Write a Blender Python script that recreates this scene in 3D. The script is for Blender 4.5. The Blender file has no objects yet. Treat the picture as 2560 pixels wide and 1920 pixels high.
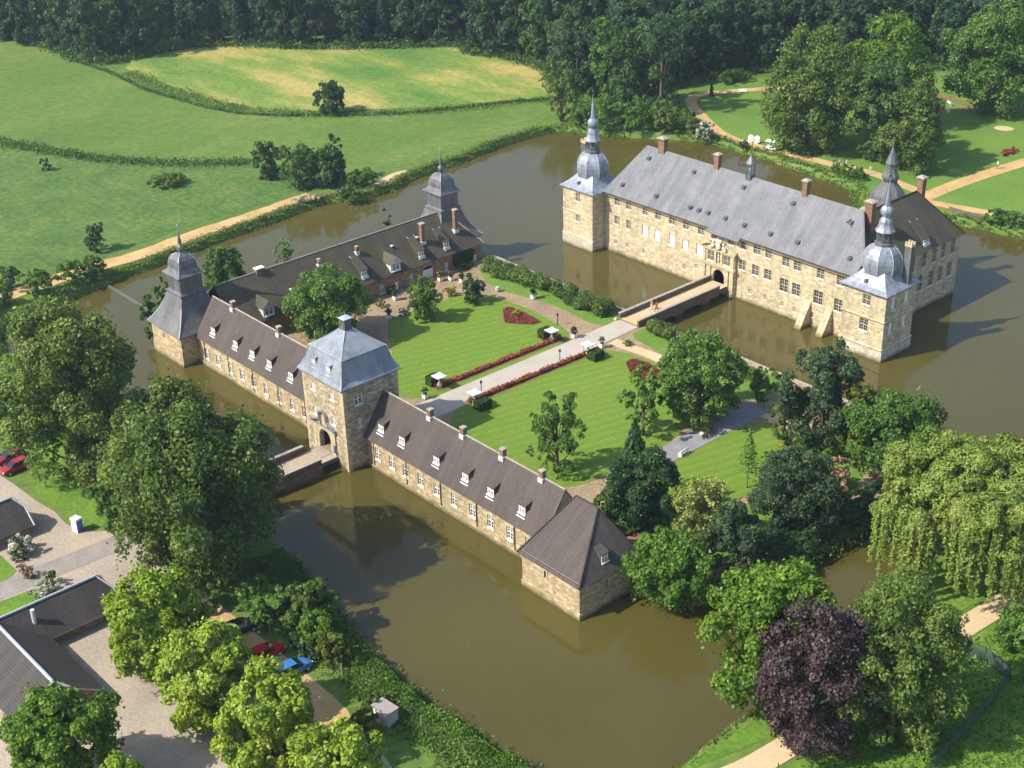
import bpy, bmesh, math, random
import numpy as np
from mathutils import Vector, Matrix

# ---------------------------------------------------------------- camera, sky, sun, exposure
S = bpy.context.scene
COL = S.collection
cam = bpy.data.cameras.new('camera')
cam.sensor_width = 36.0
cam.lens = 50.994
cam.clip_start = 1.0
cam.clip_end = 6000.0
camo = bpy.data.objects.new('camera', cam)
COL.objects.link(camo)
Rv, Uv, Fv = (0.66575734, 0.7457271, -0.02565642), (-0.33033697, 0.32539496, 0.88599978), (-0.66906252, 0.58138559, -0.46297531)
camo.matrix_world = Matrix(((Rv[0], Uv[0], -Fv[0], 150.0), (Rv[1], Uv[1], -Fv[1], -93.0), (Rv[2], Uv[2], -Fv[2], 100.0), (0, 0, 0, 1)))
S.camera = camo

SUN_EL = math.radians(44)
SUN_AZ = math.atan2(-0.36, -0.933)          # direction towards the sun, from +Y clockwise
world = bpy.data.worlds.new('World')
S.world = world
world.use_nodes = True
wn = world.node_tree
bg = wn.nodes['Background']
sky = wn.nodes.new('ShaderNodeTexSky')
sky.sky_type = 'NISHITA'
sky.sun_disc = False
sky.sun_elevation = SUN_EL
sky.sun_rotation = SUN_AZ
sky.air_density = 1.0
sky.dust_density = 1.5
sky.ozone_density = 1.0
wn.links.new(sky.outputs[0], bg.inputs[0])
bg.inputs[1].default_value = 0.14
sun = bpy.data.lights.new('sun', 'SUN')
sun.energy = 4.3
sun.angle = math.radians(0.5)
sun.color = (1.0, 0.93, 0.80)
suno = bpy.data.objects.new('sun', sun)
COL.objects.link(suno)
sd = Vector((math.sin(SUN_AZ) * math.cos(SUN_EL), math.cos(SUN_AZ) * math.cos(SUN_EL), math.sin(SUN_EL)))
suno.rotation_euler = sd.to_track_quat('Z', 'Y').to_euler()
suno.location = (0, 0, 200)
S.view_settings.view_transform = 'Standard'
S.view_settings.look = 'None'
S.view_settings.exposure = 0.72
S.view_settings.gamma = 1.0
S.render.engine = 'CYCLES'
S.cycles.use_adaptive_sampling = True
S.cycles.adaptive_threshold = 0.03
S.cycles.use_denoising = True
S.cycles.max_bounces = 5
S.cycles.diffuse_bounces = 3
S.cycles.glossy_bounces = 3
S.cycles.transmission_bounces = 4
S.cycles.volume_bounces = 0
S.cycles.volume_step_rate = 4
S.cycles.time_limit = 1000

# ---------------------------------------------------------------- helpers
def tag(o, label=None, cat=None, group=None, kind=None):
    if label: o['label'] = label
    if cat: o['category'] = cat
    if group: o['group'] = group
    if kind: o['kind'] = kind
    return o

def wloc(o):
    v = Vector((0, 0, 0))
    while o is not None:
        v = v + o.location
        o = o.parent
    return v

class MB:
    def __init__(s):
        s.v = []; s.f = []; s.m = []
        s.cur = 0
    def poly(s, pts):
        n = len(s.v)
        s.v += [tuple(map(float, p)) for p in pts]
        s.f.append(tuple(range(n, n + len(pts))))
        s.m.append(s.cur)
    def faces(s, vs, fs):
        n = len(s.v)
        s.v += [tuple(map(float, p)) for p in vs]
        for f in fs:
            s.f.append(tuple(i + n for i in f)); s.m.append(s.cur)
    def box(s, x0, x1, y0, y1, z0, z1, bottom=True):
        v = [(x0, y0, z0), (x1, y0, z0), (x1, y1, z0), (x0, y1, z0), (x0, y0, z1), (x1, y0, z1), (x1, y1, z1), (x0, y1, z1)]
        f = [(0, 1, 5, 4), (1, 2, 6, 5), (2, 3, 7, 6), (3, 0, 4, 7), (4, 5, 6, 7)]
        if bottom: f.append((3, 2, 1, 0))
        s.faces(v, f)
    def prism(s, poly, z0, z1, bottom=False):
        n = len(poly)
        v = [(x, y, z0) for x, y in poly] + [(x, y, z1) for x, y in poly]
        f = [(i, (i + 1) % n, n + (i + 1) % n, n + i) for i in range(n)] + [tuple(range(n, 2 * n))]
        if bottom: f.append(tuple(range(n - 1, -1, -1)))
        s.faces(v, f)
    def tube(s, pts, rad, n=6, cap=True):
        pts = [Vector(p) for p in pts]
        if not hasattr(rad, '__len__'): rad = [rad] * len(pts)
        base = len(s.v)
        for i, p in enumerate(pts):
            d = (pts[min(i + 1, len(pts) - 1)] - pts[max(i - 1, 0)]).normalized()
            a = d.orthogonal().normalized() if abs(d.z) < 0.9 else Vector((1, 0, 0)).cross(d).normalized()
            b = d.cross(a)
            for k in range(n):
                t = 2 * math.pi * k / n
                s.v.append(tuple(p + rad[i] * (math.cos(t) * a + math.sin(t) * b)))
        for i in range(len(pts) - 1):
            for k in range(n):
                k2 = (k + 1) % n
                s.f.append((base + i * n + k, base + i * n + k2, base + (i + 1) * n + k2, base + (i + 1) * n + k)); s.m.append(s.cur)
        if cap:
            s.f.append(tuple(base + k for k in range(n - 1, -1, -1))); s.m.append(s.cur)
            e = base + (len(pts) - 1) * n
            s.f.append(tuple(e + k for k in range(n))); s.m.append(s.cur)
    def lathe(s, prof, cx=0, cy=0, n=16, sq=None, rot=0.0, oct_=True):
        """profile [(r, z)], sq: per level 0..1, 0 octagon 1 square"""
        base = len(s.v)
        L = len(prof)
        for i, (r, z) in enumerate(prof):
            q = sq[i] if sq else 0.0
            for k in range(n):
                t = 2 * math.pi * k / n + rot
                c, sn = math.cos(t), math.sin(t)
                ro = r
                if oct_:
                    u = (t + math.pi / 8) % (math.pi / 4) - math.pi / 8
                    ro = r * math.cos(math.pi / 8) / math.cos(u)
                rs = r / max(abs(c), abs(sn))
                rr = ro * (1 - q) + rs * q
                s.v.append((cx + rr * c, cy + rr * sn, z))
        for i in range(L - 1):
            for k in range(n):
                k2 = (k + 1) % n
                s.f.append((base + i * n + k, base + i * n + k2, base + (i + 1) * n + k2, base + (i + 1) * n + k)); s.m.append(s.cur)
        s.f.append(tuple(base + (L - 1) * n + k for k in range(n))); s.m.append(s.cur)
        s.f.append(tuple(base + k for k in range(n - 1, -1, -1))); s.m.append(s.cur)
    def ball(s, c, r, nu=10, nv=7, noise=0.0, rng=random):
        cx, cy, cz = c
        if not hasattr(r, '__len__'): r = (r, r, r)
        vs = [(cx, cy, cz - r[2])]
        for i in range(1, nv):
            p = math.pi * i / nv - math.pi / 2
            for k in range(nu):
                t = 2 * math.pi * k / nu
                j = 1 + noise * rng.uniform(-1, 1)
                vs.append((cx + r[0] * j * math.cos(p) * math.cos(t), cy + r[1] * j * math.cos(p) * math.sin(t), cz + r[2] * j * math.sin(p)))
        vs.append((cx, cy, cz + r[2]))
        fs = [(0, 1 + (k + 1) % nu, 1 + k) for k in range(nu)]
        for i in range(nv - 2):
            a = 1 + i * nu
            for k in range(nu):
                k2 = (k + 1) % nu
                fs.append((a + k, a + k2, a + nu + k2, a + nu + k))
        a = 1 + (nv - 2) * nu
        fs += [(a + k, a + (k + 1) % nu, len(vs) - 1) for k in range(nu)]
        s.faces(vs, fs)
    def mesh(s, name, mats, off=(0, 0, 0), smooth=False, uv=True):
        me = bpy.data.meshes.new(name)
        ox, oy, oz = off
        me.from_pydata([(x - ox, y - oy, z - oz) for x, y, z in s.v], [], s.f)
        for m in (mats if isinstance(mats, (list, tuple)) else [mats]):
            me.materials.append(m)
        if any(s.m):
            me.polygons.foreach_set('material_index', s.m)
        if uv:
            ul = me.uv_layers.new(name='UVMap')
            data = np.zeros((len(me.loops), 2), dtype=np.float32)
            V = s.v
            for p in me.polygons:
                nz = p.normal
                if abs(nz.z) > 0.97: t = Vector((1, 0, 0))
                else: t = Vector((0, 0, 1)).cross(nz).normalized()
                b = nz.cross(t)
                for li, vi in zip(p.loop_indices, p.vertices):
                    q = Vector(V[vi])
                    data[li] = (q.dot(t), q.dot(b))
            ul.data.foreach_set('uv', data.ravel())
        if smooth:
            me.polygons.foreach_set('use_smooth', [True] * len(me.polygons))
        me.update()
        return me

def obj(name, mb, mat, parent=None, loc=None, smooth=False, uv=True):
    """one mesh object; world coordinates in mb are kept"""
    base = Vector(loc) if loc is not None else (wloc(parent) if parent is not None else Vector((0, 0, 0)))
    me = mb.mesh(name, mat, base, smooth, uv)
    o = bpy.data.objects.new(name, me)
    COL.objects.link(o)
    if parent is not None:
        o.parent = parent
        o.location = base - wloc(parent)
    else:
        o.location = base
    return o

def inst(name, me, parent, loc, rz=0.0, scale=None):
    """object that shares a mesh; loc is a world position"""
    o = bpy.data.objects.new(name, me)
    COL.objects.link(o)
    if parent is not None:
        o.parent = parent
        o.location = Vector(loc) - wloc(parent)
    else:
        o.location = loc
    o.rotation_euler = (0, 0, rz)
    if scale is not None: o.scale = scale
    return o

def thing(name, label, cat, loc, group=None, rz=0.0):
    o = bpy.data.objects.new(name, None)
    o.empty_display_size = 0.5
    COL.objects.link(o)
    o.location = loc
    o.rotation_euler = (0, 0, rz)
    return tag(o, label, cat, group)

def copy_tree(o, parent=None):
    c = o.copy()
    COL.objects.link(c)
    if parent is not None: c.parent = parent
    for ch in o.children: copy_tree(ch, c)
    return c

def struct(name, mb, mat, **k):
    o = obj(name, mb, mat, **k)
    o['kind'] = 'structure'
    return o

# ---------------------------------------------------------------- materials
class NT:
    def __init__(s, name):
        s.m = bpy.data.materials.new(name)
        s.m.use_nodes = True
        s.t = s.m.node_tree
        s.b = s.t.nodes['Principled BSDF']
        s.out = s.t.nodes['Material Output']
    def n(s, typ, **k):
        nd = s.t.nodes.new(typ)
        for a, v in k.items(): setattr(nd, a, v)
        return nd
    def l(s, a, b): s.t.links.new(a, b)
    def geo(s):
        return s.n('ShaderNodeNewGeometry').outputs['Position']
    def uv(s):
        return s.n('ShaderNodeUVMap').outputs[0]
    def mapping(s, vec, scale=(1, 1, 1), rot=(0, 0, 0)):
        m = s.n('ShaderNodeMapping')
        m.inputs['Scale'].default_value = scale
        m.inputs['Rotation'].default_value = rot
        s.l(vec, m.inputs[0])
        return m.outputs[0]
    def noise(s, scale, detail=4, vec=None, rough=0.55):
        x = s.n('ShaderNodeTexNoise')
        x.inputs['Scale'].default_value = scale
        x.inputs['Detail'].default_value = detail
        x.inputs['Roughness'].default_value = rough
        s.l(vec if vec is not None else s.geo(), x.inputs['Vector'])
        return x.outputs[0]
    def ramp(s, fac, stops):
        r = s.n('ShaderNodeValToRGB')
        e = r.color_ramp.elements
        while len(e) < len(stops): e.new(0.5)
        for el, (p, c) in zip(e, stops):
            el.position = p
            el.color = (c, c, c, 1) if not hasattr(c, '__len__') else (*c, 1)
        s.l(fac, r.inputs[0])
        return r.outputs[0]
    def mix(s, fac, a, b, mode='MIX'):
        m = s.n('ShaderNodeMix', data_type='RGBA', blend_type=mode)
        for sock, v in ((m.inputs[0], fac), (m.inputs[6], a), (m.inputs[7], b)):
            if hasattr(v, 'node'): s.l(v, sock)
            elif hasattr(v, '__len__'): sock.default_value = (*v, 1)
            else: sock.default_value = v
        return m.outputs[2]
    def math(s, op, a, b=0.0):
        m = s.n('ShaderNodeMath', operation=op)
        for sock, v in ((m.inputs[0], a), (m.inputs[1], b)):
            if hasattr(v, 'node'): s.l(v, sock)
            else: sock.default_value = v
        return m.outputs[0]
    def bump(s, h, strength=0.3, dist=0.05):
        b = s.n('ShaderNodeBump')
        b.inputs['Strength'].default_value = strength
        b.inputs['Distance'].default_value = dist
        s.l(h, b.inputs['Height'])
        s.l(b.outputs[0], s.b.inputs['Normal'])
    def color(s, c):
        if hasattr(c, 'node'): s.l(c, s.b.inputs['Base Color'])
        else: s.b.inputs['Base Color'].default_value = (*c, 1)
        return s
    def set(s, rough=0.8, spec=0.3, metal=0.0):
        s.b.inputs['Roughness'].default_value = rough
        s.b.inputs['Specular IOR Level'].default_value = spec
        s.b.inputs['Metallic'].default_value = metal
        return s

def plain(name, c, rough=0.7, spec=0.3, metal=0.0, var=0.12, scale=3.0):
    t = NT(name).set(rough, spec, metal)
    f = t.noise(scale, 3)
    lo = tuple(max(0, x * (1 - var)) for x in c); hi = tuple(x * (1 + var) for x in c)
    t.color(t.ramp(f, [(0.3, lo), (0.7, hi)]))
    return t.m

def stone(name, c1, c2, mortar, bw=0.75, bh=0.36, dirt=0.5, plaster=0.0, green=True):
    t = NT(name).set(0.9, 0.2)
    br = t.n('ShaderNodeTexBrick')
    t.l(t.uv(), br.inputs['Vector'])
    br.inputs['Color1'].default_value = (*c1, 1)
    br.inputs['Color2'].default_value = (*c2, 1)
    br.inputs['Mortar'].default_value = (*mortar, 1)
    br.inputs['Scale'].default_value = 1.0
    br.inputs['Mortar Size'].default_value = 0.022
    br.inputs['Mortar Smooth'].default_value = 0.3
    br.inputs['Brick Width'].default_value = bw
    br.inputs['Row Height'].default_value = bh
    br.inputs['Bias'].default_value = -0.1
    P = t.geo()
    n1 = t.noise(0.28, 6, P, 0.65)
    n2 = t.noise(1.6, 5, P, 0.7)
    n3 = t.noise(5.0, 3, P, 0.6)
    c = t.mix(t.ramp(n2, [(0.40, 0.0), (0.70, 0.6)]), br.outputs[0], tuple(x * 0.62 for x in c2))
    c = t.mix(t.ramp(n1, [(0.42, 0.0), (0.72, dirt)]), c, (c2[0] * 0.72, c2[1] * 0.70, c2[2] * 0.66))
    c = t.mix(t.ramp(n3, [(0.60, 0.0), (0.72, 0.55)]), c, tuple(min(1, x * 1.45) for x in c1))
    vb = t.n('ShaderNodeTexVoronoi'); vb.inputs['Scale'].default_value = 1.9   # single darker and lighter stones
    t.l(t.mapping(P, (1, 1, 1.9)), vb.inputs['Vector'])
    sv = t.n('ShaderNodeSeparateColor'); t.l(vb.outputs['Color'], sv.inputs[0])
    c = t.mix(t.ramp(sv.outputs[0], [(0.62, 0.0), (0.95, 0.60)]), c, tuple(x * 0.62 for x in c2))
    c = t.mix(t.ramp(sv.outputs[1], [(0.62, 0.0), (0.95, 0.55)]), c, tuple(min(1, x * 1.25) for x in c1))
    # rusty warm blocks
    n4 = t.noise(0.9, 2, t.mapping(P, (1, 1, 2.2)), 0.5)
    c = t.mix(t.ramp(n4, [(0.60, 0.0), (0.72, 0.28)]), c, (c1[0] * 0.92, c1[1] * 0.72, c1[2] * 0.50))
    if plaster:
        c = t.mix(t.ramp(t.noise(0.16, 5, P, 0.6), [(0.45, 0.0), (0.55, plaster)]), c, tuple(x * 1.08 for x in c1))
    # rain streaks below the eaves, running downwards
    st = t.noise(1.0, 4, t.mapping(P, (1.1, 1.1, 0.10)), 0.7)
    c = t.mix(t.ramp(st, [(0.52, 0.0), (0.75, 0.5)]), c, (0.12, 0.10, 0.075))
    if green:  # damp foot of the wall at the water line
        sp = t.n('ShaderNodeSeparateXYZ'); t.l(P, sp.inputs[0])
        zz = t.math('ADD', sp.outputs[2], t.math('MULTIPLY', t.noise(0.8, 4, P), 1.2))
        c = t.mix(t.ramp(t.math('MULTIPLY', zz, 0.25), [(0.16, 0.85), (0.34, 0.0)]), c, (0.085, 0.075, 0.032))
    t.color(c)
    t.bump(t.mix(0.5, br.outputs[1], n3), 0.5, 0.06)
    return t.m

def tiles(name, c1, c2, moss, mossamt, rw=0.30, rh=0.34, rough=0.75, spec=0.3):
    t = NT(name).set(rough, spec)
    br = t.n('ShaderNodeTexBrick')
    t.l(t.uv(), br.inputs['Vector'])
    br.inputs['Color1'].default_value = (*c1, 1)
    br.inputs['Color2'].default_value = (*c2, 1)
    br.inputs['Mortar'].default_value = (*[x * 0.32 for x in c1], 1)
    br.inputs['Scale'].default_value = 1.0
    br.inputs['Mortar Size'].default_value = 0.045
    br.inputs['Mortar Smooth'].default_value = 0.6
    br.inputs['Brick Width'].default_value = rw
    br.inputs['Row Height'].default_value = rh
    P = t.geo()
    c = t.mix(t.ramp(t.noise(0.35, 6, P, 0.65), [(0.42, 0.0), (0.66, mossamt)]), br.outputs[0], moss)
    uvs = t.noise(1.0, 4, t.mapping(t.uv(), (0.9, 0.045, 1)), 0.6)   # runs of slightly different tiles down the slope
    c = t.mix(t.ramp(uvs, [(0.44, 0.0), (0.62, 0.30)]), c, tuple(min(1, x * 1.35) for x in c1))
    c = t.mix(t.ramp(t.noise(2.2, 4, P, 0.6), [(0.5, 0.0), (0.75, 0.35)]), c, tuple(x * 0.6 for x in c1))
    c = t.mix(t.ramp(t.noise(7.0, 2, P, 0.5), [(0.62, 0.0), (0.70, 0.5)]), c, tuple(min(1, x * 1.7) for x in c1))
    t.color(c)
    t.bump(br.outputs[1], 0.5, -0.05)
    return t.m

def ground(name, stops, scale, fine=3.0, aniso=(1, 1, 1), finec=0.25, rough=0.95, rot=0.0, bumpd=0.1):
    t = NT(name).set(rough, 0.15)
    P = t.geo()
    V = t.mapping(P, aniso, (0, 0, rot))
    n = t.noise(scale, 7, V, 0.62)
    c = t.ramp(n, stops)
    f = t.noise(fine, 5, V, 0.7)
    c = t.mix(finec, c, t.ramp(f, [(0.3, 0.12), (0.7, 0.95)]), 'OVERLAY')
    t.color(c)
    t.bump(f, 0.6, bumpd)
    return t

def foliage(name, dark, mid, light, trans=0.25, rough=0.5):
    t = NT(name).set(rough, 0.25)
    a = t.n('ShaderNodeAttribute', attribute_name='tint')
    oi = t.n('ShaderNodeObjectInfo')
    f = t.math('ADD', a.outputs['Fac'], t.math('MULTIPLY', t.math('SUBTRACT', oi.outputs['Random'], 0.5), 0.28))
    c = t.ramp(f, [(0.05, dark), (0.5, mid), (0.95, light)])
    t.color(c)
    tr = t.n('ShaderNodeBsdfTranslucent')
    t.l(t.mix(0.5, c, (0.25, 0.35, 0.02), 'MIX') if trans > 0.2 else c, tr.inputs[0])
    ms = t.n('ShaderNodeMixShader')
    ms.inputs[0].default_value = trans
    t.l(t.b.outputs[0], ms.inputs[1]); t.l(tr.outputs[0], ms.inputs[2])
    t.l(ms.outputs[0], t.out.inputs[0])
    return t.m

M = {}
M['palace'] = stone('pale_sandstone', (0.57, 0.485, 0.325), (0.40, 0.32, 0.20), (0.48, 0.42, 0.30), 0.95, 0.42, 0.35, 0.22)
M['wingstone'] = stone('yellow_sandstone', (0.54, 0.445, 0.275), (0.36, 0.275, 0.16), (0.24, 0.19, 0.12), 0.75, 0.36, 0.35)
M['gatestone'] = stone('buff_rubble_stone', (0.56, 0.475, 0.34), (0.31, 0.24, 0.155), (0.17, 0.135, 0.09), 0.62, 0.30, 0.3)
M['barnstone'] = stone('reddish_rubble_stone', (0.34, 0.23, 0.13), (0.24, 0.15, 0.09), (0.25, 0.2, 0.14), 0.5, 0.24, 0.5, green=False)
M['trim'] = stone('dressed_stone', (0.56, 0.47, 0.30), (0.50, 0.41, 0.26), (0.42, 0.35, 0.22), 1.2, 0.5, 0.3, green=False)
M['plinth'] = stone('whitened_stone', (0.55, 0.50, 0.40), (0.47, 0.42, 0.33), (0.42, 0.38, 0.3), 0.9, 0.45, 0.4)
M['bridgestone'] = stone('dark_parapet_stone', (0.20, 0.155, 0.125), (0.14, 0.105, 0.09), (0.12, 0.1, 0.08), 0.5, 0.22, 0.4)
M['redparapet'] = stone('reddish_parapet_brick', (0.23, 0.125, 0.095), (0.15, 0.085, 0.07), (0.14, 0.1, 0.08), 0.3, 0.12, 0.4)
M['mullion'] = plain('stone_mullions', (0.46, 0.42, 0.34), 0.8, 0.2, 0, 0.1)
M['coping'] = plain('coping_stone', (0.33, 0.30, 0.25), 0.9, 0.2, 0, 0.25, 2.5)
M['brick'] = stone('chimney_brick', (0.30, 0.17, 0.105), (0.24, 0.13, 0.08), (0.2, 0.14, 0.1), 0.3, 0.11, 0.4, green=False)
M['tile_brown'] = tiles('brown_pantiles', (0.098, 0.080, 0.074), (0.078, 0.063, 0.058), (0.088, 0.078, 0.06), 0.35)
M['tile_moss'] = tiles('mossy_pantiles', (0.086, 0.073, 0.058), (0.066, 0.056, 0.044), (0.085, 0.08, 0.032), 0.75)
M['tile_dark'] = tiles('dark_roof_tiles', (0.07, 0.062, 0.060), (0.055, 0.049, 0.047), (0.06, 0.055, 0.045), 0.3)
M['slate'] = tiles('grey_slates', (0.175, 0.185, 0.205), (0.145, 0.153, 0.172), (0.21, 0.215, 0.225), 0.6, 0.3, 0.24, 0.6, 0.35)
M['slate_blue'] = tiles('pale_blue_slates', (0.27, 0.305, 0.365), (0.215, 0.245, 0.30), (0.36, 0.38, 0.42), 0.6, 0.3, 0.16, 0.5, 0.4)
M['slate_tower'] = tiles('dull_slates', (0.15, 0.155, 0.16), (0.12, 0.125, 0.13), (0.17, 0.165, 0.155), 0.6, 0.25, 0.18, 0.55, 0.4)
def lead(name, c, rough=0.42):
    t = NT(name).set(rough, 0.5, 0.35)
    P = t.geo()
    st = t.noise(1.6, 5, t.mapping(P, (1, 1, 0.25)), 0.65)
    cc = t.ramp(st, [(0.3, tuple(x * 0.55 for x in c)), (0.55, c), (0.8, tuple(min(1, x * 1.5) for x in c))])
    t.color(cc)
    t.bump(t.noise(3, 3, P), 0.2, 0.05)
    return t.m
M['lead'] = lead('lead_sheet', (0.29, 0.32, 0.375))
M['lead_dark'] = lead('dark_lead_sheet', (0.15, 0.155, 0.165), 0.5)
M['leadtrim'] = plain('lead_flashing', (0.55, 0.56, 0.58), 0.45, 0.5, 0.0, 0.1)
M['leadtrim_blue'] = plain('zinc_ridge_cap', (0.42, 0.46, 0.50), 0.4, 0.5, 0.1, 0.1)
M['white'] = plain('white_paint', (0.78, 0.77, 0.74), 0.55, 0.4, 0, 0.05)
M['whitesill'] = plain('white_sill', (0.74, 0.71, 0.66), 0.7, 0.3, 0, 0.08)
M['glass'] = plain('dark_window_glass', (0.022, 0.024, 0.028), 0.08, 0.6, 0, 0.4, 0.7)
M['dark'] = plain('dark_interior', (0.02, 0.017, 0.014), 0.9, 0.1)
M['copper'] = plain('copper_ball', (0.25, 0.45, 0.40), 0.5, 0.4, 0.2)
M['wood'] = plain('weathered_wood', (0.30, 0.24, 0.17), 0.85, 0.2, 0, 0.25, 6)
M['bark'] = plain('bark', (0.12, 0.09, 0.06), 0.95, 0.1, 0, 0.35, 5)
M['barkgrey'] = plain('grey_bark', (0.22, 0.19, 0.15), 0.95, 0.1, 0, 0.3, 5)
M['blackmetal'] = plain('black_metal', (0.03, 0.03, 0.033), 0.5, 0.4)
M['statue'] = plain('statue_stone', (0.55, 0.50, 0.42), 0.9, 0.2)
M['concrete'] = plain('concrete', (0.40, 0.38, 0.36), 0.9, 0.2, 0, 0.1, 4)
M['soil'] = plain('bare_soil', (0.24, 0.13, 0.07), 0.95, 0.1, 0, 0.3, 3)
M['blue'] = plain('blue_panel', (0.05, 0.16, 0.55), 0.5, 0.4)
M['signblue'] = plain('blue_sign', (0.07, 0.08, 0.30), 0.5, 0.4)
M['rubble'] = plain('rubble', (0.30, 0.23, 0.16), 0.95, 0.1, 0, 0.4, 2)

# foliage
FOL = {
 'oak':      ((0.048, 0.092, 0.018), (0.116, 0.176, 0.030), (0.205, 0.266, 0.054)),
 'lime':     ((0.130, 0.210, 0.014), (0.235, 0.340, 0.028), (0.340, 0.440, 0.055)),
 'maple':    ((0.032, 0.088, 0.014), (0.080, 0.168, 0.024), (0.145, 0.246, 0.038)),
 'dark':     ((0.010, 0.036, 0.013), (0.028, 0.075, 0.024), (0.062, 0.122, 0.036)),
 'pine':     ((0.020, 0.046, 0.022), (0.050, 0.090, 0.038), (0.096, 0.138, 0.058)),
 'forest':   ((0.014, 0.044, 0.022), (0.040, 0.092, 0.036), (0.082, 0.142, 0.050)),
 'forest2':  ((0.022, 0.062, 0.018), (0.062, 0.128, 0.032), (0.120, 0.190, 0.048)),
 'spruce':   ((0.008, 0.028, 0.018), (0.020, 0.056, 0.034), (0.044, 0.088, 0.050)),
 'bright':   ((0.042, 0.110, 0.012), (0.105, 0.212, 0.022), (0.180, 0.305, 0.044)),
 'chestnut': ((0.050, 0.115, 0.009), (0.115, 0.215, 0.016), (0.195, 0.300, 0.030)),
 'willow':   ((0.080, 0.140, 0.018), (0.170, 0.245, 0.036), (0.270, 0.345, 0.075)),
 'beech':    ((0.020, 0.013, 0.014), (0.056, 0.034, 0.036), (0.105, 0.070, 0.066)),
 'yellow':   ((0.050, 0.085, 0.010), (0.115, 0.150, 0.018), (0.200, 0.230, 0.034)),
 'variegated': ((0.14, 0.18, 0.03), (0.30, 0.35, 0.08), (0.46, 0.50, 0.17)),
 'rhodo':    ((0.036, 0.078, 0.014), (0.090, 0.148, 0.026), (0.170, 0.230, 0.050)),
 'meadow':   ((0.040, 0.120, 0.018), (0.066, 0.165, 0.026), (0.110, 0.215, 0.038)),
 'reed':     ((0.055, 0.125, 0.018), (0.110, 0.195, 0.030), (0.200, 0.255, 0.060)),
 'rough':    ((0.040, 0.125, 0.026), (0.062, 0.160, 0.036), (0.090, 0.195, 0.046)),
 'yew':      ((0.020, 0.048, 0.008), (0.050, 0.092, 0.012), (0.084, 0.130, 0.018)),
 'white_blossom': ((0.05, 0.10, 0.03), (0.35, 0.38, 0.25), (0.72, 0.72, 0.60)),
 'pink_blossom': ((0.06, 0.11, 0.02), (0.22, 0.15, 0.07), (0.56, 0.30, 0.24)),
 'roses':    ((0.070, 0.095, 0.020), (0.26, 0.075, 0.040), (0.56, 0.115, 0.075)),
 'bedding':  ((0.10, 0.030, 0.022), (0.23, 0.055, 0.042), (0.32, 0.095, 0.070)),
 'redleaf':  ((0.02, 0.006, 0.006), (0.06, 0.012, 0.012), (0.11, 0.025, 0.02)),
 'lavender': ((0.05, 0.04, 0.10), (0.11, 0.09, 0.24), (0.20, 0.17, 0.36)),
 'gold':     ((0.12, 0.10, 0.01), (0.30, 0.24, 0.02), (0.50, 0.40, 0.05)),
}
FM = {k: foliage('foliage_' + k, *v, trans=(0.12 if k in ('beech', 'white_blossom', 'pink_blossom', 'roses', 'bedding', 'redleaf', 'lavender', 'yew') else 0.28)) for k, v in FOL.items()}
# ---------------------------------------------------------------- terrain, water, ground sheets
MOAT = [(-66, -15.5), (-67.9, -11.7), (-70.1, -4.3), (-71.3, 4.0), (-71.5, 7.0), (-72.3, 8.7), (-72.7, 12.6), (-72.8, 17), (-73.5, 20.9), (-75.2, 31.3), (-75.7, 38.5),
        (-76.9, 49.8), (-77.6, 57), (-76, 60.5), (-73.6, 63.8), (-74, 67.1), (-73.2, 70.4), (-76.3, 77.6), (-76.9, 85), (-76.6, 90.7), (-77.9, 97.9), (-79.1, 106.9),
        (-78.9, 114.5), (-77.6, 120.4), (-74.5, 122.5), (-69, 124.5), (-63.7, 127.3), (-57.7, 132.3), (-53.7, 135), (-50, 136.7), (-46.9, 137.2), (-40.8, 137.3),
        (-35, 137.3), (-28.6, 136.8), (-21.4, 136.1), (-15.8, 136), (-11.1, 135.5), (-7, 133.6), (-4.2, 130.4), (-2.6, 127.2), (-1.5, 124), (5, 122.5), (11, 124),
        (12.5, 129), (14.5, 133.3), (17.1, 133), (20.9, 134.1), (24.5, 135), (30, 135.2), (45, 133), (64, 122), (80, 104), (86, 84), (83, 66), (78, 52), (74.5, 42), (73, 36), (72.6, 31.9),
        (73, 26), (75, 18), (77, 9), (77.5, 1.1), (77.2, -1.6), (77.4, -5.9), (77.8, -12), (76, -18), (71, -21), (66.9, -21.7), (61.7, -22.4), (57.8, -22.4), (54.2, -22.8), (49.6, -22.5),
        (45.1, -22.4), (42, -22.2), (36, -20.8), (30, -19.5), (22, -18.5), (15, -15.5), (10, -12.8), (7.5, -12.2), (2.6, -12.2), (-2, -14.5), (-10, -17.5), (-23, -18.6), (-45, -18.6), (-58, -18.6)]
ZO, ZC = 1.2, 1.5

def chaikin(p, it=2, closed=True):
    for _ in range(it):
        q = []
        n = len(p)
        for i in range(n if closed else n - 1):
            a, b = p[i], p[(i + 1) % n]
            q += [(a[0] * .75 + b[0] * .25, a[1] * .75 + b[1] * .25), (a[0] * .25 + b[0] * .75, a[1] * .25 + b[1] * .75)]
        p = q if closed else [p[0]] + q + [p[-1]]
    return p

def signed_dist(X, Y, poly):
    d = np.full(X.shape, 1e9); inside = np.zeros(X.shape, bool)
    n = len(poly)
    for i in range(n):
        ax, ay = poly[i]; bx, by = poly[(i + 1) % n]
        ex, ey = bx - ax, by - ay
        t = np.clip(((X - ax) * ex + (Y - ay) * ey) / (ex * ex + ey * ey + 1e-12), 0, 1)
        d = np.minimum(d, np.hypot(X - ax - t * ex, Y - ay - t * ey))
        c = (ay > Y) != (by > Y)
        with np.errstate(divide='ignore', invalid='ignore'):
            xi = (bx - ax) * (Y - ay) / (by - ay + 1e-12) + ax
        inside ^= c & (X < xi)
    return np.where(inside, -d, d)

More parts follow.
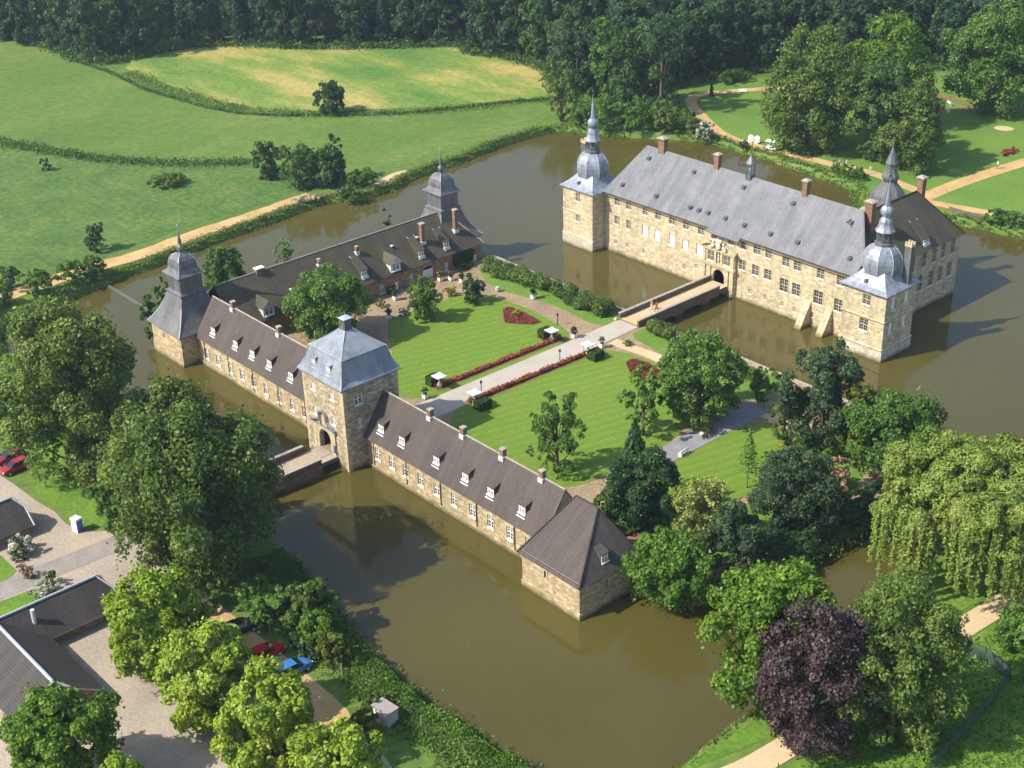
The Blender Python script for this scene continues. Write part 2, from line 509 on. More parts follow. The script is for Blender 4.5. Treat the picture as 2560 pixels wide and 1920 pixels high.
def in_poly(x, y, poly):
    return float(signed_dist(np.array([x]), np.array([y]), poly)[0]) < 0

def numpy_mesh(name, V, F, mat, smooth=False):
    me = bpy.data.meshes.new(name)
    k = F.shape[1]
    me.vertices.add(len(V)); me.vertices.foreach_set('co', V.astype(np.float32).ravel())
    me.loops.add(F.size); me.loops.foreach_set('vertex_index', F.astype(np.int32).ravel())
    me.polygons.add(len(F)); me.polygons.foreach_set('loop_start', np.arange(0, F.size, k, dtype=np.int32))
    me.polygons.foreach_set('loop_total', np.full(len(F), k, dtype=np.int32))
    if smooth: me.polygons.foreach_set('use_smooth', np.ones(len(F), bool))
    me.materials.append(mat)
    me.update(calc_edges=True)
    return me

def axis_lines(lo, hi, step, far):
    a = list(np.arange(lo, hi + step, step))
    s = step; x = lo
    left = []
    while x > -far:
        s *= 1.25; x -= s; left.append(x)
    s = step; x = a[-1]; right = []
    while x < far:
        s *= 1.25; x += s; right.append(x)
    return np.array(left[::-1] + a + right)

meadow = ground('meadow_grass', [(0.25, (0.070, 0.128, 0.024)), (0.5, (0.096, 0.160, 0.030)), (0.68, (0.140, 0.182, 0.044)), (0.85, (0.18, 0.19, 0.06))], 0.035, 1.1, (1, 0.55, 1), 0.35, rot=0.6)
xs = axis_lines(-92, 100, 0.75, 2500); ys = axis_lines(-45, 148, 0.75, 2500)
GX, GY = np.meshgrid(xs, ys, indexing='ij')
mp = chaikin(MOAT, 1)
D = signed_dist(GX, GY, mp)
rngn = np.random.default_rng(5)
wob = 0.35 * np.sin(GX * 0.9 + 1.3 * np.sin(GY * 0.5)) * np.sin(GY * 0.8 + np.sin(GX * 0.37))
tt = np.clip((D + wob * 0.8 + 0.9) / 2.1, 0, 1)
GZ = -1.4 + (ZO + 1.4) * (tt * tt * (3 - 2 * tt))
nx, ny = len(xs), len(ys)
idx = np.arange(nx * ny).reshape(nx, ny)
F = np.stack([idx[:-1, :-1].ravel(), idx[1:, :-1].ravel(), idx[1:, 1:].ravel(), idx[:-1, 1:].ravel()], 1)
terrain = bpy.data.objects.new('ground', numpy_mesh('ground', np.stack([GX.ravel(), GY.ravel(), GZ.ravel()], 1), F, meadow.m, True))
COL.objects.link(terrain); terrain['kind'] = 'structure'

wt = NT('moat_water').set(0.09, 0.5)
wt.b.inputs['IOR'].default_value = 1.38
Pw = wt.geo()
wc = wt.ramp(wt.noise(0.03, 5, Pw, 0.6), [(0.3, (0.064, 0.056, 0.0130)), (0.7, (0.080, 0.069, 0.0165))])
wt.color(wc)
wn1 = wt.noise(0.9, 3, wt.mapping(Pw, (1, 1, 1), (0, 0, 0.5)), 0.5)
wt.bump(wn1, 0.035, 0.1)
mb = MB(); mb.poly([(-96, -42, 0), (104, -42, 0), (104, 146, 0), (-96, 146, 0)])
struct('water', mb, wt.m)

def sheet(name, poly, z, mat, smooth=0, kind=True):
    p = chaikin(poly, smooth) if smooth else poly
    mb = MB(); mb.poly([(x, y, z) for x, y in p])
    a = sum(p[i][0] * p[(i + 1) % len(p)][1] - p[(i + 1) % len(p)][0] * p[i][1] for i in range(len(p)))
    if a < 0: mb.f[0] = tuple(reversed(mb.f[0]))
    o = obj(name, mb, mat, uv=False)
    if kind: o['kind'] = 'structure'
    return o

def ribbon(name, pts, w, z, mat, smooth=2, jag=0.0):
    p = chaikin(pts, smooth, False) if smooth else pts
    if not hasattr(w, '__len__'): w = (w, w)
    L, R = [], []
    rg = random.Random(len(p))
    for i, q in enumerate(p):
        a = Vector((*p[max(i - 1, 0)], 0)); b = Vector((*p[min(i + 1, len(p) - 1)], 0))
        d = (b - a).normalized(); nrm = Vector((-d.y, d.x, 0))
        ww = w[0] + (w[1] - w[0]) * i / max(1, len(p) - 1)
        L.append((q[0] + nrm.x * (ww / 2 + rg.uniform(-jag, jag)), q[1] + nrm.y * (ww / 2 + rg.uniform(-jag, jag)), z))
        R.append((q[0] - nrm.x * (ww / 2 + rg.uniform(-jag, jag)), q[1] - nrm.y * (ww / 2 + rg.uniform(-jag, jag)), z))
    mb = MB()
    for i in range(len(p) - 1):
        mb.poly([R[i], R[i + 1], L[i + 1], L[i]])
    o = obj(name, mb, mat, uv=False)
    o['kind'] = 'structure'
    return o

sand = ground('sandy_gravel', [(0.3, (0.36, 0.24, 0.105)), (0.6, (0.50, 0.34, 0.16)), (0.85, (0.44, 0.33, 0.20))], 0.25, 3.0, finec=0.22, bumpd=0.02).m
palesand = ground('pale_sandy_path', [(0.3, (0.46, 0.34, 0.20)), (0.7, (0.55, 0.42, 0.26))], 0.3, 3.0, finec=0.18, bumpd=0.02).m
gravel = ground('pale_gravel_drive', [(0.3, (0.36, 0.325, 0.275)), (0.7, (0.43, 0.39, 0.335))], 0.25, 4.0, finec=0.15, bumpd=0.02).m
yardm = ground('worn_yard_surface', [(0.25, (0.25, 0.215, 0.175)), (0.5, (0.33, 0.28, 0.225)), (0.75, (0.42, 0.34, 0.24))], 0.11, 2.5, finec=0.25, bumpd=0.02).m
asph = ground('grey_asphalt', [(0.3, (0.19, 0.19, 0.205)), (0.7, (0.25, 0.25, 0.265))], 0.4, 5.0, finec=0.12, bumpd=0.01).m
roadm = ground('worn_road', [(0.3, (0.21, 0.19, 0.175)), (0.7, (0.29, 0.265, 0.24))], 0.3, 3.0, finec=0.2, bumpd=0.01).m
soilm = ground('bed_soil', [(0.3, (0.16, 0.09, 0.05)), (0.7, (0.28, 0.16, 0.09))], 0.8, 5.0, finec=0.2).m
parkl = ground('park_lawn', [(0.28, (0.082, 0.165, 0.026)), (0.55, (0.118, 0.205, 0.034)), (0.8, (0.18, 0.225, 0.052))], 0.06, 1.6, finec=0.25).m
golden = ground('golden_meadow', [(0.36, (0.080, 0.166, 0.031)), (0.48, (0.15, 0.215, 0.042)), (0.58, (0.31, 0.275, 0.085)), (0.78, (0.41, 0.325, 0.12))], 0.034, 0.9, (0.55, 1.5, 1), 0.42, rot=-0.62).m
roughm = ground('rough_meadow', [(0.25, (0.052, 0.108, 0.026)), (0.5, (0.078, 0.142, 0.032)), (0.8, (0.125, 0.172, 0.042))], 0.14, 0.8, finec=0.5, bumpd=0.4).m
bankm = ground('bank_grass', [(0.3, (0.070, 0.16, 0.018)), (0.6, (0.125, 0.21, 0.028)), (0.82, (0.24, 0.24, 0.06))], 0.18, 1.6, finec=0.4).m

# cobbles
cb = NT('cobbled_paving').set(0.9, 0.2)
Pc = cb.geo()
vo = cb.n('ShaderNodeTexVoronoi'); vo.inputs['Scale'].default_value = 4.5
cb.l(Pc, vo.inputs['Vector'])
cc = cb.mix(cb.ramp(cb.noise(0.22, 5, Pc), [(0.35, 0.0), (0.7, 1.0)]), (0.23, 0.17, 0.105), (0.31, 0.235, 0.145))
cc = cb.mix(0.45, cc, vo.outputs['Color'], 'SOFT_LIGHT')
cb.color(cc)
cb.bump(vo.outputs['Distance'], 0.4, -0.03)
cobble = cb.m

# mown lawn with stripes running nearly along the drive
lw = NT('mown_lawn').set(0.9, 0.15)
Pl = lw.geo()
lv = lw.mapping(Pl, (1, 1, 1), (0, 0, 0.26))
wv = lw.n('ShaderNodeTexWave', wave_type='BANDS', bands_direction='X')
wv.inputs['Scale'].default_value = 0.19
wv.inputs['Distortion'].default_value = 0.8
wv.inputs['Detail'].default_value = 3
lw.l(lv, wv.inputs['Vector'])
lc = lw.mix(wv.outputs['Fac'], (0.108, 0.188, 0.022), (0.128, 0.210, 0.027))
lc = lw.mix(lw.ramp(lw.noise(0.09, 5, Pl), [(0.4, 0.0), (0.7, 0.55)]), lc, (0.150, 0.205, 0.032))
# rows of clippings
wv2 = lw.n('ShaderNodeTexWave', wave_type='BANDS', bands_direction='X')
wv2.inputs['Scale'].default_value = 0.19; wv2.inputs['Distortion'].default_value = 1.2; wv2.inputs['Phase Offset'].default_value = 1.0
lw.l(lv, wv2.inputs['Vector'])
clip = lw.math('MULTIPLY', lw.ramp(wv2.outputs['Fac'], [(0.72, 0.0), (0.92, 1.0)]), lw.ramp(lw.noise(1.2, 3, Pl, 0.6), [(0.54, 0.0), (0.66, 0.5)]))
lc = lw.mix(clip, lc, (0.27, 0.27, 0.055))
fl = lw.noise(3.5, 4, Pl, 0.7)
lc = lw.mix(0.22, lc, lw.ramp(fl, [(0.3, 0.15), (0.7, 0.9)]), 'OVERLAY')
lw.color(lc); lw.bump(fl, 0.5, 0.04)
lawn = lw.m

# forecourt island
ISLE = [(-43, 4.2), (-34, 4.2), (-33.6, 3.6), (0.3, 3.6), (0.3, 0.6), (8.9, 0.6), (8.9, 3.4), (44.7, 3.4), (44.7, 0.2), (53.7, 0.2), (53.7, 8.2), (57, 8), (61.5, 11), (63.8, 20), (64.3, 32), (65, 42), (66, 50), (63.5, 57), (57, 60.2),
        (33, 60.3), (8, 60.3), (-31, 60.2), (-42.5, 60), (-47.2, 55), (-47.5, 30), (-47.4, 12), (-46.8, 4), (-44.6, 0.8), (-43, 0.5)]
mb = MB(); mb.prism(ISLE, -1.2, ZC)
struct('courtyard_paving', mb, cobble, uv=False)

ZL, ZP = ZC + 0.03, ZC + 0.06
sheet('lawn', [(-1.2, 16.4), (-6, 19.5), (-11.8, 23.6), (-17, 27), (-22.4, 30.4), (-23.0, 33), (-22.8, 37), (-22.3, 41.4), (-22.9, 45), (-21.6, 47), (-19.3, 49.1), (-16, 49.4), (-12.3, 50.1), (-7.1, 50.0), (-2.9, 49.6), (0.4, 49.0), (2.5, 47.4), (3.1, 45.6),
              (3.2, 40), (3.2, 30), (3.1, 21.2), (2.4, 19.4), (1.0, 17.6)], ZL, lawn, 1)
sheet('lawn', [(9.6, 17.4), (8.2, 19.0), (7.7, 21), (7.7, 24), (7.8, 30), (7.8, 47.2), (8.9, 48.5), (13.9, 50.3), (18, 50.7), (24, 49), (30, 44.5), (34.6, 38.5), (35.6, 33), (35.6, 22), (34.6, 17.2), (32.5, 15.5), (28, 14.2), (20, 13.8), (13, 14.8)], ZL, lawn, 1)
sheet('lawn', [(39.3, 27.5), (39.2, 33), (39.2, 44.9), (41.2, 48.8), (45, 48), (47.5, 44.7), (51, 36), (51.7, 31), (50, 27), (47.5, 24.4), (43, 24.5)], ZL, lawn, 1)
sheet('lawn', [(-17.8, 52.2), (-14.1, 52.9), (-9.9, 53.8), (-5.2, 54.0), (-1.9, 53.7), (0.7, 53.4), (3.0, 54.4), (2.6, 59.8), (-28, 59.8), (-28, 55), (-23, 52.2)], ZL, parkl, 0)
sheet('lawn', [(8.2, 55.4), (10, 54.3), (16, 53.6), (20, 53.2), (26, 52), (33, 50), (36, 53), (36, 59.8), (8.2, 59.8)], ZL, parkl, 0)
sheet('lawn', [(36, 50.5), (40, 51.5), (50, 52), (58, 48), (61, 40), (61, 24), (58, 12), (54.2, 10), (47, 14.5), (45, 19), (46, 23.5), (49, 24), (52.5, 28), (53, 34), (49, 45), (45.5, 49.5), (41, 50)], ZL + 0.003, parkl, 0)
ribbon('drive', [(5.0, 9.4), (5.3, 15), (5.4, 22), (5.5, 40), (5.4, 50), (5.2, 57.9)], (5.4, 4.0), ZP, gravel, 2)
ribbon('path', [(37.6, 50.8), (37.4, 46), (37.4, 38), (37.4, 30), (37.2, 22)], 3.5, ZP, asph, 1)
ribbon('path', [(8.0, 51.2), (12, 51.6), (17, 52.2), (24, 50.6), (31, 46.5), (35.6, 41.5)], 2.2, ZP - 0.004, palesand, 2)
ribbon('path', [(38, 49.5), (41, 50.4), (47, 51)], 2.4, ZP - 0.004, palesand, 1)

# flower beds in the lawns
sheet('bed_soil', [(-12.9, 48.1), (-12.9, 46.9), (-9.1, 43.9), (-8.4, 43.9), (-5.2, 46.4), (-4.9, 48.2), (-8.2, 48.6), (-11.8, 48.6)], ZP, soilm, 0)
sheet('bed_soil', [(14.4, 49.0), (14.6, 47.3), (17.2, 45.5), (19.8, 45.0), (21.6, 46.8), (20.0, 49.1), (16.7, 49.7)], ZP, soilm, 0)
sheet('bed_soil', [(0.2, 21.4), (1.9, 21.4), (2.4, 46.6), (0.8, 46.8)], ZP, soilm, 0)
sheet('bed_soil', [(6.9, 22.2), (8.5, 22.0), (9.2, 45.8), (7.9, 46.0)], ZP + 0.01, soilm, 0)
sheet('bed_soil', [(44.5, 13.2), (47, 12), (50, 14.8), (53.5, 15.6), (52.5, 19), (49, 18.4), (46, 17)], ZP, soilm, 1)
sheet('bed_soil', [(50, 38), (51, 35), (53.4, 36), (53.8, 43), (50.5, 44), (49, 42)], ZP, soilm, 1)

# ---- outside the moat
Z1, Z2, Z3 = ZO + 0.04, ZO + 0.08, ZO + 0.12
sheet('golden_meadow', [(-199, 77), (-181, 77), (-165, 77), (-149, 78), (-136.4, 83), (-126, 91), (-118, 100), (-111, 109), (-103, 122), (-95, 134), (-98, 146), (-113, 153), (-130, 155), (-150, 156), (-172, 134), (-192, 118), (-206, 100)], Z1, golden, 1)
sheet('rough_meadow', [(-175, 20), (-157.8, 26.4), (-145, 31.3), (-132.7, 36), (-123.5, 42.1), (-115.3, 48.5), (-106.6, 58), (-95, 66), (-86, 68), (-82.5, 62), (-83.4, 50), (-83.8, 39), (-83.6, 28), (-81.6, 13.5), (-80, 0), (-80, -12), (-86, -40), (-150, -60)], Z1, roughm, 1)
trk = [(-80, -28), (-77.3, -12), (-77.4, -6.5), (-77.9, 0.8), (-77.8, 10), (-77.4, 16), (-79, 29), (-79.5, 39), (-80.2, 49), (-80.9, 56.5)]
ribbon('track', trk, (4.6, 3.6), Z2, sand, 2, 0.25)
sheet('bare_bank', [(-77, 66.5), (-75.6, 68), (-75.0, 70), (-77.2, 76), (-79, 80), (-79.8, 76), (-78.2, 71)], ZO + 0.03, palesand, 1)
PARKL = [(-79, 160), (-77.2, 167), (-73, 172), (-71, 179), (-66, 190), (-41, 211), (-12, 232), (14, 226), (60, 200), (70, 150), (48, 140), (29, 137.6), (20.9, 136.2), (16.5, 135.6), (12.8, 136.5), (9, 133), (-1, 131), (-5.5, 135.5), (-11, 137.6), (-16, 138.3),
         (-28.6, 139), (-40.8, 139.4), (-48, 139.4), (-53.5, 138), (-60, 145), (-72, 152), (-76, 154)]
sheet('park_lawn', PARKL, Z1, parkl, 0)
ribbon('park_path', [(-56, 187), (-62.6, 175.5), (-68.4, 166.6), (-71.6, 160.5), (-71.3, 157.2), (-67, 152.6), (-60, 148.2), (-54, 144.4), (-47.1, 140.8), (-40.3, 140.0), (-33.9, 140.4), (-28.8, 141.1), (-21.2, 141.6), (-14.8, 142.4), (-9.5, 143.2), (-2, 141.5), (5.3, 140)], 2.7, Z2, sand, 2)
ribbon('park_path', [(12, 200), (9.5, 180), (7.5, 167), (6, 155), (5.3, 147), (5.3, 139), (5.2, 124)], 3.4, Z2 + 0.006, sand, 2)
ribbon('park_path', [(5.3, 136.5), (10, 137.4), (17.6, 139.6), (25, 141.6), (34, 142), (60, 138)], 2.6, Z2 + 0.012, sand, 2)
ribbon('park_path', [(-40, 199), (-31.7, 197.6), (-26.8, 197), (-23, 196), (-19, 196.6), (-10, 199), (5, 206)], 2.0, Z2, soilm, 2)
ribbon('park_path', [(-30, 184), (-25.1, 187), (-21, 191), (-17, 195.5)], 1.8, Z2 + 0.006, soilm, 1)
sheet('bare_patch', [(-9, 184.5), (-6, 184), (-4.4, 186.6), (-6.6, 188), (-8.8, 187)], Z2, palesand, 2)
ribbon('lane', [(80.3, -16), (83.4, -8), (84.2, 0), (84.6, 8), (85.0, 22), (85.4, 30), (86.2, 40), (90, 56)], 2.9, Z2, palesand, 2)
sheet('park_lawn', [(78.6, -14), (80.3, -8), (82.4, 0), (82.9, 16), (83.4, 30), (84.4, 42), (80, 50), (77, 42), (74.6, 33), (75, 24), (77, 14), (79.3, 4), (79.2, -6)], Z1, bankm, 0)
sheet('park_lawn', [(82.6, -22), (85.6, -8), (86.4, 8), (86.8, 24), (87.6, 40), (96, 58), (118, 40), (118, 0), (100, -22)], Z1, bankm, 0)
# yard, road and car park in front of the gate
sheet('yard', [(-60, -45), (-40, -37), (-17, -34.9), (-12, -34.7), (-7.4, -34.1), (-3.9, -34.4), (-0.6, -33.7), (1.6, -31), (2.6, -24), (2.7, -11.6), (7.4, -11.6), (9, -20), (14, -26.5), (21, -29.3), (29, -29.4), (38, -29.2), (47, -29.3), (51.5, -30), (58, -31), (66, -33), (84, -40), (74, -75), (30, -85), (-40, -90)], Z1, yardm, 0)
sheet('car_park', [(20, -31), (26.5, -29.4), (34, -29.6), (38.4, -29.4), (47.4, -29.4), (50.4, -29.6), (58, -33), (62, -42), (52, -46), (43, -38), (33, -37), (24, -34.6)], Z2, sand, 1)
sheet('roadside_lawn', [(-40, -49), (-14, -45), (-3, -43.5), (1.6, -43.5), (2.4, -44.6), (2.9, -52), (3, -70), (-40, -70)], Z2, bankm, 0)
sheet('roadside_lawn', [(6.6, -43.6), (10.5, -43.4), (12, -45), (12, -68), (6.2, -68), (6.1, -50)], Z2, bankm, 0)
sheet('roadside_lawn', [(-60, -30), (-22, -30), (-17, -30.4), (-14, -31.5), (-15.5, -33.6), (-11.5, -33.8), (-7.2, -33.2), (-3.6, -33.4), (-1, -32.6), (1.2, -30), (1.8, -22), (1.8, -15), (-10, -18.6), (-24, -19.8), (-60, -19.8)], Z2, bankm, 0)
ribbon('road', [(4.2, -75), (4.2, -56), (4.1, -46), (4.4, -38), (4.8, -30), (5, -20), (5, -12)], (3.4, 3.9), Z1 + 0.02, roadm, 1)
# ---------------------------------------------------------------- building kit
def wall(mb, ax, fix, u0, u1, z0, z1, out, holes=(), depth=0.25):
    """wall plane with real openings; ax 'x': runs along X at Y=fix, 'y': runs along Y at X=fix; out = +-1 outward side"""
    us = sorted({u0, u1, *[h[0] for h in holes], *[h[1] for h in holes]})
    zs = sorted({z0, z1, *[h[2] for h in holes], *[h[3] for h in holes]})
    def P(u, d, z): return (u, fix - out * d, z) if ax == 'x' else (fix - out * d, u, z)
    flip = (ax == 'x') == (out > 0)
    def q(a, b, c, d): mb.poly([a, b, c, d] if not flip else [d, c, b, a])
    for i in range(len(us) - 1):
        for j in range(len(zs) - 1):
            cu, cz = (us[i] + us[i + 1]) / 2, (zs[j] + zs[j + 1]) / 2
            if any(h[0] < cu < h[1] and h[2] < cz < h[3] for h in holes): continue
            q(P(us[i], 0, zs[j]), P(us[i + 1], 0, zs[j]), P(us[i + 1], 0, zs[j + 1]), P(us[i], 0, zs[j + 1]))
    for a, b, c, d in holes:
        q(P(a, 0, c), P(b, 0, c), P(b, depth, c), P(a, depth, c))
        q(P(b, 0, d), P(a, 0, d), P(a, depth, d), P(b, depth, d))
        q(P(a, 0, d), P(a, 0, c), P(a, depth, c), P(a, depth, d))
        q(P(b, 0, c), P(b, 0, d), P(b, depth, d), P(b, depth, c))

WCACHE = {}
def window(parent, pos, w, h, style='cross', rz=0.0, name='window'):
    """pos: middle of the lower edge on the outer wall plane; rz 0 looks to -Y, +90 deg to +X"""
    key = (round(w, 2), round(h, 2), style)
    if key not in WCACHE:
        p = MB(); f = MB(); s = MB()
        d = 0.17
        if style == 'blind':
            p.box(-w / 2, w / 2, d, d + 0.04, 0, h)
            f.box(-w / 2 + 0.02, -0.04, d - 0.06, d, 0.03, h - 0.03); f.box(0.04, w / 2 - 0.02, d - 0.06, d, 0.03, h - 0.03)
        else:
            p.box(-w / 2, w / 2, d, d + 0.04, 0, h)
            b = 0.10 if style == 'cross' else 0.055
            mu = 0.12 if style == 'cross' else 0.10
            y0, y1 = d - 0.07, d - 0.002
            f.box(-w / 2, -w / 2 + b, y0, y1, 0, h); f.box(w / 2 - b, w / 2, y0, y1, 0, h)
            f.box(-w / 2 + b, w / 2 - b, y0, y1, 0, b); f.box(-w / 2 + b, w / 2 - b, y0, y1, h - b, h)
            f.box(-mu / 2, mu / 2, y0 - 0.01, y1, b, h - b)
            tr = h * (0.6 if style == 'cross' else 0.5)
            for sx in (-1, 1):
                xa, xb = sorted((sx * mu / 2, sx * (w / 2 - b)))
                f.box(xa, xb, y0 - 0.01, y1, tr - mu / 2, tr + mu / 2)
                if style == 'lattice':
                    for zz in (h * 0.25, h * 0.75): f.box(xa, xb, y0 + 0.02, y1, zz - 0.016, zz + 0.016)
                    f.box((xa + xb) / 2 - 0.016, (xa + xb) / 2 + 0.016, y0 + 0.025, y1, b, h - b)
                else:
                    for zz in (h * 0.31, h * 0.8): f.box(xa, xb, y0 + 0.02, y1, zz - 0.022, zz + 0.022)
        s.box(-w / 2 - 0.10, w / 2 + 0.10, -0.10, d - 0.08, -0.14, -0.003)
        WCACHE[key] = (p.mesh('window_pane', M['white'] if style == 'blind' else M['glass'], uv=False), f.mesh('window_frame', M['mullion'] if style == 'lattice' else M['white'], uv=False), s.mesh('window_sill', M['whitesill'], uv=False))
    a, b, c = WCACHE[key]
    o = inst(name, a, parent, pos, rz)
    for nm, me in (('frame', b), ('sill', c)):
        ch = bpy.data.objects.new(nm, me); COL.objects.link(ch); ch.parent = o
    return o

R90 = math.pi / 2
def shed_dormer(parent, x, y, z, w, h, rise, back, rz, tile, seed=0, sill=True):
    """dormer with a single-pitch roof; local -Y is the front, the foot of the front stands at (x, y, z)"""
    def T(p): c, s = math.cos(rz), math.sin(rz); return (x + p[0] * c - p[1] * s, y + p[0] * s + p[1] * c, z + p[2])
    b = MB()
    hw = w / 2
    fr = [(-hw, 0, -0.5), (hw, 0, -0.5), (hw, 0, h), (-hw, 0, h)]
    bk = [(-hw, back, h + rise), (hw, back, h + rise)]
    b.poly([T(p) for p in fr])
    b.poly([T((hw, 0, -0.5)), T((hw, back, h * 0.5)), T((hw, back, h + rise)), T((hw, 0, h))])
    b.poly([T((-hw, 0, h)), T((-hw, back, h + rise)), T((-hw, back, h * 0.5)), T((-hw, 0, -0.5))])
    d = obj('dormer', b, tile, parent, loc=(x, y, z))
    r = MB()
    a0, a1 = -0.22, back + 0.1
    za = h + 0.03 + rise * a0 / back; zb = h + 0.03 + rise * a1 / back
    e = hw + 0.10
    top = [(-e, a0, za + 0.07), (e, a0, za + 0.07), (e, a1, zb + 0.07), (-e, a1, zb + 0.07)]
    bot = [(px, py, pz - 0.10) for px, py, pz in top]
    r.poly([T(p) for p in top])
    for i in range(4): r.poly([T(bot[i]), T(bot[(i + 1) % 4]), T(top[(i + 1) % 4]), T(top[i])])
    obj('dormer_roof', r, tile, d, loc=(x, y, z))
    g = MB()
    for sx in (-1, 1):   # lead strips at the upper corners of the roof and apron below the window
        q = [(sx * e - 0.05, a1 - 0.35, zb + 0.03), (sx * e + 0.05, a1 - 0.35, zb + 0.03), (sx * e + 0.05, a1 + 0.12, zb + 0.22), (sx * e - 0.05, a1 + 0.12, zb + 0.22)]
        for dz in (0.0,): g.poly([T((p[0], p[1], p[2] + 0.06)) for p in q])
    g.poly([T((-hw - 0.12, -0.02, 0.02)), T((-hw - 0.12, -0.42, -0.38)), T((hw + 0.12, -0.42, -0.38)), T((hw + 0.12, -0.02, 0.02))])
    obj('flashing', g, M['leadtrim'], d, loc=(x, y, z), uv=False)
    wv_ = window(d, T((0, -0.185, 0.08)), w - 0.12, h - 0.16, 'cross', rz)
    return d

def gable_dormer(parent, x, y, z, w, h, gh, back, rz, tile, face):
    def T(p): c, s = math.cos(rz), math.sin(rz); return (x + p[0] * c - p[1] * s, y + p[0] * s + p[1] * c, z + p[2])
    hw = w / 2
    b = MB()
    b.poly([T(p) for p in [(-hw, 0, -0.6), (hw, 0, -0.6), (hw, 0, h), (0, 0, h + gh), (-hw, 0, h)]])
    b.poly([T(p) for p in [(hw, 0, -0.6), (hw, back, h - 0.2), (hw, back, h), (hw, 0, h)]])
    b.poly([T(p) for p in [(-hw, 0, h), (-hw, back, h), (-hw, back, h - 0.2), (-hw, 0, -0.6)]])
    d = obj('dormer', b, face, parent, loc=(x, y, z))
    r = MB()
    e, f = hw + 0.22, -0.3
    k = gh / hw
    for sx in (1, -1):
        q = [(0, f, h + gh + 0.09), (sx * e, f, h + gh + 0.09 - k * e), (sx * e, back + 0.4, h + gh + 0.09 - k * e), (0, back + 1.5, h + gh + 0.09)]
        q = q if sx < 0 else q[::-1]
        r.poly([T(p) for p in q]); r.poly([T((p[0], p[1], p[2] - 0.1)) for p in q[::-1]])
    obj('dormer_roof', r, tile, d, loc=(x, y, z))
    g = MB()
    for sx in (1, -1):
        g.poly([T(p) for p in ([(0, f - 0.01, h + gh + 0.10), (0, f - 0.01, h + gh - 0.08), (sx * e, f - 0.01, h + gh - 0.08 - k * e), (sx * e, f - 0.01, h + gh + 0.10 - k * e)])])
    obj('barge_board', g, M['white'], d, loc=(x, y, z), uv=False)
    window(d, T((0, -0.185, 0.1)), w - 0.45, h - 0.25, 'cross', rz)
    return d

def chimney(parent, x, y, z0, z1, wx, wy, mat, cap=M['coping'], capo=0.12, base=True, bands=0):
    b = MB(); b.box(x - wx / 2, x + wx / 2, y - wy / 2, y + wy / 2, z0, z1)
    for k in range(bands):
        zz = z1 - 0.45 - 0.32 * k
        b.box(x - wx / 2 - 0.06, x + wx / 2 + 0.06, y - wy / 2 - 0.06, y + wy / 2 + 0.06, zz - 0.07, zz + 0.02)
    c = obj('chimney', b, mat, parent, loc=(x, y, z0))
    k = MB(); k.box(x - wx / 2 - capo, x + wx / 2 + capo, y - wy / 2 - capo, y + wy / 2 + capo, z1 + 0.002, z1 + 0.16)
    if bands: k.lathe([((wx + wy) / 4 + capo + 0.03, z1 + 0.165), (0.25, z1 + 0.42)], x, y, 4, rot=math.pi / 4, oct_=False, sq=[1, 1])
    obj('chimney_cap', k, cap, c, loc=(x, y, z0))
    if base:
        f = MB(); f.box(x - wx / 2 - 0.1, x + wx / 2 + 0.1, y - wy / 2 - 0.14, y + wy / 2 + 0.1, z0 - 0.2, z0 + 0.42)
        obj('flashing', f, M['leadtrim'], c, loc=(x, y, z0), uv=False)
    return c

def thick_roof(mb, quads, t=0.14):
    """roof planes with thickness: upper face, lower face and edges"""
    for q in quads:
        q = [Vector(p) for p in q]
        n = (q[1] - q[0]).cross(q[2] - q[0]).normalized()
        lo = [p - n * t for p in q]
        mb.poly(q); mb.poly(lo[::-1])
        for i in range(len(q)):
            j = (i + 1) % len(q)
            mb.poly([lo[i], lo[j], q[j], q[i]])

def ridge_caps(mb, a, b, r=0.13, step=0.42):
    a, b = Vector(a), Vector(b)
    n = max(1, int((b - a).length / step))
    for i in range(n):
        p = a.lerp(b, i / n); q = a.lerp(b, (i + 0.93) / n)
        mb.tube([p, q], [r, r * 0.82], 6, True)

SILLW = 0.0
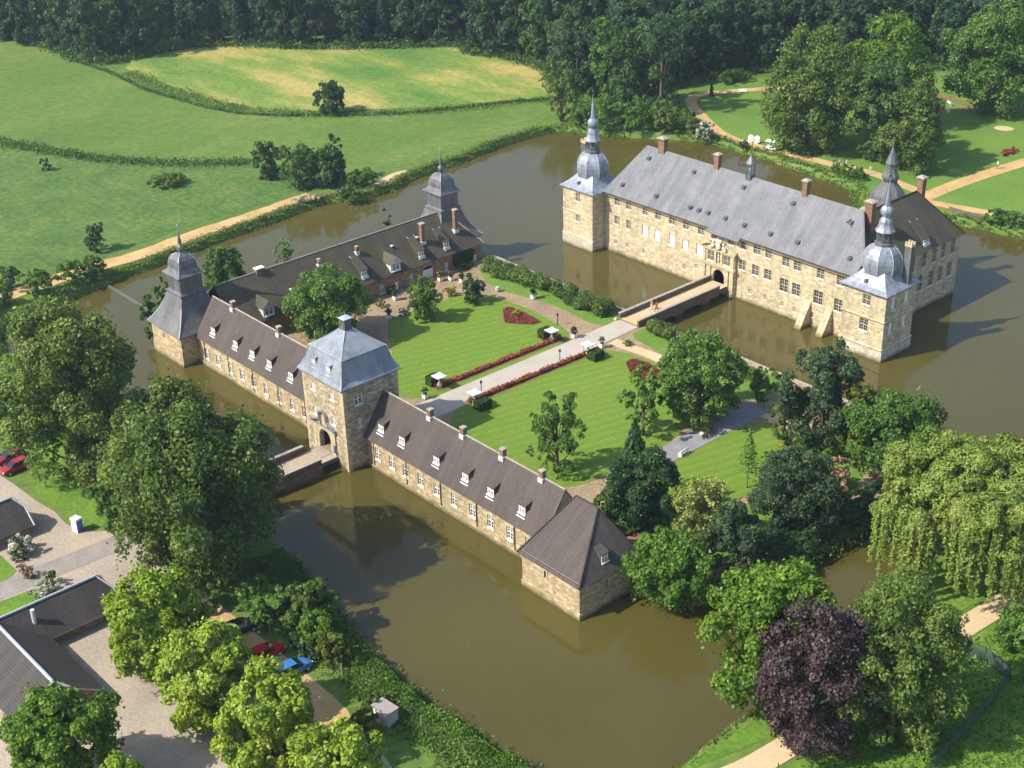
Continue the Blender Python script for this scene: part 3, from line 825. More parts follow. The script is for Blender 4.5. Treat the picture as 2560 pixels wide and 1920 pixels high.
# ---------------------------------------------------------------- front wings (north-west and south-east of the gatehouse)
def front_wing(name, label, x0, x1, windows, dormers, chims, wz, extra_holes=(), ridge_x=None):
    t = thing(name, label, 'building', ((x0 + x1) / 2, 6.5, 0.0), 'ranges of the outer castle')
    w = MB()
    holes = [(x - 0.56, x + 0.56, wz, wz + 1.78) for x in windows] + list(extra_holes)
    wall(w, 'x', 3.1, x0, x1, -1.0, 4.95, -1, holes)
    wall(w, 'x', 10.0, x0, x1, 1.0, 4.95, 1, [])
    wall(w, 'y', x0, 3.1, 10.0, -1.0, 4.95, -1, []); wall(w, 'y', x1, 3.1, 10.0, -1.0, 4.95, 1, [])
    w.poly([(x0, 3.1, 4.95), (x0, 6.55, 9.95), (x0, 10, 4.95)]); w.poly([(x1, 10, 4.95), (x1, 6.55, 9.95), (x1, 3.1, 4.95)])
    w.box(x0 + 0.02, x1 - 0.02, 2.93, 3.09, -1.0, 0.62)
    obj('wall', w, M['wingstone'], t)
    sur = MB()
    for x in windows:
        sur.box(x - 0.70, x - 0.565, 3.04, 3.098, wz - 0.1, wz + 1.9); sur.box(x + 0.565, x + 0.70, 3.04, 3.098, wz - 0.1, wz + 1.9)
        sur.box(x - 0.70, x + 0.70, 3.04, 3.098, wz + 1.905, wz + 2.08)
    obj('window_surrounds', sur, M['trim'], t)['kind'] = 'stuff'
    for x in windows: window(t, (x, 3.1, wz), 1.10, 1.76, 'cross')
    r = MB()
    thick_roof(r, [[(x0 - 0.02, 2.62, 4.50), (x1 + 0.02, 2.62, 4.50), (x1 + 0.02, 6.52, 10.12), (x0 - 0.02, 6.52, 10.12)],
                   [(x1 + 0.02, 10.45, 4.50), (x0 - 0.02, 10.45, 4.50), (x0 - 0.02, 6.53, 10.12), (x1 + 0.02, 6.53, 10.12)]])
    ro = obj('roof', r, M['tile_brown'], t)
    rc = MB(); ridge_caps(rc, (x0, 6.525, 10.12), (x1, 6.525, 10.12))
    obj('ridge_tiles', rc, M['coping'], ro, uv=False)
    dp = MB()
    for dx in [x0 + (x1 - x0) * k / 5 + 1.7 for k in range(5)]:
        dp.tube([(dx, 3.0, 0.7), (dx, 3.0, 4.5)], 0.06, 6)
    obj('downpipes', dp, M['blackmetal'], t, uv=False)['kind'] = 'stuff'
    for x in dormers:
        shed_dormer(t, x, 3.75, 5.95, 1.25, 1.25, 0.62, 1.75, 0, M['tile_brown'])
    for x in chims:
        chimney(t, x, 6.45, 9.75, 11.05, 0.62, 0.62, M['brick'], capo=0.06)
    return t

nw = front_wing('gatehouse_wing', 'low brown tiled sandstone wing running from the square gatehouse to the small spired corner tower', -33.9, 0.0,
           [-31.7, -28.5, -25.0, -21.75, -18.6, -15.3, -11.85, -8.5, -5.4], [-30.0, -23.7, -19.1, -14.6, -9.1], [-27.9, -15.5], 1.32)
se = front_wing('gatehouse_wing', 'long brown tiled sandstone wing running from the gatehouse to the hipped corner pavilion', 9.25, 44.5,
           [11.75, 14.8, 17.75, 20.9, 24.15, 27.65, 31.2, 34.65, 38.2, 41.6], [12.1, 16.6, 23.7, 29.4, 34.2, 39.9], [19.4, 26.0, 33.5, 40.6], 1.68, [(40.1, 40.5, 1.5, 1.9)])

# corner pavilion with hipped roof
pv = thing('corner_pavilion', 'square sandstone pavilion with steep hipped tile roof rising straight out of the moat', 'building', (49.3, 3.8, 0), 'ranges of the outer castle')
w = MB()
wall(w, 'x', -0.5, 44.45, 54.05, -1.0, 5.0, -1, [(48.2, 48.6, 3.0, 3.95)], 0.4)
wall(w, 'y', 54.05, -0.5, 8.6, -1.0, 5.0, 1, [(3.6, 4.0, 2.7, 3.6)], 0.4)
wall(w, 'y', 44.45, -0.5, 8.6, -1.0, 5.0, -1, []); wall(w, 'x', 8.6, 44.45, 54.05, -1.0, 5.0, 1, [])
w.box(44.33, 54.17, -0.62, -0.505, -1.0, 0.85); w.box(54.055, 54.17, -0.50, 8.6, -1.0, 0.85)
obj('wall', w, M['wingstone'], pv)
for (px, py, rz, w_, h_, z_) in ((48.4, -0.3, 0, 0.38, 0.9, 3.02), (53.85, 3.8, R90, 0.38, 0.86, 2.72)):
    m2 = MB(); m2.box(-w_ / 2, w_ / 2, 0.12, 0.16, 0, h_)
    inst('window', m2.mesh('slit_window', M['dark'], uv=False), pv, (px, py, z_), rz)
sr = MB()
for a, b in ((48.0, 48.2), (48.6, 48.8)): sr.box(a, b, -0.56, -0.503, 2.9, 4.05)
sr.box(48.0, 48.8, -0.56, -0.503, 4.052, 4.25)
obj('window_surround', sr, M['trim'], pv)
r = MB()
ap = (49.95, 6.5, 10.12); apL = (46.3, 6.5, 10.12)
thick_roof(r, [[(44.05, -0.95, 4.62), (54.45, -0.95, 4.62), ap, apL],
               [(54.45, -0.95, 4.62), (54.45, 9.0, 4.62), ap],
               [(54.45, 9.0, 4.62), (44.05, 9.0, 4.62), apL, ap],
               [(44.05, 9.0, 4.62), (44.05, -0.95, 4.62), apL]])
ro = obj('roof', r, M['tile_brown'], pv)
rc = MB()
ridge_caps(rc, apL, ap); ridge_caps(rc, (54.45, -0.95, 4.68), ap); ridge_caps(rc, (54.45, 9.0, 4.68), ap); ridge_caps(rc, (44.05, -0.95, 4.68), apL)
obj('ridge_tiles', rc, M['tile_dark'], ro, uv=False)
shed_dormer(pv, 53.45, 4.0, 5.6, 1.15, 1.2, 0.55, 1.7, R90, M['tile_brown'])
dp = MB(); dp.tube([(54.4, 8.9, 4.6), (54.15, 8.75, 4.2), (54.15, 8.75, 0.6)], 0.06, 6)
obj('downpipe', dp, M['leadtrim_blue'], pv, uv=False)

# ---------------------------------------------------------------- gatehouse
gh = thing('gatehouse', 'square rubble stone gatehouse with pale blue bell shaped slate roof and arched gateway', 'building', (4.65, 4.5, 0))
w = MB()
def arch_fill(mb, ax, fix, out, u0, u1, zs, z1, depth, n=10):
    """spandrels and vault of a round arch inside a rectangular opening u0..u1, springing at zs, top of the opening z1"""
    cu, rx, rz_ = (u0 + u1) / 2, (u1 - u0) / 2, z1 - zs - 0.02
    def P(u, d, z): return (u, fix - out * d, z) if ax == 'x' else (fix - out * d, u, z)
    arc = [(cu - rx * math.cos(math.pi * k / n), zs + rz_ * math.sin(math.pi * k / n)) for k in range(n + 1)]
    for k in range(n):
        (a, za), (b, zb) = arc[k], arc[k + 1]
        mb.poly([P(a, 0, za), P(b, 0, zb), P(b, 0, z1), P(a, 0, z1)])
        mb.poly([P(a, 0, za), P(a, depth, za), P(b, depth, zb), P(b, 0, zb)])
GA = (2.95, 5.65, 1.2, 4.45)
fw = [(1.85, 2.85, 9.95, 10.95), (6.15, 7.15, 9.95, 10.95), (1.85, 2.75, 6.15, 7.4), (6.15, 7.0, 6.15, 7.4)]
wall(w, 'x', 0.0, 0.0, 9.25, -1.0, 12.3, -1, fw + [GA], 0.3)
wall(w, 'x', 9.0, 0.0, 9.25, 0.5, 12.3, 1, [GA], 0.3)
wall(w, 'y', 9.25, 0.0, 9.0, -1.0, 12.3, 1, [(1.75, 3.1, 9.45, 10.9), (2.1, 2.75, 6.0, 7.45)], 0.3)
wall(w, 'y', 0.0, 0.0, 9.0, -1.0, 12.3, -1, [], 0.3)
arch_fill(w, 'x', 0.0, -1, GA[0], GA[1], 3.1, GA[3], 0.5)
arch_fill(w, 'x', 9.0, 1, GA[0], GA[1], 3.1, GA[3], 0.5)
w.poly([(2.95, 0.3, 1.2), (2.95, 8.7, 1.2), (2.95, 8.7, 4.5), (2.95, 0.3, 4.5)][::-1]); w.poly([(5.65, 0.3, 1.2), (5.65, 8.7, 1.2), (5.65, 8.7, 4.5), (5.65, 0.3, 4.5)])
w.poly([(2.95, 0.3, 4.47), (5.65, 0.3, 4.47), (5.65, 8.7, 4.47), (2.95, 8.7, 4.47)][::-1])
obj('wall', w, M['gatestone'], gh)
q = MB()
rgq = random.Random(3)
for cx_, cy_, sx_, sy_ in ((9.25, 0.0, 1, -1), (0.0, 0.0, -1, -1), (9.25, 9.0, 1, 1)):
    z = -0.9; k = 0
    while z < 12.0:
        hh = rgq.uniform(0.38, 0.5)
        la, lb = (0.62, 0.34) if k % 2 else (0.34, 0.62)
        xa, xb = sorted((cx_ + sx_ * 0.035, cx_ - sx_ * la)); ya, yb = sorted((cy_ + sy_ * 0.035, cy_ - sy_ * lb))
        q.box(xa, xb, ya, yb, z, z + hh - 0.03)
        z += hh; k += 1
obj('quoins', q, M['trim'], gh)['kind'] = 'stuff'
fl = MB(); fl.poly([(2.95, -0.2, 1.52), (5.65, -0.2, 1.52), (5.65, 9.3, 1.52), (2.95, 9.3, 1.52)])
obj('passage_floor', fl, cobble, gh, uv=False)
for ga, gb_ in ((2.97, 3.09), (5.52, 5.63)):
    gt = MB(); gt.box(ga, gb_, 0.6, 1.9, 1.53, 4.2)
    obj('gate_leaf', gt, M['dark'], gh, uv=False)
p = MB()   # dressed portal with broken pediment and niche
p.box(1.75, 2.35, -0.22, -0.003, 1.3, 4.75); p.box(6.15, 6.75, -0.22, -0.003, 1.3, 4.75)
p.box(2.35, 2.93, -0.16, -0.003, 1.3, 4.75); p.box(5.67, 6.15, -0.16, -0.003, 1.3, 4.75)
arch_fill(p, 'x', -0.16, -1, 2.93, 5.67, 3.05, 4.75, 0.15)
p.box(1.6, 6.9, -0.30, -0.003, 4.76, 5.15)
p.box(3.35, 3.62, -0.30, -0.003, 5.3, 6.75); p.box(4.95, 5.22, -0.30, -0.003, 5.3, 6.75); p.box(3.62, 4.95, -0.08, -0.003, 5.3, 7.2)
obj('portal', p, M['trim'], gh)
p = MB()
p.box(1.45, 7.05, -0.42, -0.003, 5.155, 5.26)
for sx, a0, a1 in ((-1, 1.45, 3.3), (1, 7.05, 5.27)):
    z0_, z1_ = 5.28, 6.05
    v = [(a0, z0_), (a1, z1_ - 0.05), (a1, z1_ + 0.10), (a0, z0_ + 0.14)]
    pts_f = [(x, -0.45, z) for x, z in v]; pts_b = [(x, -0.003, z) for x, z in v]
    p.poly(pts_f if sx < 0 else pts_f[::-1])
    for i in range(4): p.poly([pts_f[i], pts_f[(i + 1) % 4], pts_b[(i + 1) % 4], pts_b[i]])
n = 10
for k in range(n):
    a, b = math.pi * k / n, math.pi * (k + 1) / n
    c0 = lambda r_, t_: (4.285 - r_ * math.cos(t_), 6.75 + r_ * 0.95 * math.sin(t_))
    (xa, za), (xb, zb), (xc, zc), (xd, zd) = c0(0.93, a), c0(0.93, b), c0(0.70, b), c0(0.70, a)
    p.poly([(xa, -0.45, za), (xd, -0.45, zd), (xc, -0.45, zc), (xb, -0.45, zb)])
    p.poly([(xa, -0.003, za), (xa, -0.45, za), (xb, -0.45, zb), (xb, -0.003, zb)])
    p.poly([(xd, -0.45, zd), (xd, -0.003, zd), (xc, -0.003, zc), (xc, -0.45, zc)])
p.box(3.355, 3.60, -0.45, -0.305, 5.9, 6.75); p.box(4.97, 5.215, -0.45, -0.305, 5.9, 6.75)
obj('pediment', p, M['lead'], gh)
for a, b, c, d in fw: window(gh, ((a + b) / 2, 0, c), b - a - 0.02, d - c - 0.02, 'cross')
window(gh, (9.25, 2.425, 9.45), 1.3, 1.43, 'cross', R90); window(gh, (9.25, 2.425, 6.0), 0.6, 1.4, 'cross', R90)
sur = MB()
for ya, yb, za, zb in ((1.75, 3.1, 9.45, 10.9), (2.1, 2.75, 6.0, 7.45)):
    sur.box(9.253, 9.31, ya - 0.2, ya - 0.005, za - 0.2, zb + 0.2); sur.box(9.253, 9.31, yb + 0.005, yb + 0.2, za - 0.2, zb + 0.2)
    sur.box(9.253, 9.31, ya, yb, za - 0.2, za - 0.15); sur.box(9.253, 9.31, ya, yb, zb + 0.01, zb + 0.2)
obj('window_surrounds', sur, M['trim'], gh)['kind'] = 'stuff'
r = MB()
r.lathe([(5.0, 12.36), (5.02, 12.55), (4.62, 13.0), (4.25, 13.75), (3.95, 14.7), (3.62, 15.78)], 4.65, 4.5, 4, sq=[1] * 6, rot=math.pi / 4, oct_=False)
ro = obj('roof', r, M['slate_blue'], gh)
r = MB()
r.lathe([(3.72, 15.785), (3.70, 15.93), (0.60, 18.25)], 4.65, 4.5, 4, sq=[1] * 3, rot=math.pi / 4, oct_=False)
obj('upper_roof', r, M['slate_blue'], ro)
hp = MB()
for sx, sy in ((1, -1), (-1, -1), (1, 1), (-1, 1)):
    hp.tube([(4.65 + sx * 5.0, 4.5 + sy * 5.0, 12.5), (4.65 + sx * 4.62, 4.5 + sy * 4.62, 13.02), (4.65 + sx * 4.25, 4.5 + sy * 4.25, 13.78), (4.65 + sx * 3.95, 4.5 + sy * 3.95, 14.72), (4.65 + sx * 3.70, 4.5 + sy * 3.70, 15.9), (4.65 + sx * 0.62, 4.5 + sy * 0.62, 18.28)], 0.08, 6)
obj('hip_lead', hp, M['leadtrim_blue'], ro, uv=False)
r = MB(); r.box(4.65 - 0.58, 4.65 + 0.58, 4.5 - 0.58, 4.5 + 0.58, 17.9, 19.8)
lt = obj('roof_lantern', r, M['lead_dark'], gh)
r = MB(); r.lathe([(0.72, 19.805), (0.72, 19.9), (0.1, 20.05)], 4.65, 4.5, 4, sq=[1] * 3, rot=math.pi / 4, oct_=False); r.tube([(4.65, 4.5, 20.0), (4.65, 4.5, 20.9)], [0.04, 0.02], 5)
obj('lantern_cap', r, M['leadtrim_blue'], lt, uv=False)
for x in (2.65, 5.95):
    shed_dormer(gh, x, 0.35, 13.35, 0.95, 1.45, 0.55, 1.5, 0, M['slate_blue'])
sg = MB(); sg.box(6.32, 6.72, -0.30, -0.24, 2.0, 3.1)
tag(obj('sign', sg, M['signblue'], None, loc=(6.52, -0.27, 2.0)), 'small dark blue notice board fixed beside the gatehouse arch', 'sign')

# ---------------------------------------------------------------- spired corner towers of the outer castle
def spire_tower(label, cx, cy, h=4.45):
    t = thing('corner_tower', label, 'tower', (cx, cy, 0), 'spired corner towers of the outer castle')
    w = MB()
    wall(w, 'x', cy - h, cx - h, cx + h, -1.0, 5.05, -1, [(cx - 1.1, cx - 0.75, 3.2, 4.0)], 0.35)
    wall(w, 'y', cx + h, cy - h, cy + h, -1.0, 5.05, 1, []); wall(w, 'y', cx - h, cy - h, cy + h, -1.0, 5.05, -1, []); wall(w, 'x', cy + h, cx - h, cx + h, -1.0, 5.05, 1, [])
    w.box(cx - h - 0.12, cx + h + 0.12, cy - h - 0.12, cy - h - 0.004, -1.0, 0.6)
    obj('wall', w, M['wingstone'], t)
    sl = MB(); sl.box(cx - 1.1, cx - 0.75, cy - h + 0.3, cy - h + 0.34, 3.2, 4.0)
    obj('window', sl, M['dark'], t, uv=False)
    r = MB()
    r.lathe([(h + 0.42, 4.95), (h + 0.42, 5.08), (h - 0.15, 5.75), (3.45, 7.0), (2.75, 8.4), (2.25, 9.9), (2.12, 10.35)], cx, cy, 4, sq=[1] * 7, rot=math.pi / 4, oct_=False)
    r0 = obj('roof', r, M['slate_tower'], t)
    hp = MB()
    for sx, sy in ((1, -1), (-1, -1), (1, 1), (-1, 1)):
        hp.tube([(cx + sx * k, cy + sy * k, z + 0.02) for k, z in ((h + 0.42, 5.08), (h - 0.15, 5.75), (3.45, 7.0), (2.75, 8.4), (2.25, 9.9))], 0.09, 6)
    obj('hip_lead', hp, M['leadtrim_blue'], r0, uv=False)
    r = MB()
    r.lathe([(2.32, 10.30), (2.32, 10.45), (1.98, 10.62), (1.90, 10.7), (1.90, 13.2)], cx, cy, 4, sq=[1] * 5, rot=math.pi / 4, oct_=False)
    obj('lantern', r, M['lead_dark'], t)
    r = MB()
    r.lathe([(2.38, 13.22), (2.38, 13.36), (1.85, 13.75), (1.62, 14.2), (1.58, 14.9), (1.42, 15.6), (1.05, 16.15), (0.5, 16.5), (0.25, 16.65)], cx, cy, 4, sq=[1, 1, 1, 1, 1, 1, 1, 1, 0.5], rot=math.pi / 4, oct_=False)
    d = obj('dome', r, M['lead_dark'], t)
    hp = MB()
    for sx, sy in ((1, -1), (-1, -1), (1, 1)):
        hp.tube([(cx + sx * k, cy + sy * k, z + 0.02) for k, z in ((2.38, 13.36), (1.85, 13.75), (1.62, 14.2), (1.58, 14.9), (1.42, 15.6), (1.05, 16.15), (0.5, 16.5))], 0.06, 5)
    obj('hip_lead', hp, M['leadtrim_blue'], d, uv=False)
    r = MB()
    r.lathe([(0.25, 16.5), (0.42, 16.8), (0.58, 17.2), (0.52, 17.55), (0.28, 17.8), (0.22, 17.95), (0.32, 18.2), (0.14, 19.2), (0.05, 20.8)], cx, cy, 12, oct_=False)
    sp = obj('spire', r, M['lead_dark'], t, smooth=True)
    r = MB(); r.ball((cx, cy, 20.95), 0.14)
    obj('finial', r, M['copper'], sp, uv=False, smooth=True)
    sv = MB(); sv.box(cx - 1.0, cx - 0.72, cy - 3.75, cy - 3.2, 6.3, 6.75)
    obj('roof_vent', sv, M['lead_dark'], t, uv=False)
    return t
spire_tower('small square tower with bell shaped spire at the moat corner beside the front wing', -38.55, 4.65)
spire_tower('small square tower with bell shaped spire behind the far end of the mossy range', -38.2, 55.7)

# ---------------------------------------------------------------- long side range of the outer castle
ne = thing('side_range', 'long low range with mossy tile roof, white dormers and tall chimneys facing the courtyard', 'building', (-37, 34, 0), 'ranges of the outer castle')
w = MB()
NEW = [(36.05, 37.15, 1.85, 3.45), (42.45, 43.35, 1.7, 3.4), (50.05, 50.9, 1.7, 3.3)]
NEH = NEW + [(39.35, 40.15, 1.5, 2.95), (45.3, 47.7, 1.5, 3.8), (56.55, 57.45, 1.5, 2.75), (14.0, 15.2, 1.9, 3.3), (22.0, 23.2, 1.9, 3.3), (28.6, 29.8, 1.9, 3.3), (56.2, 57.0, 3.2, 3.9)]
wall(w, 'y', -31.45, 10.2, 58.4, -1.0, 5.0, 1, NEH, 0.28)
wall(w, 'y', -43.0, 9.0, 58.4, -1.0, 5.0, -1, []); wall(w, 'x', 58.4, -43.0, -31.45, -1.0, 5.0, 1, []); wall(w, 'x', 10.2, -34, -31.45, 0, 5.0, -1, [])
arch_fill(w, 'y', -31.45, 1, 45.3, 47.7, 2.8, 3.8, 0.28)
obj('wall', w, M['barnstone'], ne)
for a, b, c, d in NEW + [(14.0, 15.2, 1.9, 3.3), (22.0, 23.2, 1.9, 3.3), (28.6, 29.8, 1.9, 3.3)]: window(ne, (-31.45, (a + b) / 2, c), b - a - 0.02, d - c - 0.02, 'cross', R90)
for a, b, c, d in ((39.35, 40.15, 1.5, 2.95), (56.55, 57.45, 1.5, 2.75)):
    dd = MB(); dd.box(-31.68, -31.62, a + 0.02, b - 0.02, c, d - 0.02)
    do = obj('door', dd, M['white'], ne, loc=(-31.65, (a + b) / 2, c), uv=False)
    hd = MB(); hd.box(-31.62, -31.58, b - 0.16, b - 0.10, c + 0.7, c + 0.76); obj('handle', hd, M['blackmetal'], do, uv=False)
dd = MB(); dd.box(-31.66, -31.60, 45.35, 46.48, 1.5, 3.15); dd.box(-31.66, -31.60, 46.52, 47.65, 1.5, 3.15)
for k in range(9): dd.box(-31.598, -31.585, 45.40 + k * 0.255, 45.42 + k * 0.255, 1.55, 3.1)
obj('barn_door', dd, M['white'], ne, uv=False)
dd = MB(); dd.box(-32.0, -31.74, 45.3, 47.7, 1.5, 3.8); obj('doorway', dd, M['dark'], ne, uv=False)
r = MB()
thick_roof(r, [[(-30.95, 8.6, 4.62), (-30.95, 58.75, 4.62), (-37.15, 54.9, 10.08), (-37.15, 8.6, 10.08)],
               [(-43.4, 58.75, 4.62), (-43.4, 8.6, 4.62), (-37.16, 8.6, 10.08), (-37.16, 54.9, 10.08)],
               [(-30.95, 58.75, 4.62), (-43.4, 58.75, 4.62), (-37.155, 54.9, 10.08)]])
ro = obj('roof', r, M['tile_moss'], ne)
rc = MB(); ridge_caps(rc, (-37.155, 9, 10.1), (-37.155, 54.9, 10.1)); ridge_caps(rc, (-37.155, 54.9, 10.1), (-30.95, 58.75, 4.66))
obj('ridge_tiles', rc, M['coping'], ro, uv=False)
for y in (33.6, 45.6, 51.1): shed_dormer(ne, -32.0, y, 5.75, 1.2, 1.15, 1.35, 2.6, R90, M['tile_moss'])
for y in (39.6, 14.5): gable_dormer(ne, -31.3, y, 5.1, 2.0, 1.55, 1.0, 1.7, R90, M['tile_moss'], M['leadtrim'])
chimney(ne, -33.9, 47.5, 7.0, 10.5, 0.75, 0.75, M['brick'], capo=0.1)
chimney(ne, -33.7, 54.7, 7.2, 11.1, 0.7, 0.7, M['brick'], capo=0.1)
chimney(ne, -35.3, 34.8, 8.4, 9.6, 0.5, 0.5, M['brick'], capo=0.04)
chimney(ne, -35.3, 27.2, 8.4, 9.6, 0.5, 0.5, M['brick'], capo=0.04)
chimney(ne, -37.1, 17.0, 9.6, 10.6, 0.95, 1.5, M['brick'], M['whitesill'], 0.05, base=False)
rl = MB()
for y_, x_ in ((20.3, -33.5), (21.2, -33.0), (24.6, -33.4), (26.4, -33.2), (41.5, -34.6), (46.9, -34.6), (18.6, -32.6)):
    z_ = 4.62 + (-30.95 - x_) * 0.88
    rl.box(x_ - 0.25, x_ + 0.25, y_ - 0.22, y_ + 0.22, z_ + 0.1, z_ + 0.3)
obj('rooflights', rl, M['leadtrim'], ne, uv=False)['kind'] = 'stuff'
# ---------------------------------------------------------------- main palace
pl = thing('palace', 'large pale sandstone main palace with grey slate roof and carved entrance portal in the water', 'palace', (5, 90, 0))
FY = 79.85
up = [(-19.25, 1.15, 8.95, 1.5), (-16.45, 1.1, 8.95, 1.55), (-12.45, 1.1, 8.95, 1.6), (-9.45, 1.1, 8.95, 1.6), (-6.2, 1.2, 8.95, 1.6), (-3.0, 1.2, 8.95, 1.6), (0.35, 1.25, 8.95, 1.6),
      (3.3, 1.2, 8.95, 1.55), (6.9, 1.2, 8.95, 1.55), (9.6, 1.2, 8.9, 1.6), (12.35, 1.25, 8.9, 1.65), (14.8, 1.2, 8.9, 1.65), (18.3, 1.35, 8.55, 1.6), (20.6, 1.35, 8.5, 1.6), (25.1, 1.35, 8.5, 1.65), (28.95, 1.4, 8.5, 1.65)]
mid = [(-19.3, 1.0, 5.4, 1.6, 'lattice'), (-16.4, 1.0, 5.3, 1.7, 'lattice'), (-12.45, 1.3, 5.1, 2.0, 'blind'), (-9.45, 1.3, 5.2, 1.85, 'blind'), (-6.1, 1.3, 5.1, 2.1, 'blind'), (-3.05, 1.1, 5.2, 1.8, 'blind'), (0.2, 1.45, 5.1, 2.0, 'blind'),
       (9.5, 1.35, 5.3, 1.75, 'lattice'), (12.3, 1.35, 5.2, 1.8, 'lattice'), (14.85, 1.4, 5.2, 1.75, 'lattice'), (18.2, 1.6, 4.1, 2.3, 'lattice'), (20.65, 1.5, 4.2, 2.1, 'lattice'), (25.0, 1.75, 4.1, 2.3, 'lattice'), (28.9, 1.6, 4.1, 2.1, 'lattice')]
small = [(-19.5, 1.6), (-16.6, 1.75), (-12.6, 1.8), (-3.1, 1.6), (-0.4, 2.6), (11.4, 1.6), (14.6, 1.55), (18.1, 1.55), (20.6, 1.3), (29.8, 1.1), (24.0, 1.6)]
holes = [(x - a / 2, x + a / 2, z, z + h) for x, a, z, h in up] + [(x - a / 2, x + a / 2, z, z + h) for x, a, z, h, s_ in mid] + [(x - 0.35, x + 0.35, z, z + 0.8) for x, z in small]
PA = (3.75, 6.25, 1.55, 4.15)
PW = [(2.45, 3.85, 5.35, 7.0), (5.95, 7.35, 5.35, 7.0)]
w = MB()
# facade beside and above the portal bay (the bay itself stands 0.5 m proud)
wall(w, 'x', FY, -22.3, 1.35, -1.0, 11.1, -1, [h for h in holes if h[1] < 1.35])
wall(w, 'x', FY, 8.4, 31.65, -1.0, 11.1, -1, [h for h in holes if h[0] > 8.4])
wall(w, 'x', FY, 1.35, 8.4, 8.0, 11.1, -1, [h for h in holes if 1.35 < h[0] and h[1] < 8.4])
wall(w, 'y', -22.3, 79.85, 93.2, -1.0, 11.1, -1, []); wall(w, 'x', 93.2, -22.3, 19.0, -1.0, 11.1, 1, [])
w.box(-22.2, 1.3, FY - 0.14, FY - 0.004, -1.0, 0.55); w.box(8.45, 31.6, FY - 0.14, FY - 0.004, -1.0, 0.55)
RWH = [(y - 0.62, y + 0.62, 7.6, 10.1) for y in (93.6, 96.8, 99.6, 102.1, 104.9)] + [(y - 0.62, y + 0.62, 3.6, 6.2) for y in (93.2, 96.3, 99.2, 101.9, 104.5)] + [(y - 0.3, y + 0.3, 1.1, 1.8) for y in (99.2, 101.6, 104.1)]
wall(w, 'y', 32.55, 84.4, 106.7, -1.0, 10.75, 1, RWH); wall(w, 'x', 106.7, 19.0, 32.55, -1.0, 10.75, 1, []); wall(w, 'y', 19.0, 93.2, 106.7, -1.0, 10.75, -1, [])
obj('wall', w, M['palace'], pl)
for x, a, z, h in up: window(pl, (x, FY, z), a - 0.02, h - 0.02, 'lattice')
for x, a, z, h, s_ in mid: window(pl, (x, FY, z), a - 0.02, h - 0.02, s_)
for x, z in small: window(pl, (x, FY, z), 0.68, 0.78, 'lattice')
for y0_, y1_, z0_, z1_ in RWH: window(pl, (32.55, (y0_ + y1_) / 2, z0_), y1_ - y0_ - 0.02, z1_ - z0_ - 0.02, 'lattice' if z0_ > 2 else 'lattice', R90)
s_ = MB()   # dressed stone surrounds and facade cornice
for x, a, z, h in up + [m_[:4] for m_ in mid]:
    s_.box(x - a / 2 - 0.16, x - a / 2 - 0.01, FY - 0.05, FY - 0.003, z - 0.12, z + h + 0.14); s_.box(x + a / 2 + 0.01, x + a / 2 + 0.16, FY - 0.05, FY - 0.003, z - 0.12, z + h + 0.14)
    s_.box(x - a / 2 - 0.009, x + a / 2 + 0.009, FY - 0.05, FY - 0.003, z + h + 0.01, z + h + 0.14)
obj('window_surrounds', s_, M['trim'], pl)['kind'] = 'stuff'
# entrance bay
BY = 79.3
b = MB()
wall(b, 'x', BY, 1.35, 8.4, -1.0, 8.0, -1, PW + [PA, (4.5, 5.3, 5.3, 7.2)], 0.45)
arch_fill(b, 'x', BY, -1, PA[0], PA[1], 2.85, PA[3], 0.5)
wall(b, 'y', 1.35, BY, FY, -1, 8.0, -1, []); wall(b, 'y', 8.4, BY, FY, -1, 8.0, 1, [])
b.poly([(1.35, BY, 8.0), (8.4, BY, 8.0), (8.4, FY, 8.0), (1.35, FY, 8.0)])
obj('entrance_bay', b, M['trim'], pl)
d_ = MB(); d_.box(3.75, 6.25, 81.5, 81.6, 1.5, 4.2); d_.poly([(3.75, 79.8, 1.9), (3.75, 81.5, 1.9), (3.75, 81.5, 4.2), (3.75, 79.8, 4.2)]); d_.poly([(6.25, 81.5, 1.9), (6.25, 79.8, 1.9), (6.25, 79.8, 4.2), (6.25, 81.5, 4.2)]); d_.box(4.5, 5.3, 79.72, 79.74, 5.3, 7.2)
d_.poly([(3.75, 79.8, 4.18), (3.75, 81.5, 4.18), (6.25, 81.5, 4.18), (6.25, 79.8, 4.18)])
obj('doorway', d_, M['dark'], pl, uv=False)
for a, b_, c, e in PW: window(pl, ((a + b_) / 2, BY, c), b_ - a - 0.02, e - c - 0.02, 'lattice')
p = MB()
for xa, xb in ((1.45, 2.15), (2.75, 3.35), (6.6, 7.2), (7.7, 8.3)):
    p.box(xa, xb, BY - 0.22, BY - 0.003, 0.1 if xa > 7 else 1.2, 4.55)
p.box(1.25, 8.5, BY - 0.32, BY - 0.003, 4.56, 4.85); p.box(1.1, 8.65, BY - 0.46, BY - 0.003, 4.855, 5.05)
for xa, xb in ((1.5, 2.1), (4.0, 4.45), (5.35, 5.8), (7.65, 8.25)):
    p.box(xa, xb, BY - 0.18, BY - 0.003, 5.06, 7.35)
p.box(1.25, 8.5, BY - 0.3, BY - 0.003, 7.36, 7.62)
for sx, a0, a1 in ((-1, 1.0, 3.2), (1, 8.75, 6.55)):   # broken pediment
    v = [(a0, 7.64), (a1, 8.75), (a1, 8.98), (a0, 7.9)]
    f_ = [(x, BY - 0.5, z) for x, z in v]; k_ = [(x, BY - 0.003, z) for x, z in v]
    p.poly(f_ if sx < 0 else f_[::-1])
    for i in range(4): p.poly([f_[i], f_[(i + 1) % 4], k_[(i + 1) % 4], k_[i]])
obj('portal', p, M['trim'], pl)
p = MB(); rg = random.Random(8)
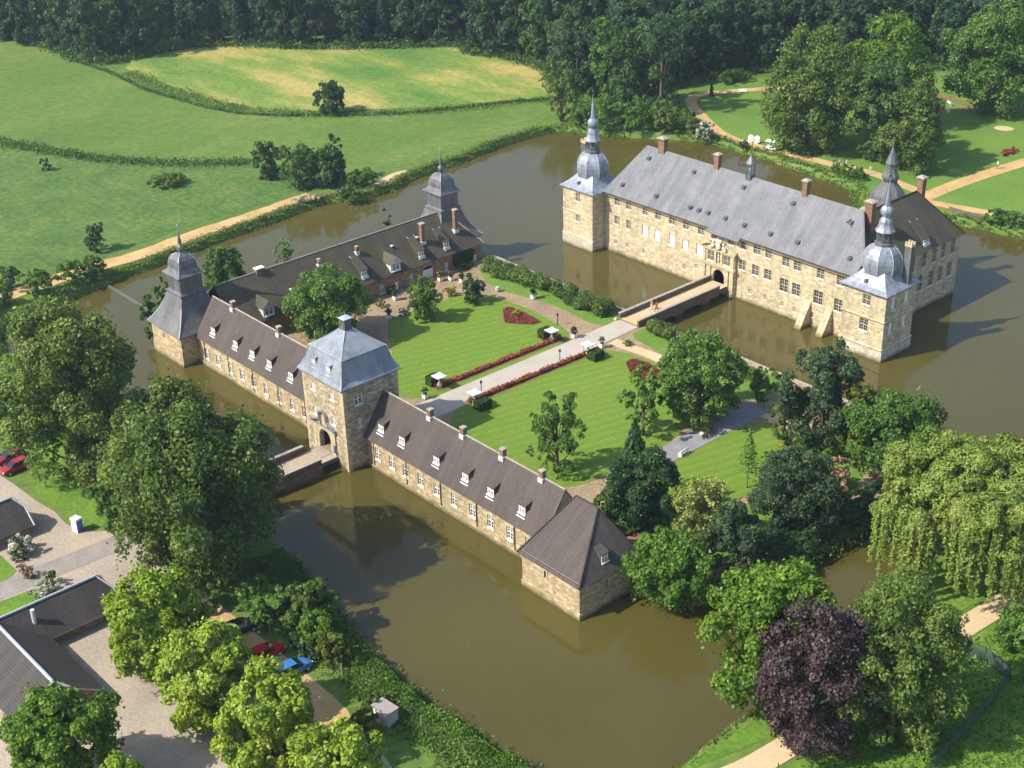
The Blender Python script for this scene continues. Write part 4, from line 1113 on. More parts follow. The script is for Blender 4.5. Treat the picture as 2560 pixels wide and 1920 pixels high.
for x, z, r_ in ((4.9, 8.35, 0.62), (4.9, 9.15, 0.45), (3.75, 8.3, 0.38), (3.8, 8.9, 0.26), (6.05, 8.3, 0.38), (6.05, 8.9, 0.26), (4.45, 9.3, 0.3), (5.4, 9.3, 0.3), (3.4, 7.95, 0.3), (6.4, 7.95, 0.3)):
    p.ball((x, BY - 0.22, z), (r_, 0.26, r_ * 1.15), 8, 6, 0.16, rg)
p.ball((4.9, BY - 0.02, 5.95), (0.23, 0.17, 0.55), 8, 6, 0.05, rg); p.ball((4.9, BY - 0.02, 6.65), (0.20, 0.15, 0.3), 8, 6, 0.05, rg); p.ball((4.9, BY - 0.04, 7.02), 0.13, 8, 6, 0.0, rg)
obj('carved_figures', p, M['statue'], pl, uv=False, smooth=True)
# buttresses
for x0_ in (22.55, 26.75):
    b = MB(); x1_ = x0_ + 1.25
    v0, v1 = (x0_, 77.2, -1), (x1_, 77.2, -1)
    b.poly([(x0_, 77.1, -0.8), (x1_, 77.1, -0.8), (x1_, 77.4, 0.1), (x0_, 77.4, 0.1)])
    b.poly([(x0_, 77.4, 0.1), (x1_, 77.4, 0.1), (x1_, 79.8, 4.3), (x0_, 79.8, 4.3)])
    b.poly([(x1_, 77.1, -0.8), (x1_, 79.84, -0.8), (x1_, 79.84, 4.3), (x1_, 79.8, 4.3), (x1_, 77.4, 0.1)])
    b.poly([(x0_, 77.4, 0.1), (x0_, 79.8, 4.3), (x0_, 79.84, 4.3), (x0_, 79.84, -0.8), (x0_, 77.1, -0.8)])
    obj('buttress', b, M['palace'], pl)
# main roof
def RZ(y): return 11.02 + (y - 79.35) * 1.05
r = MB()
E0, E1 = 79.25, 86.45
thick_roof(r, [[(-22.2, E0, RZ(E0)), (2.4, E0, RZ(E0)), (2.4, 78.72, RZ(78.72)), (9.4, 78.72, RZ(78.72)), (9.4, E0, RZ(E0)), (31.9, E0, RZ(E0)), (32.0, 81.2, RZ(81.2)), (27.4, E1, RZ(E1)), (-18.4, E1, RZ(E1))],
               [(-22.2, 93.7, RZ(E0)), (-22.2, E0, RZ(E0)), (-18.4, E1, RZ(E1))],
               [(27.4, 93.7, RZ(E0)), (-22.2, 93.7, RZ(E0)), (-18.4, E1, RZ(E1)), (27.4, E1, RZ(E1))]], 0.2)
ro = obj('roof', r, M['slate'], pl)
g = MB()
g.tube([(-18.4, E1, RZ(E1) + 0.03), (27.4, E1, RZ(E1) + 0.03)], 0.14, 6)
g.poly([(27.45, E1, RZ(E1) - 0.1), (27.45, E1, RZ(E1) - 1.6), (32.05, 81.2, RZ(81.2) - 1.4), (32.05, 81.2, RZ(81.2) + 0.06)])
g.tube([(27.42, E1, RZ(E1) + 0.04), (32.02, 81.2, RZ(81.2) + 0.04)], 0.16, 6)
g.tube([(-22.2, E0, RZ(E0) + 0.04), (-18.4, E1, RZ(E1) + 0.04)], 0.10, 6)
obj('ridge_lead', g, plain('ridge_lead_mauve', (0.20, 0.18, 0.205), 0.5, 0.4), ro, uv=False)
g = MB()
g.box(-22.2, 2.35, 79.10, 79.24, RZ(E0) - 0.22, RZ(E0) - 0.06); g.box(9.45, 31.8, 79.10, 79.24, RZ(E0) - 0.22, RZ(E0) - 0.06)
obj('gutter', g, M['bark'], ro, uv=False)
# right wing roof
r = MB()
thick_roof(r, [[(33.0, 82.0, 10.55), (33.0, 107.1, 10.55), (26.3, 102.3, 17.35), (26.3, 84.5, 17.35)],
               [(33.0, 107.1, 10.55), (19.0, 107.1, 10.55), (26.3, 102.3, 17.35)],
               [(19.0, 107.1, 10.55), (19.0, 84.5, 10.55), (26.3, 84.5, 17.35), (26.3, 102.3, 17.35)]], 0.2)
r2 = obj('wing_roof', r, M['tile_moss'], pl)
rc = MB(); ridge_caps(rc, (26.3, 87, 17.37), (26.3, 102.3, 17.37)); ridge_caps(rc, (26.3, 102.3, 17.37), (33, 107.1, 10.6))
obj('ridge_tiles', rc, M['tile_dark'], r2, uv=False)
shed_dormer(r2, 32.1, 97.4, 11.45, 1.6, 0.9, 1.9, 2.7, R90, M['tile_moss'])
chimney(pl, -14.6, 86.3, 16.9, 20.7, 1.35, 1.0, M['brick'], M['coping'], 0.22, False, 2)
chimney(pl, -2.1, 86.3, 16.9, 20.7, 0.9, 0.85, M['brick'], M['coping'], 0.18, False, 2)
chimney(pl, 16.4, 86.3, 16.9, 20.7, 0.9, 0.85, M['brick'], M['coping'], 0.18, False, 2)
chimney(pl, 28.0, 87.4, 14.5, 19.9, 1.35, 1.0, M['brick'], M['coping'], 0.2, False, 2)
chimney(pl, 25.9, 104.3, 14.5, 19.0, 1.0, 1.0, M['brick'], M['coping'], 0.22, False, 2)
# bell turret
b = MB(); b.box(4.35, 5.45, 85.8, 87.0, 17.3, 19.0)
for sx in (4.42, 5.26):
    for sy in (85.88, 86.8): b.box(sx, sx + 0.14, sy, sy + 0.14, 19.0, 20.9)
b.box(4.40, 5.40, 85.86, 86.0, 19.85, 19.95)
bt = obj('bell_turret', b, M['lead_dark'], pl)
b = MB(); b.lathe([(0.95, 20.9), (0.92, 21.0), (0.45, 21.7), (0.18, 22.1), (0.12, 22.3), (0.22, 22.45), (0.05, 22.6), (0.03, 23.2)], 4.9, 86.4, 8, oct_=False)
obj('turret_cap', b, M['lead_dark'], bt, uv=False)
b = MB(); b.lathe([(0.3, 19.5), (0.28, 19.7), (0.16, 20.0), (0.06, 20.1)], 4.9, 86.4, 10, oct_=False); obj('bell', b, M['copper'], bt, uv=False)
# little roof vents: one mesh shared by all
def roof_vent_mesh():
    b = MB(); b.box(-0.30, 0.30, -0.42, 0.2, 0.0, 0.42); b.poly([(-0.36, -0.5, 0.40), (0.36, -0.5, 0.40), (0.36, 0.55, 0.62), (-0.36, 0.55, 0.62)])
    return b.mesh('roof_vent', M['lead_dark'], uv=False)
def roof_vent_foot():
    b = MB(); b.box(-0.32, 0.30, -0.95, -0.44, -0.50, -0.36); b.box(0.34, 0.46, -0.4, 0.75, -0.05, 0.75)
    m_ = b.mesh('vent_flashing', M['leadtrim'], uv=False); return m_
vm, vf = roof_vent_mesh(), roof_vent_foot()
vl = MB(); vl.poly([(-0.34, -0.72, -0.72 * 1.05 + 0.12), (0.30, -0.72, -0.72 * 1.05 + 0.12), (0.30, -0.43, -0.43 * 1.05 + 0.12), (-0.34, -0.43, -0.43 * 1.05 + 0.12)])
vfm = vl.mesh('vent_flashing', M['leadtrim'], uv=False)
for x, y in ((-16.4, 84.85), (-18.7, 80.7), (-10.6, 80.7), (-6.0, 84.9), (-2.8, 80.7), (1.1, 80.75), (4.8, 80.8), (4.9, 84.9), (8.9, 80.7), (14.3, 80.7), (15.3, 84.8), (19.7, 80.75), (29.6, 80.9), (26.6, 84.7), (-0.9, 80.7)):
    v_ = inst('roof_vent', vm, ro, (x, y, RZ(y) + 0.04))
    c_ = bpy.data.objects.new('vent_flashing', vfm); COL.objects.link(c_); c_.parent = v_

# onion domed towers of the palace
def onion_tower(label, x0, x1, y0, y1, front_holes, side_holes, chim, plinth_z):
    cx, cy, h = (x0 + x1) / 2, (y0 + y1) / 2, (x1 - x0) / 2
    t = thing('onion_tower', label, 'tower', (cx, cy, 0), 'onion domed towers of the palace')
    w = MB()
    wall(w, 'x', y0, x0, x1, plinth_z, 10.9, -1, front_holes); wall(w, 'y', x1, y0, y1, plinth_z, 10.9, 1, side_holes)
    wall(w, 'y', x0, y0, y1, plinth_z, 10.9, -1, []); wall(w, 'x', y1, x0, x1, plinth_z, 10.9, 1, [])
    obj('wall', w, M['palace'], t)
    w = MB()
    w.box(x0 - 0.10, x1 + 0.10, y0 - 0.10, y1 + 0.10, -1.0, plinth_z, bottom=False)
    w.lathe([(h + 0.14, plinth_z + 0.002), (h + 0.14, plinth_z + 0.14), (h + 0.02, plinth_z + 0.22)], cx, cy, 4, sq=[1] * 3, rot=math.pi / 4, oct_=False)
    obj('plinth', w, M['plinth'], t)
    w = MB()
    w.lathe([(h + 0.01, 6.42), (h + 0.13, 6.5), (h + 0.13, 6.62), (h + 0.01, 6.68)], cx, cy, 4, sq=[1] * 4, rot=math.pi / 4, oct_=False)
    w.lathe([(h + 0.01, 10.6), (h + 0.16, 10.7), (h + 0.16, 10.88)], cx, cy, 4, sq=[1] * 3, rot=math.pi / 4, oct_=False)
    obj('string_course', w, M['trim'], t)
    for a, b, c, d in front_holes: window(t, ((a + b) / 2, y0, c), b - a - 0.02, d - c - 0.02, 'lattice')
    for a, b, c, d in side_holes: window(t, (x1, (a + b) / 2, c), b - a - 0.02, d - c - 0.02, 'blind' if h > 3.8 else 'lattice', R90)
    r = MB()
    r.lathe([(h + 0.48, 10.9), (h + 0.48, 11.02), (3.65, 11.45), (3.05, 12.0), (2.55, 12.7), (2.15, 13.6)], cx, cy, 64, sq=[1, 1, 0.97, 0.9, 0.72, 0.4])
    ro = obj('roof', r, M['lead'], t)
    r = MB()
    r.lathe([(2.15, 12.1), (2.5, 12.45), (2.78, 13.0), (2.95, 13.8), (2.98, 14.6), (2.86, 15.3), (2.55, 16.0), (2.05, 16.6), (1.5, 17.0), (1.3, 17.08)], cx, cy, 8, rot=math.pi / 8, oct_=False)
    bu = obj('onion_dome', r, M['lead'], t)
    g = MB()
    for k in range(8):
        a = math.pi / 8 + k * math.pi / 4
        g.tube([(cx + (rr + 0.02) * math.cos(a), cy + (rr + 0.02) * math.sin(a), z) for rr, z in [(2.5, 12.45), (2.78, 13.0), (2.95, 13.8), (2.98, 14.6), (2.86, 15.3), (2.55, 16.0), (2.05, 16.6), (1.5, 17.0)]], 0.06, 5, False)
    obj('dome_ribs', g, M['leadtrim_blue'], bu, uv=False)
    r = MB()
    r.lathe([(1.32, 17.05), (1.45, 17.2), (1.45, 17.42), (1.18, 17.5), (1.18, 17.85), (1.25, 17.9)], cx, cy, 8, rot=math.pi / 8, oct_=False)
    for k in range(8):
        a = math.pi / 8 + k * math.pi / 4
        r.tube([(cx + 1.08 * math.cos(a), cy + 1.08 * math.sin(a), 17.85), (cx + 1.08 * math.cos(a), cy + 1.08 * math.sin(a), 19.12)], 0.13, 5)
    r.lathe([(0.45, 17.85), (0.45, 19.1)], cx, cy, 8, oct_=False)
    obj('lantern', r, M['lead_dark'], t)
    r = MB()
    r.lathe([(1.22, 19.1), (1.48, 19.25), (1.48, 19.38), (1.22, 19.75), (1.02, 20.3), (0.98, 20.75), (0.80, 21.15), (0.55, 21.4), (0.62, 21.5), (0.90, 21.85), (1.0, 22.3), (0.92, 22.7), (0.62, 23.05), (0.42, 23.2), (0.44, 23.35), (0.26, 25.0), (0.07, 26.9), (0.03, 28.5)], cx, cy, 8, rot=math.pi / 8, oct_=False)
    sp = obj('spire', r, M['lead'], t)
    r = MB(); r.lathe([(1.50, 19.22), (1.50, 19.33), (1.3, 19.345)], cx, cy, 8, rot=math.pi / 8, oct_=False)
    obj('eaves_band', r, M['leadtrim_blue'], sp, uv=False)
    r = MB(); r.ball((cx, cy, 28.3), 0.13); r.box(cx - 0.02, cx + 0.02, cy - 0.3, cy + 0.3, 27.55, 27.9)
    obj('weather_vane', r, M['blackmetal'], sp, uv=False)
    vb = MB(); vb.box(cx - 0.55, cx - 0.1, cy - 3.4, cy - 2.75, 11.6, 12.25)
    obj('roof_vent', vb, M['lead_dark'], t, uv=False)
    x, y, z0, z1 = chim
    b = MB(); b.box(x - 0.55, x + 0.55, y - 0.5, y + 0.5, z0, z1)
    c_ = obj('chimney', b, M['slate_tower'], t, loc=(x, y, z0))
    b = MB(); b.box(x - 0.6, x + 0.6, y - 0.55, y + 0.55, z1 + 0.002, z1 + 0.35)
    for kx in (-0.45, 0.0, 0.45):
        for ky in (-0.4, 0.4): b.box(x + kx - 0.13, x + kx + 0.13, y + ky - 0.12, y + ky + 0.12, z1 + 0.352, z1 + 0.72)
    obj('chimney_crown', b, M['trim'], c_)
onion_tower('onion domed palace tower at the near corner beside the two buttresses, lead dome brightly lit', 31.65, 39.35, 76.9, 84.3,
            [(35.2, 36.6, 8.5, 10.15), (35.0, 36.5, 4.2, 6.15)], [(78.35, 79.35, 8.1, 10.2), (81.7, 82.7, 8.2, 10.2), (78.2, 79.1, 4.3, 6.1), (81.6, 82.5, 4.3, 6.1)], (38.9, 82.4, 10.9, 17.2), 1.9)
onion_tower('onion domed palace tower at the far front corner next to the open field', -29.9, -22.35, 76.8, 84.4,
            [(-26.6, -25.5, 8.75, 10.35), (-26.6, -25.6, 4.95, 6.2)], [(78.75, 79.15, 8.7, 9.8), (80.5, 81.1, 8.3, 9.9)], (-29.0, 81.5, 10.9, 17.9), 2.0)
# rear tower with stacked roof
t = thing('rear_tower', 'grey rear tower of the palace whose stacked bell roof shows above the mossy wing roof', 'tower', (20.5, 103.3, 0))
w = MB(); w.box(17.2, 23.8, 100.2, 106.4, -1, 12.6); obj('wall', w, M['palace'], t)
r = MB()
r.lathe([(3.7, 12.5), (3.4, 13.0), (3.15, 13.6), (3.05, 14.4), (2.8, 15.3), (2.2, 16.1), (1.5, 16.8), (1.12, 17.4)], 20.5, 103.3, 8, rot=math.pi / 8, oct_=False)
obj('roof', r, M['slate_tower'], t)
r = MB()
r.lathe([(1.14, 17.4), (1.42, 18.0), (1.42, 18.4), (1.15, 18.9), (0.92, 19.5), (0.85, 20.4)], 20.5, 103.3, 8, rot=math.pi / 8, oct_=False)
obj('drum', r, M['slate_tower'], t)
r = MB()
r.lathe([(1.05, 20.4), (1.05, 20.5), (0.75, 21.3), (0.4, 22.3), (0.12, 23.1), (0.06, 24.4), (0.14, 24.6), (0.03, 24.9), (0.02, 25.5)], 20.5, 103.3, 8, rot=math.pi / 8, oct_=False)
obj('spire', r, M['lead_dark'], t)

# ---------------------------------------------------------------- bridges
def parapet(mb, pts, w, z0, z1):
    for (xa, ya), (xb, yb) in zip(pts[:-1], pts[1:]):
        mb.box(min(xa, xb) - w / 2, max(xa, xb) + w / 2, ya, yb, z0, z1)
br = thing('stone_bridge', 'stone bridge with low parapets crossing the moat from the garden to the palace portal', 'bridge', (5.2, 69, 0))
b = MB(); b.box(3.45, 7.1, 59.8, 79.28, 1.2, 1.82)
for y in (66.6, 73.0): b.box(3.4, 7.15, y, y + 1.6, -1, 1.25)
b.box(3.4, 7.15, 59.9, 61.5, -1, 1.25)
for yst, yen in ((61.5, 66.6), (68.2, 73.0), (74.6, 79.28)):   # segmental arches
    n = 8
    for k in range(n):
        u0, u1 = k / n, (k + 1) / n
        za = 0.15 + 0.95 * math.sin(math.pi * u0) ** 0.6; zb = 0.15 + 0.95 * math.sin(math.pi * u1) ** 0.6
        ya, yb = yst + (yen - yst) * u0, yst + (yen - yst) * u1
        for x, f in ((3.42, -1), (7.13, 1)):
            q = [(x, ya, za), (x, yb, zb), (x, yb, 1.25), (x, ya, 1.25)]
            b.poly(q if f > 0 else q[::-1])
obj('span', b, M['bridgestone'], br)
for x, y1 in ((3.28, 79.2), (7.28, 76.9)):
    b = MB(); b.box(x - 0.17, x + 0.17, 57.6, y1, 1.0, 2.62); po = obj('parapet', b, M['bridgestone'], br)
    c_ = MB(); yy = 57.55; rgc = random.Random(int(x * 10))
    while yy < y1:
        L_ = rgc.uniform(0.7, 1.1)
        c_.box(x - 0.25 + rgc.uniform(-.02, .02), x + 0.25 + rgc.uniform(-.02, .02), yy, min(yy + L_ - 0.03, y1 + 0.05), 2.622, 2.77 + rgc.uniform(0, .03)); yy += L_
    obj('coping', c_, M['coping'], po, uv=False)
b = MB(); b.poly([(3.46, 57.5, 1.86), (7.1, 57.5, 1.86), (7.1, 79.3, 1.86), (3.46, 79.3, 1.86)]); obj('deck', b, palesand, br, uv=False)
b = MB(); b.tube([(7.2, 77.0, 1.85), (7.2, 77.0, 2.75), (7.2, 79.2, 2.75)], 0.03, 5); obj('railing', b, M['blackmetal'], br, uv=False)

br = thing('stone_bridge', 'short stone bridge with reddish parapets leading to the gatehouse arch', 'bridge', (4.9, -6, 0))
b = MB(); b.box(2.9, 7.0, -12.6, -0.23, 0.9, 1.50); b.box(2.85, 7.05, -12.6, -3.2, -1, 1.0); obj('span', b, M['bridgestone'], br)
b = MB(); b.poly([(2.95, -12.8, 1.54), (6.95, -12.8, 1.54), (6.95, -0.22, 1.54), (2.95, -0.22, 1.54)]); obj('deck', b, yardm, br, uv=False)
for x, y0, y1 in ((2.75, -12.6, -2.9), (7.15, -12.6, -9.3), (7.35, -9.3, -3.1)):
    b = MB(); b.box(x - 0.2, x + 0.2, y0, y1, -1.0, 1.5); obj('side_wall', b, M['bridgestone'], br)
    b = MB(); b.box(x - 0.16, x + 0.16, y0, y1, 1.502, 2.45); po = obj('parapet', b, M['redparapet'], br)
    c_ = MB(); c_.box(x - 0.26, x + 0.26, y0 - 0.05, y1 + 0.05, 2.452, 2.6); obj('coping', c_, M['coping'], po, uv=False)
b = MB(); b.tube([(6.9, -3.0, 1.5), (6.9, -3.0, 2.4)], 0.03, 5); b.tube([(6.9, -3, 2.38), (6.9, -0.3, 2.38)], 0.025, 5); obj('railing', b, M['blackmetal'], br, uv=False)

# low wall along the palace side of the forecourt
b = MB(); b.box(-30.8, 2.9, 60.21, 60.6, -1, 1.75); b.box(7.7, 57, 60.31, 60.7, -1, 1.75)
t = thing('retaining_wall', 'low stone retaining wall between the garden hedges and the moat', 'wall', (10, 60.4, 0))
obj('masonry', b, M['wingstone'], t)
c_ = MB(); c_.box(-30.8, 2.9, 60.12, 60.68, 1.752, 1.88); c_.box(7.7, 57, 60.22, 60.78, 1.752, 1.88); obj('coping', c_, M['coping'], t, uv=False)
b = MB(); b.box(12.3, 20.5, 135.9, 136.25, 0.8, 1.85)
tag(obj('garden_wall', b, M['bridgestone'], None, loc=(16, 136, 0.8)), 'low dark wall at the park edge of the moat behind the palace', 'wall')
# narrow weir beam across the moat
b = MB(); b.box(-73.4, -47.0, 6.6, 7.1, -0.6, 0.22)
tag(obj('weir', b, M['slate_tower'], None, loc=(-60, 6.85, -0.6)), 'narrow grey weir beam across the moat beside the small spired corner tower', 'weir')
# ---------------------------------------------------------------- vegetation
def unit(a): return a / (np.linalg.norm(a, axis=1, keepdims=True) + 1e-9)

def leaf_mesh(name, P, Nn, size, tint, mat, aspect=0.62, rng=None):
    rng = rng or np.random.default_rng(1)
    n = len(P)
    ref = rng.normal(size=(n, 3))
    t = unit(np.cross(Nn, ref)); b = np.cross(Nn, t)
    s = np.asarray(size).reshape(-1, 1) * np.ones((n, 1)) * 0.5
    bend = Nn * s * 0.25
    V = np.stack([P - t * s - bend, P + b * s * aspect, P + t * s - bend, P - b * s * aspect], 1).reshape(-1, 3)
    F = np.arange(4 * n, dtype=np.int32).reshape(n, 4)
    me = numpy_mesh(name, V, F, mat)
    at = me.attributes.new('tint', 'FLOAT', 'FACE')
    at.data.foreach_set('value', np.clip(tint, 0, 1).astype(np.float32))
    return me

def clump_leaves(rng, C, RC, total, up=0.35, squash=0.8, out=None, spread=0.45, tvar=0.2, sub=1):
    """leaves on the outer shells of ellipsoidal clumps"""
    if sub > 1:   # each bough carries several smaller leaf sprays
        k = len(C)
        dd = unit(rng.normal(size=(k * sub, 3)) + np.repeat((out if out is not None else np.zeros((k, 3))) * 0.9 + np.array([0, 0, up]), sub, axis=0))
        C2 = np.repeat(C, sub, axis=0) + dd * np.repeat(RC, sub)[:, None] * rng.uniform(0.50, 0.95, k * sub)[:, None] * np.array([1, 1, squash])
        RC = np.repeat(RC, sub) * rng.uniform(0.36, 0.62, k * sub)
        C = C2; out = dd
    w = RC ** 2; w = w / w.sum()
    ci = rng.choice(len(C), size=total, p=w)
    d = unit(rng.normal(size=(total, 3)))
    o = out[ci] if out is not None else np.zeros((total, 3))
    bad = (d * (o * 0.6 + np.array([0, 0, up]))).sum(1) < -0.35
    d[bad] = -d[bad]
    rr = RC[ci] * (0.62 + 0.46 * rng.random(total) ** 0.6)
    P = C[ci] + d * rr[:, None] * np.array([1, 1, squash])
    N = unit(d + spread * rng.normal(size=(total, 3)) + np.array([0, 0, 0.3]))
    ct = rng.normal(size=len(C)) * tvar * 0.8
    tint = 0.5 + ct[ci] + rng.normal(size=total) * tvar * 0.8
    return P, N, tint

def broad_clumps(rng, R, H, zb, nc, rmin=0.22, rmax=0.40, top=0.0, bottom=1.0):
    cz, hz = zb + (H - zb) * 0.5, (H - zb) * 0.5
    k = np.arange(nc) + 0.5
    ph = np.arccos(1 - 2 * k / nc); th = math.pi * (1 + 5 ** 0.5) * k + rng.random() * 6
    d = np.stack([np.cos(th) * np.sin(ph), np.sin(th) * np.sin(ph), np.cos(ph)], 1)
    d = unit(d + rng.normal(size=d.shape) * 0.22)
    f = rng.uniform(0.50, 0.86, nc)
    # egg shape: widest a little below the middle, uneven outline
    taper = 1.0 - top * np.clip(d[:, 2], 0, 1)
    lob = 1 + 0.13 * np.sin(3 * np.arctan2(d[:, 1], d[:, 0]) + rng.random() * 6) + 0.10 * np.sin(5 * np.arctan2(d[:, 1], d[:, 0]) + rng.random() * 6)
    RC = R * rng.uniform(rmin, rmax, nc)
    lim = np.maximum(0.3, 1 - RC / R * 0.55)
    C = np.stack([d[:, 0] * R * lim * np.minimum(1, f + 0.22) * taper * lob, d[:, 1] * R * lim * np.minimum(1, f + 0.22) * taper * lob, cz + d[:, 2] * hz * lim * np.minimum(1.0, f + 0.26)], 1)
    inner = np.stack([rng.normal(size=max(3, nc // 4)) * R * 0.25, rng.normal(size=max(3, nc // 4)) * R * 0.25, cz + rng.uniform(-0.4, 0.5, max(3, nc // 4)) * hz], 1)
    C = np.concatenate([C, inner]); d = np.concatenate([d, np.tile([0, 0, 1.0], (len(inner), 1))]); RC = np.concatenate([RC, R * rng.uniform(0.3, 0.45, len(inner))])
    C[:, 2] = np.clip(C[:, 2], zb + RC * 0.5, H - RC * 0.55)
    return C, RC, d

def crown_mesh(kind, fol, R, H, zb, n, leaf, seed, nc=None):
    rng = np.random.default_rng(seed)
    mat = FM[fol]
    if kind in ('broad', 'sparse', 'shrub'):
        nc = nc or int(np.clip(14 + R * 5, 14, 75))
        C, RC, d = broad_clumps(rng, R, H, zb, nc, *((0.14, 0.26) if kind == 'sparse' else (0.20, 0.36)))
        P, N, T = clump_leaves(rng, C, RC, n, out=d, sub=(7 if kind == 'broad' else 4))
        if kind == 'broad':   # twigs that stick out of the outline
            m = n // 22
            i = rng.integers(0, len(C), m); dd = unit(d[i] + rng.normal(size=(m, 3)) * 0.5)
            P[:m] = C[i] + dd * RC[i][:, None] * rng.uniform(0.95, 1.38, m)[:, None]
    elif kind == 'cone':
        tz = rng.random(n) ** 0.75
        tz = 1 - tz  # more leaves low down
        z = zb + (H - zb) * tz
        layers = max(8, int((H - zb) / 1.0))
        ph = (tz * layers) % 1.0
        rad = R * (1 - tz) ** 0.85 * (0.62 + 0.45 * (1 - ph))
        a = rng.random(n) * 2 * math.pi
        na = 9
        lob = 0.80 + 0.22 * np.cos(na * a + np.floor(tz * layers) * 2.4)
        rr = rad * lob * (0.45 + 0.58 * rng.random(n) ** 0.5)
        P = np.stack([rr * np.cos(a), rr * np.sin(a), z - 0.18 * rr + rng.normal(size=n) * 0.1], 1)
        N = unit(np.stack([np.cos(a) * 0.7, np.sin(a) * 0.7, np.full(n, 0.75)], 1) + rng.normal(size=(n, 3)) * 0.45)
        T = 0.5 + rng.normal(size=n) * 0.2
        C = np.array([[0, 0, H * 0.6]]); RC = np.array([R])
    elif kind == 'willow':
        # many small domes, each with a fringe of hanging strands
        nd = nc or 42
        k = np.arange(nd) + 0.5
        rr = R * np.sqrt(k / nd) * 0.94; th = math.pi * (1 + 5 ** 0.5) * k
        zz = H * (0.50 + 0.42 * np.sqrt(np.clip(1 - (rr / (R * 1.05)) ** 2, 0, 1))) + rng.normal(size=nd) * 0.7
        C = np.stack([rr * np.cos(th), rr * np.sin(th), zz], 1) + rng.normal(size=(nd, 3)) * np.array([0.7, 0.7, 0.2])
        RC = R * rng.uniform(0.15, 0.24, nd)
        d = unit(np.stack([np.cos(th) * rr / R, np.sin(th) * rr / R, np.full(nd, 0.8)], 1))
        m = int(n * 0.45)
        P1, N1, T1 = clump_leaves(rng, C, RC, m, out=d, sub=6, tvar=0.22)
        k2 = n - m
        ns = nd * 22
        ic = np.repeat(np.arange(nd), 22)
        a2 = rng.random(ns) * 2 * math.pi
        sx_ = C[ic, 0] + np.cos(a2) * RC[ic] * rng.uniform(0.75, 1.08, ns); sy_ = C[ic, 1] + np.sin(a2) * RC[ic] * rng.uniform(0.75, 1.08, ns)
        sz_ = C[ic, 2] + RC[ic] * rng.uniform(-0.25, 0.35, ns)
        ln = np.where(rr[ic] > 0.72 * R, rng.uniform(0.30, 0.85, ns) * (sz_ - 0.8), rng.uniform(0.08, 0.26, ns) * H)
        wl = ln / ln.sum()
        i = rng.choice(ns, size=k2, p=wl); u = rng.random(k2)
        jit = rng.normal(size=(k2, 3)) * np.array([0.13, 0.13, 0.1])
        P2 = np.stack([sx_[i], sy_[i], sz_[i] - ln[i] * u], 1) + jit
        N2 = unit(np.stack([sx_[i], sy_[i], np.full(k2, R * 0.45)], 1) / R + rng.normal(size=(k2, 3)) * 0.5)
        T2 = 0.47 + (rng.normal(size=ns) * 0.16)[i] + rng.normal(size=k2) * 0.14
        P, N, T = np.concatenate([P1, P2]), np.concatenate([N1, N2]), np.concatenate([T1, T2])
    if kind in ('broad', 'sparse', 'shrub'):   # keep the crown inside its height and spread
        P[:, 2] = zb * 0.6 + (P[:, 2] - np.percentile(P[:, 2], 0.5)) * (H - zb * 0.6) / (np.percentile(P[:, 2], 99.6) - np.percentile(P[:, 2], 0.5))
        k_ = R / np.percentile(np.hypot(P[:, 0], P[:, 1]), 97.5)
        P[:, :2] *= k_; C = C * np.array([k_, k_, 1])
    P[:, 2] = np.maximum(P[:, 2], 0.12)
    sz = leaf * rng.uniform(0.65, 1.3, len(P))
    return leaf_mesh('crown_' + fol, P, N, sz, T, mat, 0.45 if kind == 'willow' else 0.62, rng), (C, RC)

def trunk_mesh(H, R, zb, r0, C, seed, limbs=8, mat=None, n=7):
    rg = random.Random(seed)
    b = MB()
    top = H * 0.72
    lean = (rg.uniform(-.03, .03) * H, rg.uniform(-.03, .03) * H)
    b.tube([(0, 0, -0.4), (lean[0] * .2, lean[1] * .2, H * 0.12), (lean[0] * .6, lean[1] * .6, H * 0.42), (lean[0], lean[1], top)], [r0 * 1.25, r0, r0 * 0.66, r0 * 0.18], n)
    cs = list(C); rg.shuffle(cs)
    for c in cs[:limbs]:
        z0 = min(max(zb * 0.9, c[2] * rg.uniform(0.35, 0.6)), top * 0.9)
        s0 = Vector((lean[0] * z0 / top, lean[1] * z0 / top, z0)); e = Vector(c)
        m = s0.lerp(e, 0.5) + Vector((0, 0, -0.08 * (e - s0).length))
        b.tube([s0, m, e], [r0 * 0.40, r0 * 0.26, r0 * 0.08], 5)
    return b.mesh('trunk', mat or M['bark'], uv=False, smooth=True)

TSEED = [100]
def tree(label, x, y, H, R, kind='broad', fol='oak', zb=None, n=6000, leaf=0.45, z0=ZO, name='tree', cat='tree', group=None, limbs=9, r0=None, bark=None, nc=None, trunk=True, sq=None, rz=0.0):
    TSEED[0] += 1
    zb = H * 0.16 if zb is None else zb
    me, (C, RC) = crown_mesh(kind, fol, R, H, zb, n, leaf, TSEED[0], nc)
    t = thing(name, label, cat, (x, y, z0), group, rz)
    c = bpy.data.objects.new('crown', me); COL.objects.link(c); c.parent = t
    if sq: c.scale = sq
    if trunk:
        k = bpy.data.objects.new('trunk', trunk_mesh(H, R, zb, r0 or max(0.05, H * 0.022), C, TSEED[0], limbs, bark)); COL.objects.link(k); k.parent = t
    return t

def shrub(label, x, y, H, R, fol='maple', n=1500, leaf=0.35, z0=ZO, name='shrub', cat='shrub', group=None, sq=None, kind='shrub', rz=0.0):
    TSEED[0] += 1
    me, _ = crown_mesh(kind, fol, R, H, 0.05, n, leaf, TSEED[0], int(np.clip(8 + R * 5, 8, 40)))
    o = bpy.data.objects.new(name, me); COL.objects.link(o)
    o.location = (x, y, z0); o.rotation_euler = (0, 0, rz)
    if sq: o.scale = sq
    return tag(o, label, cat, group)

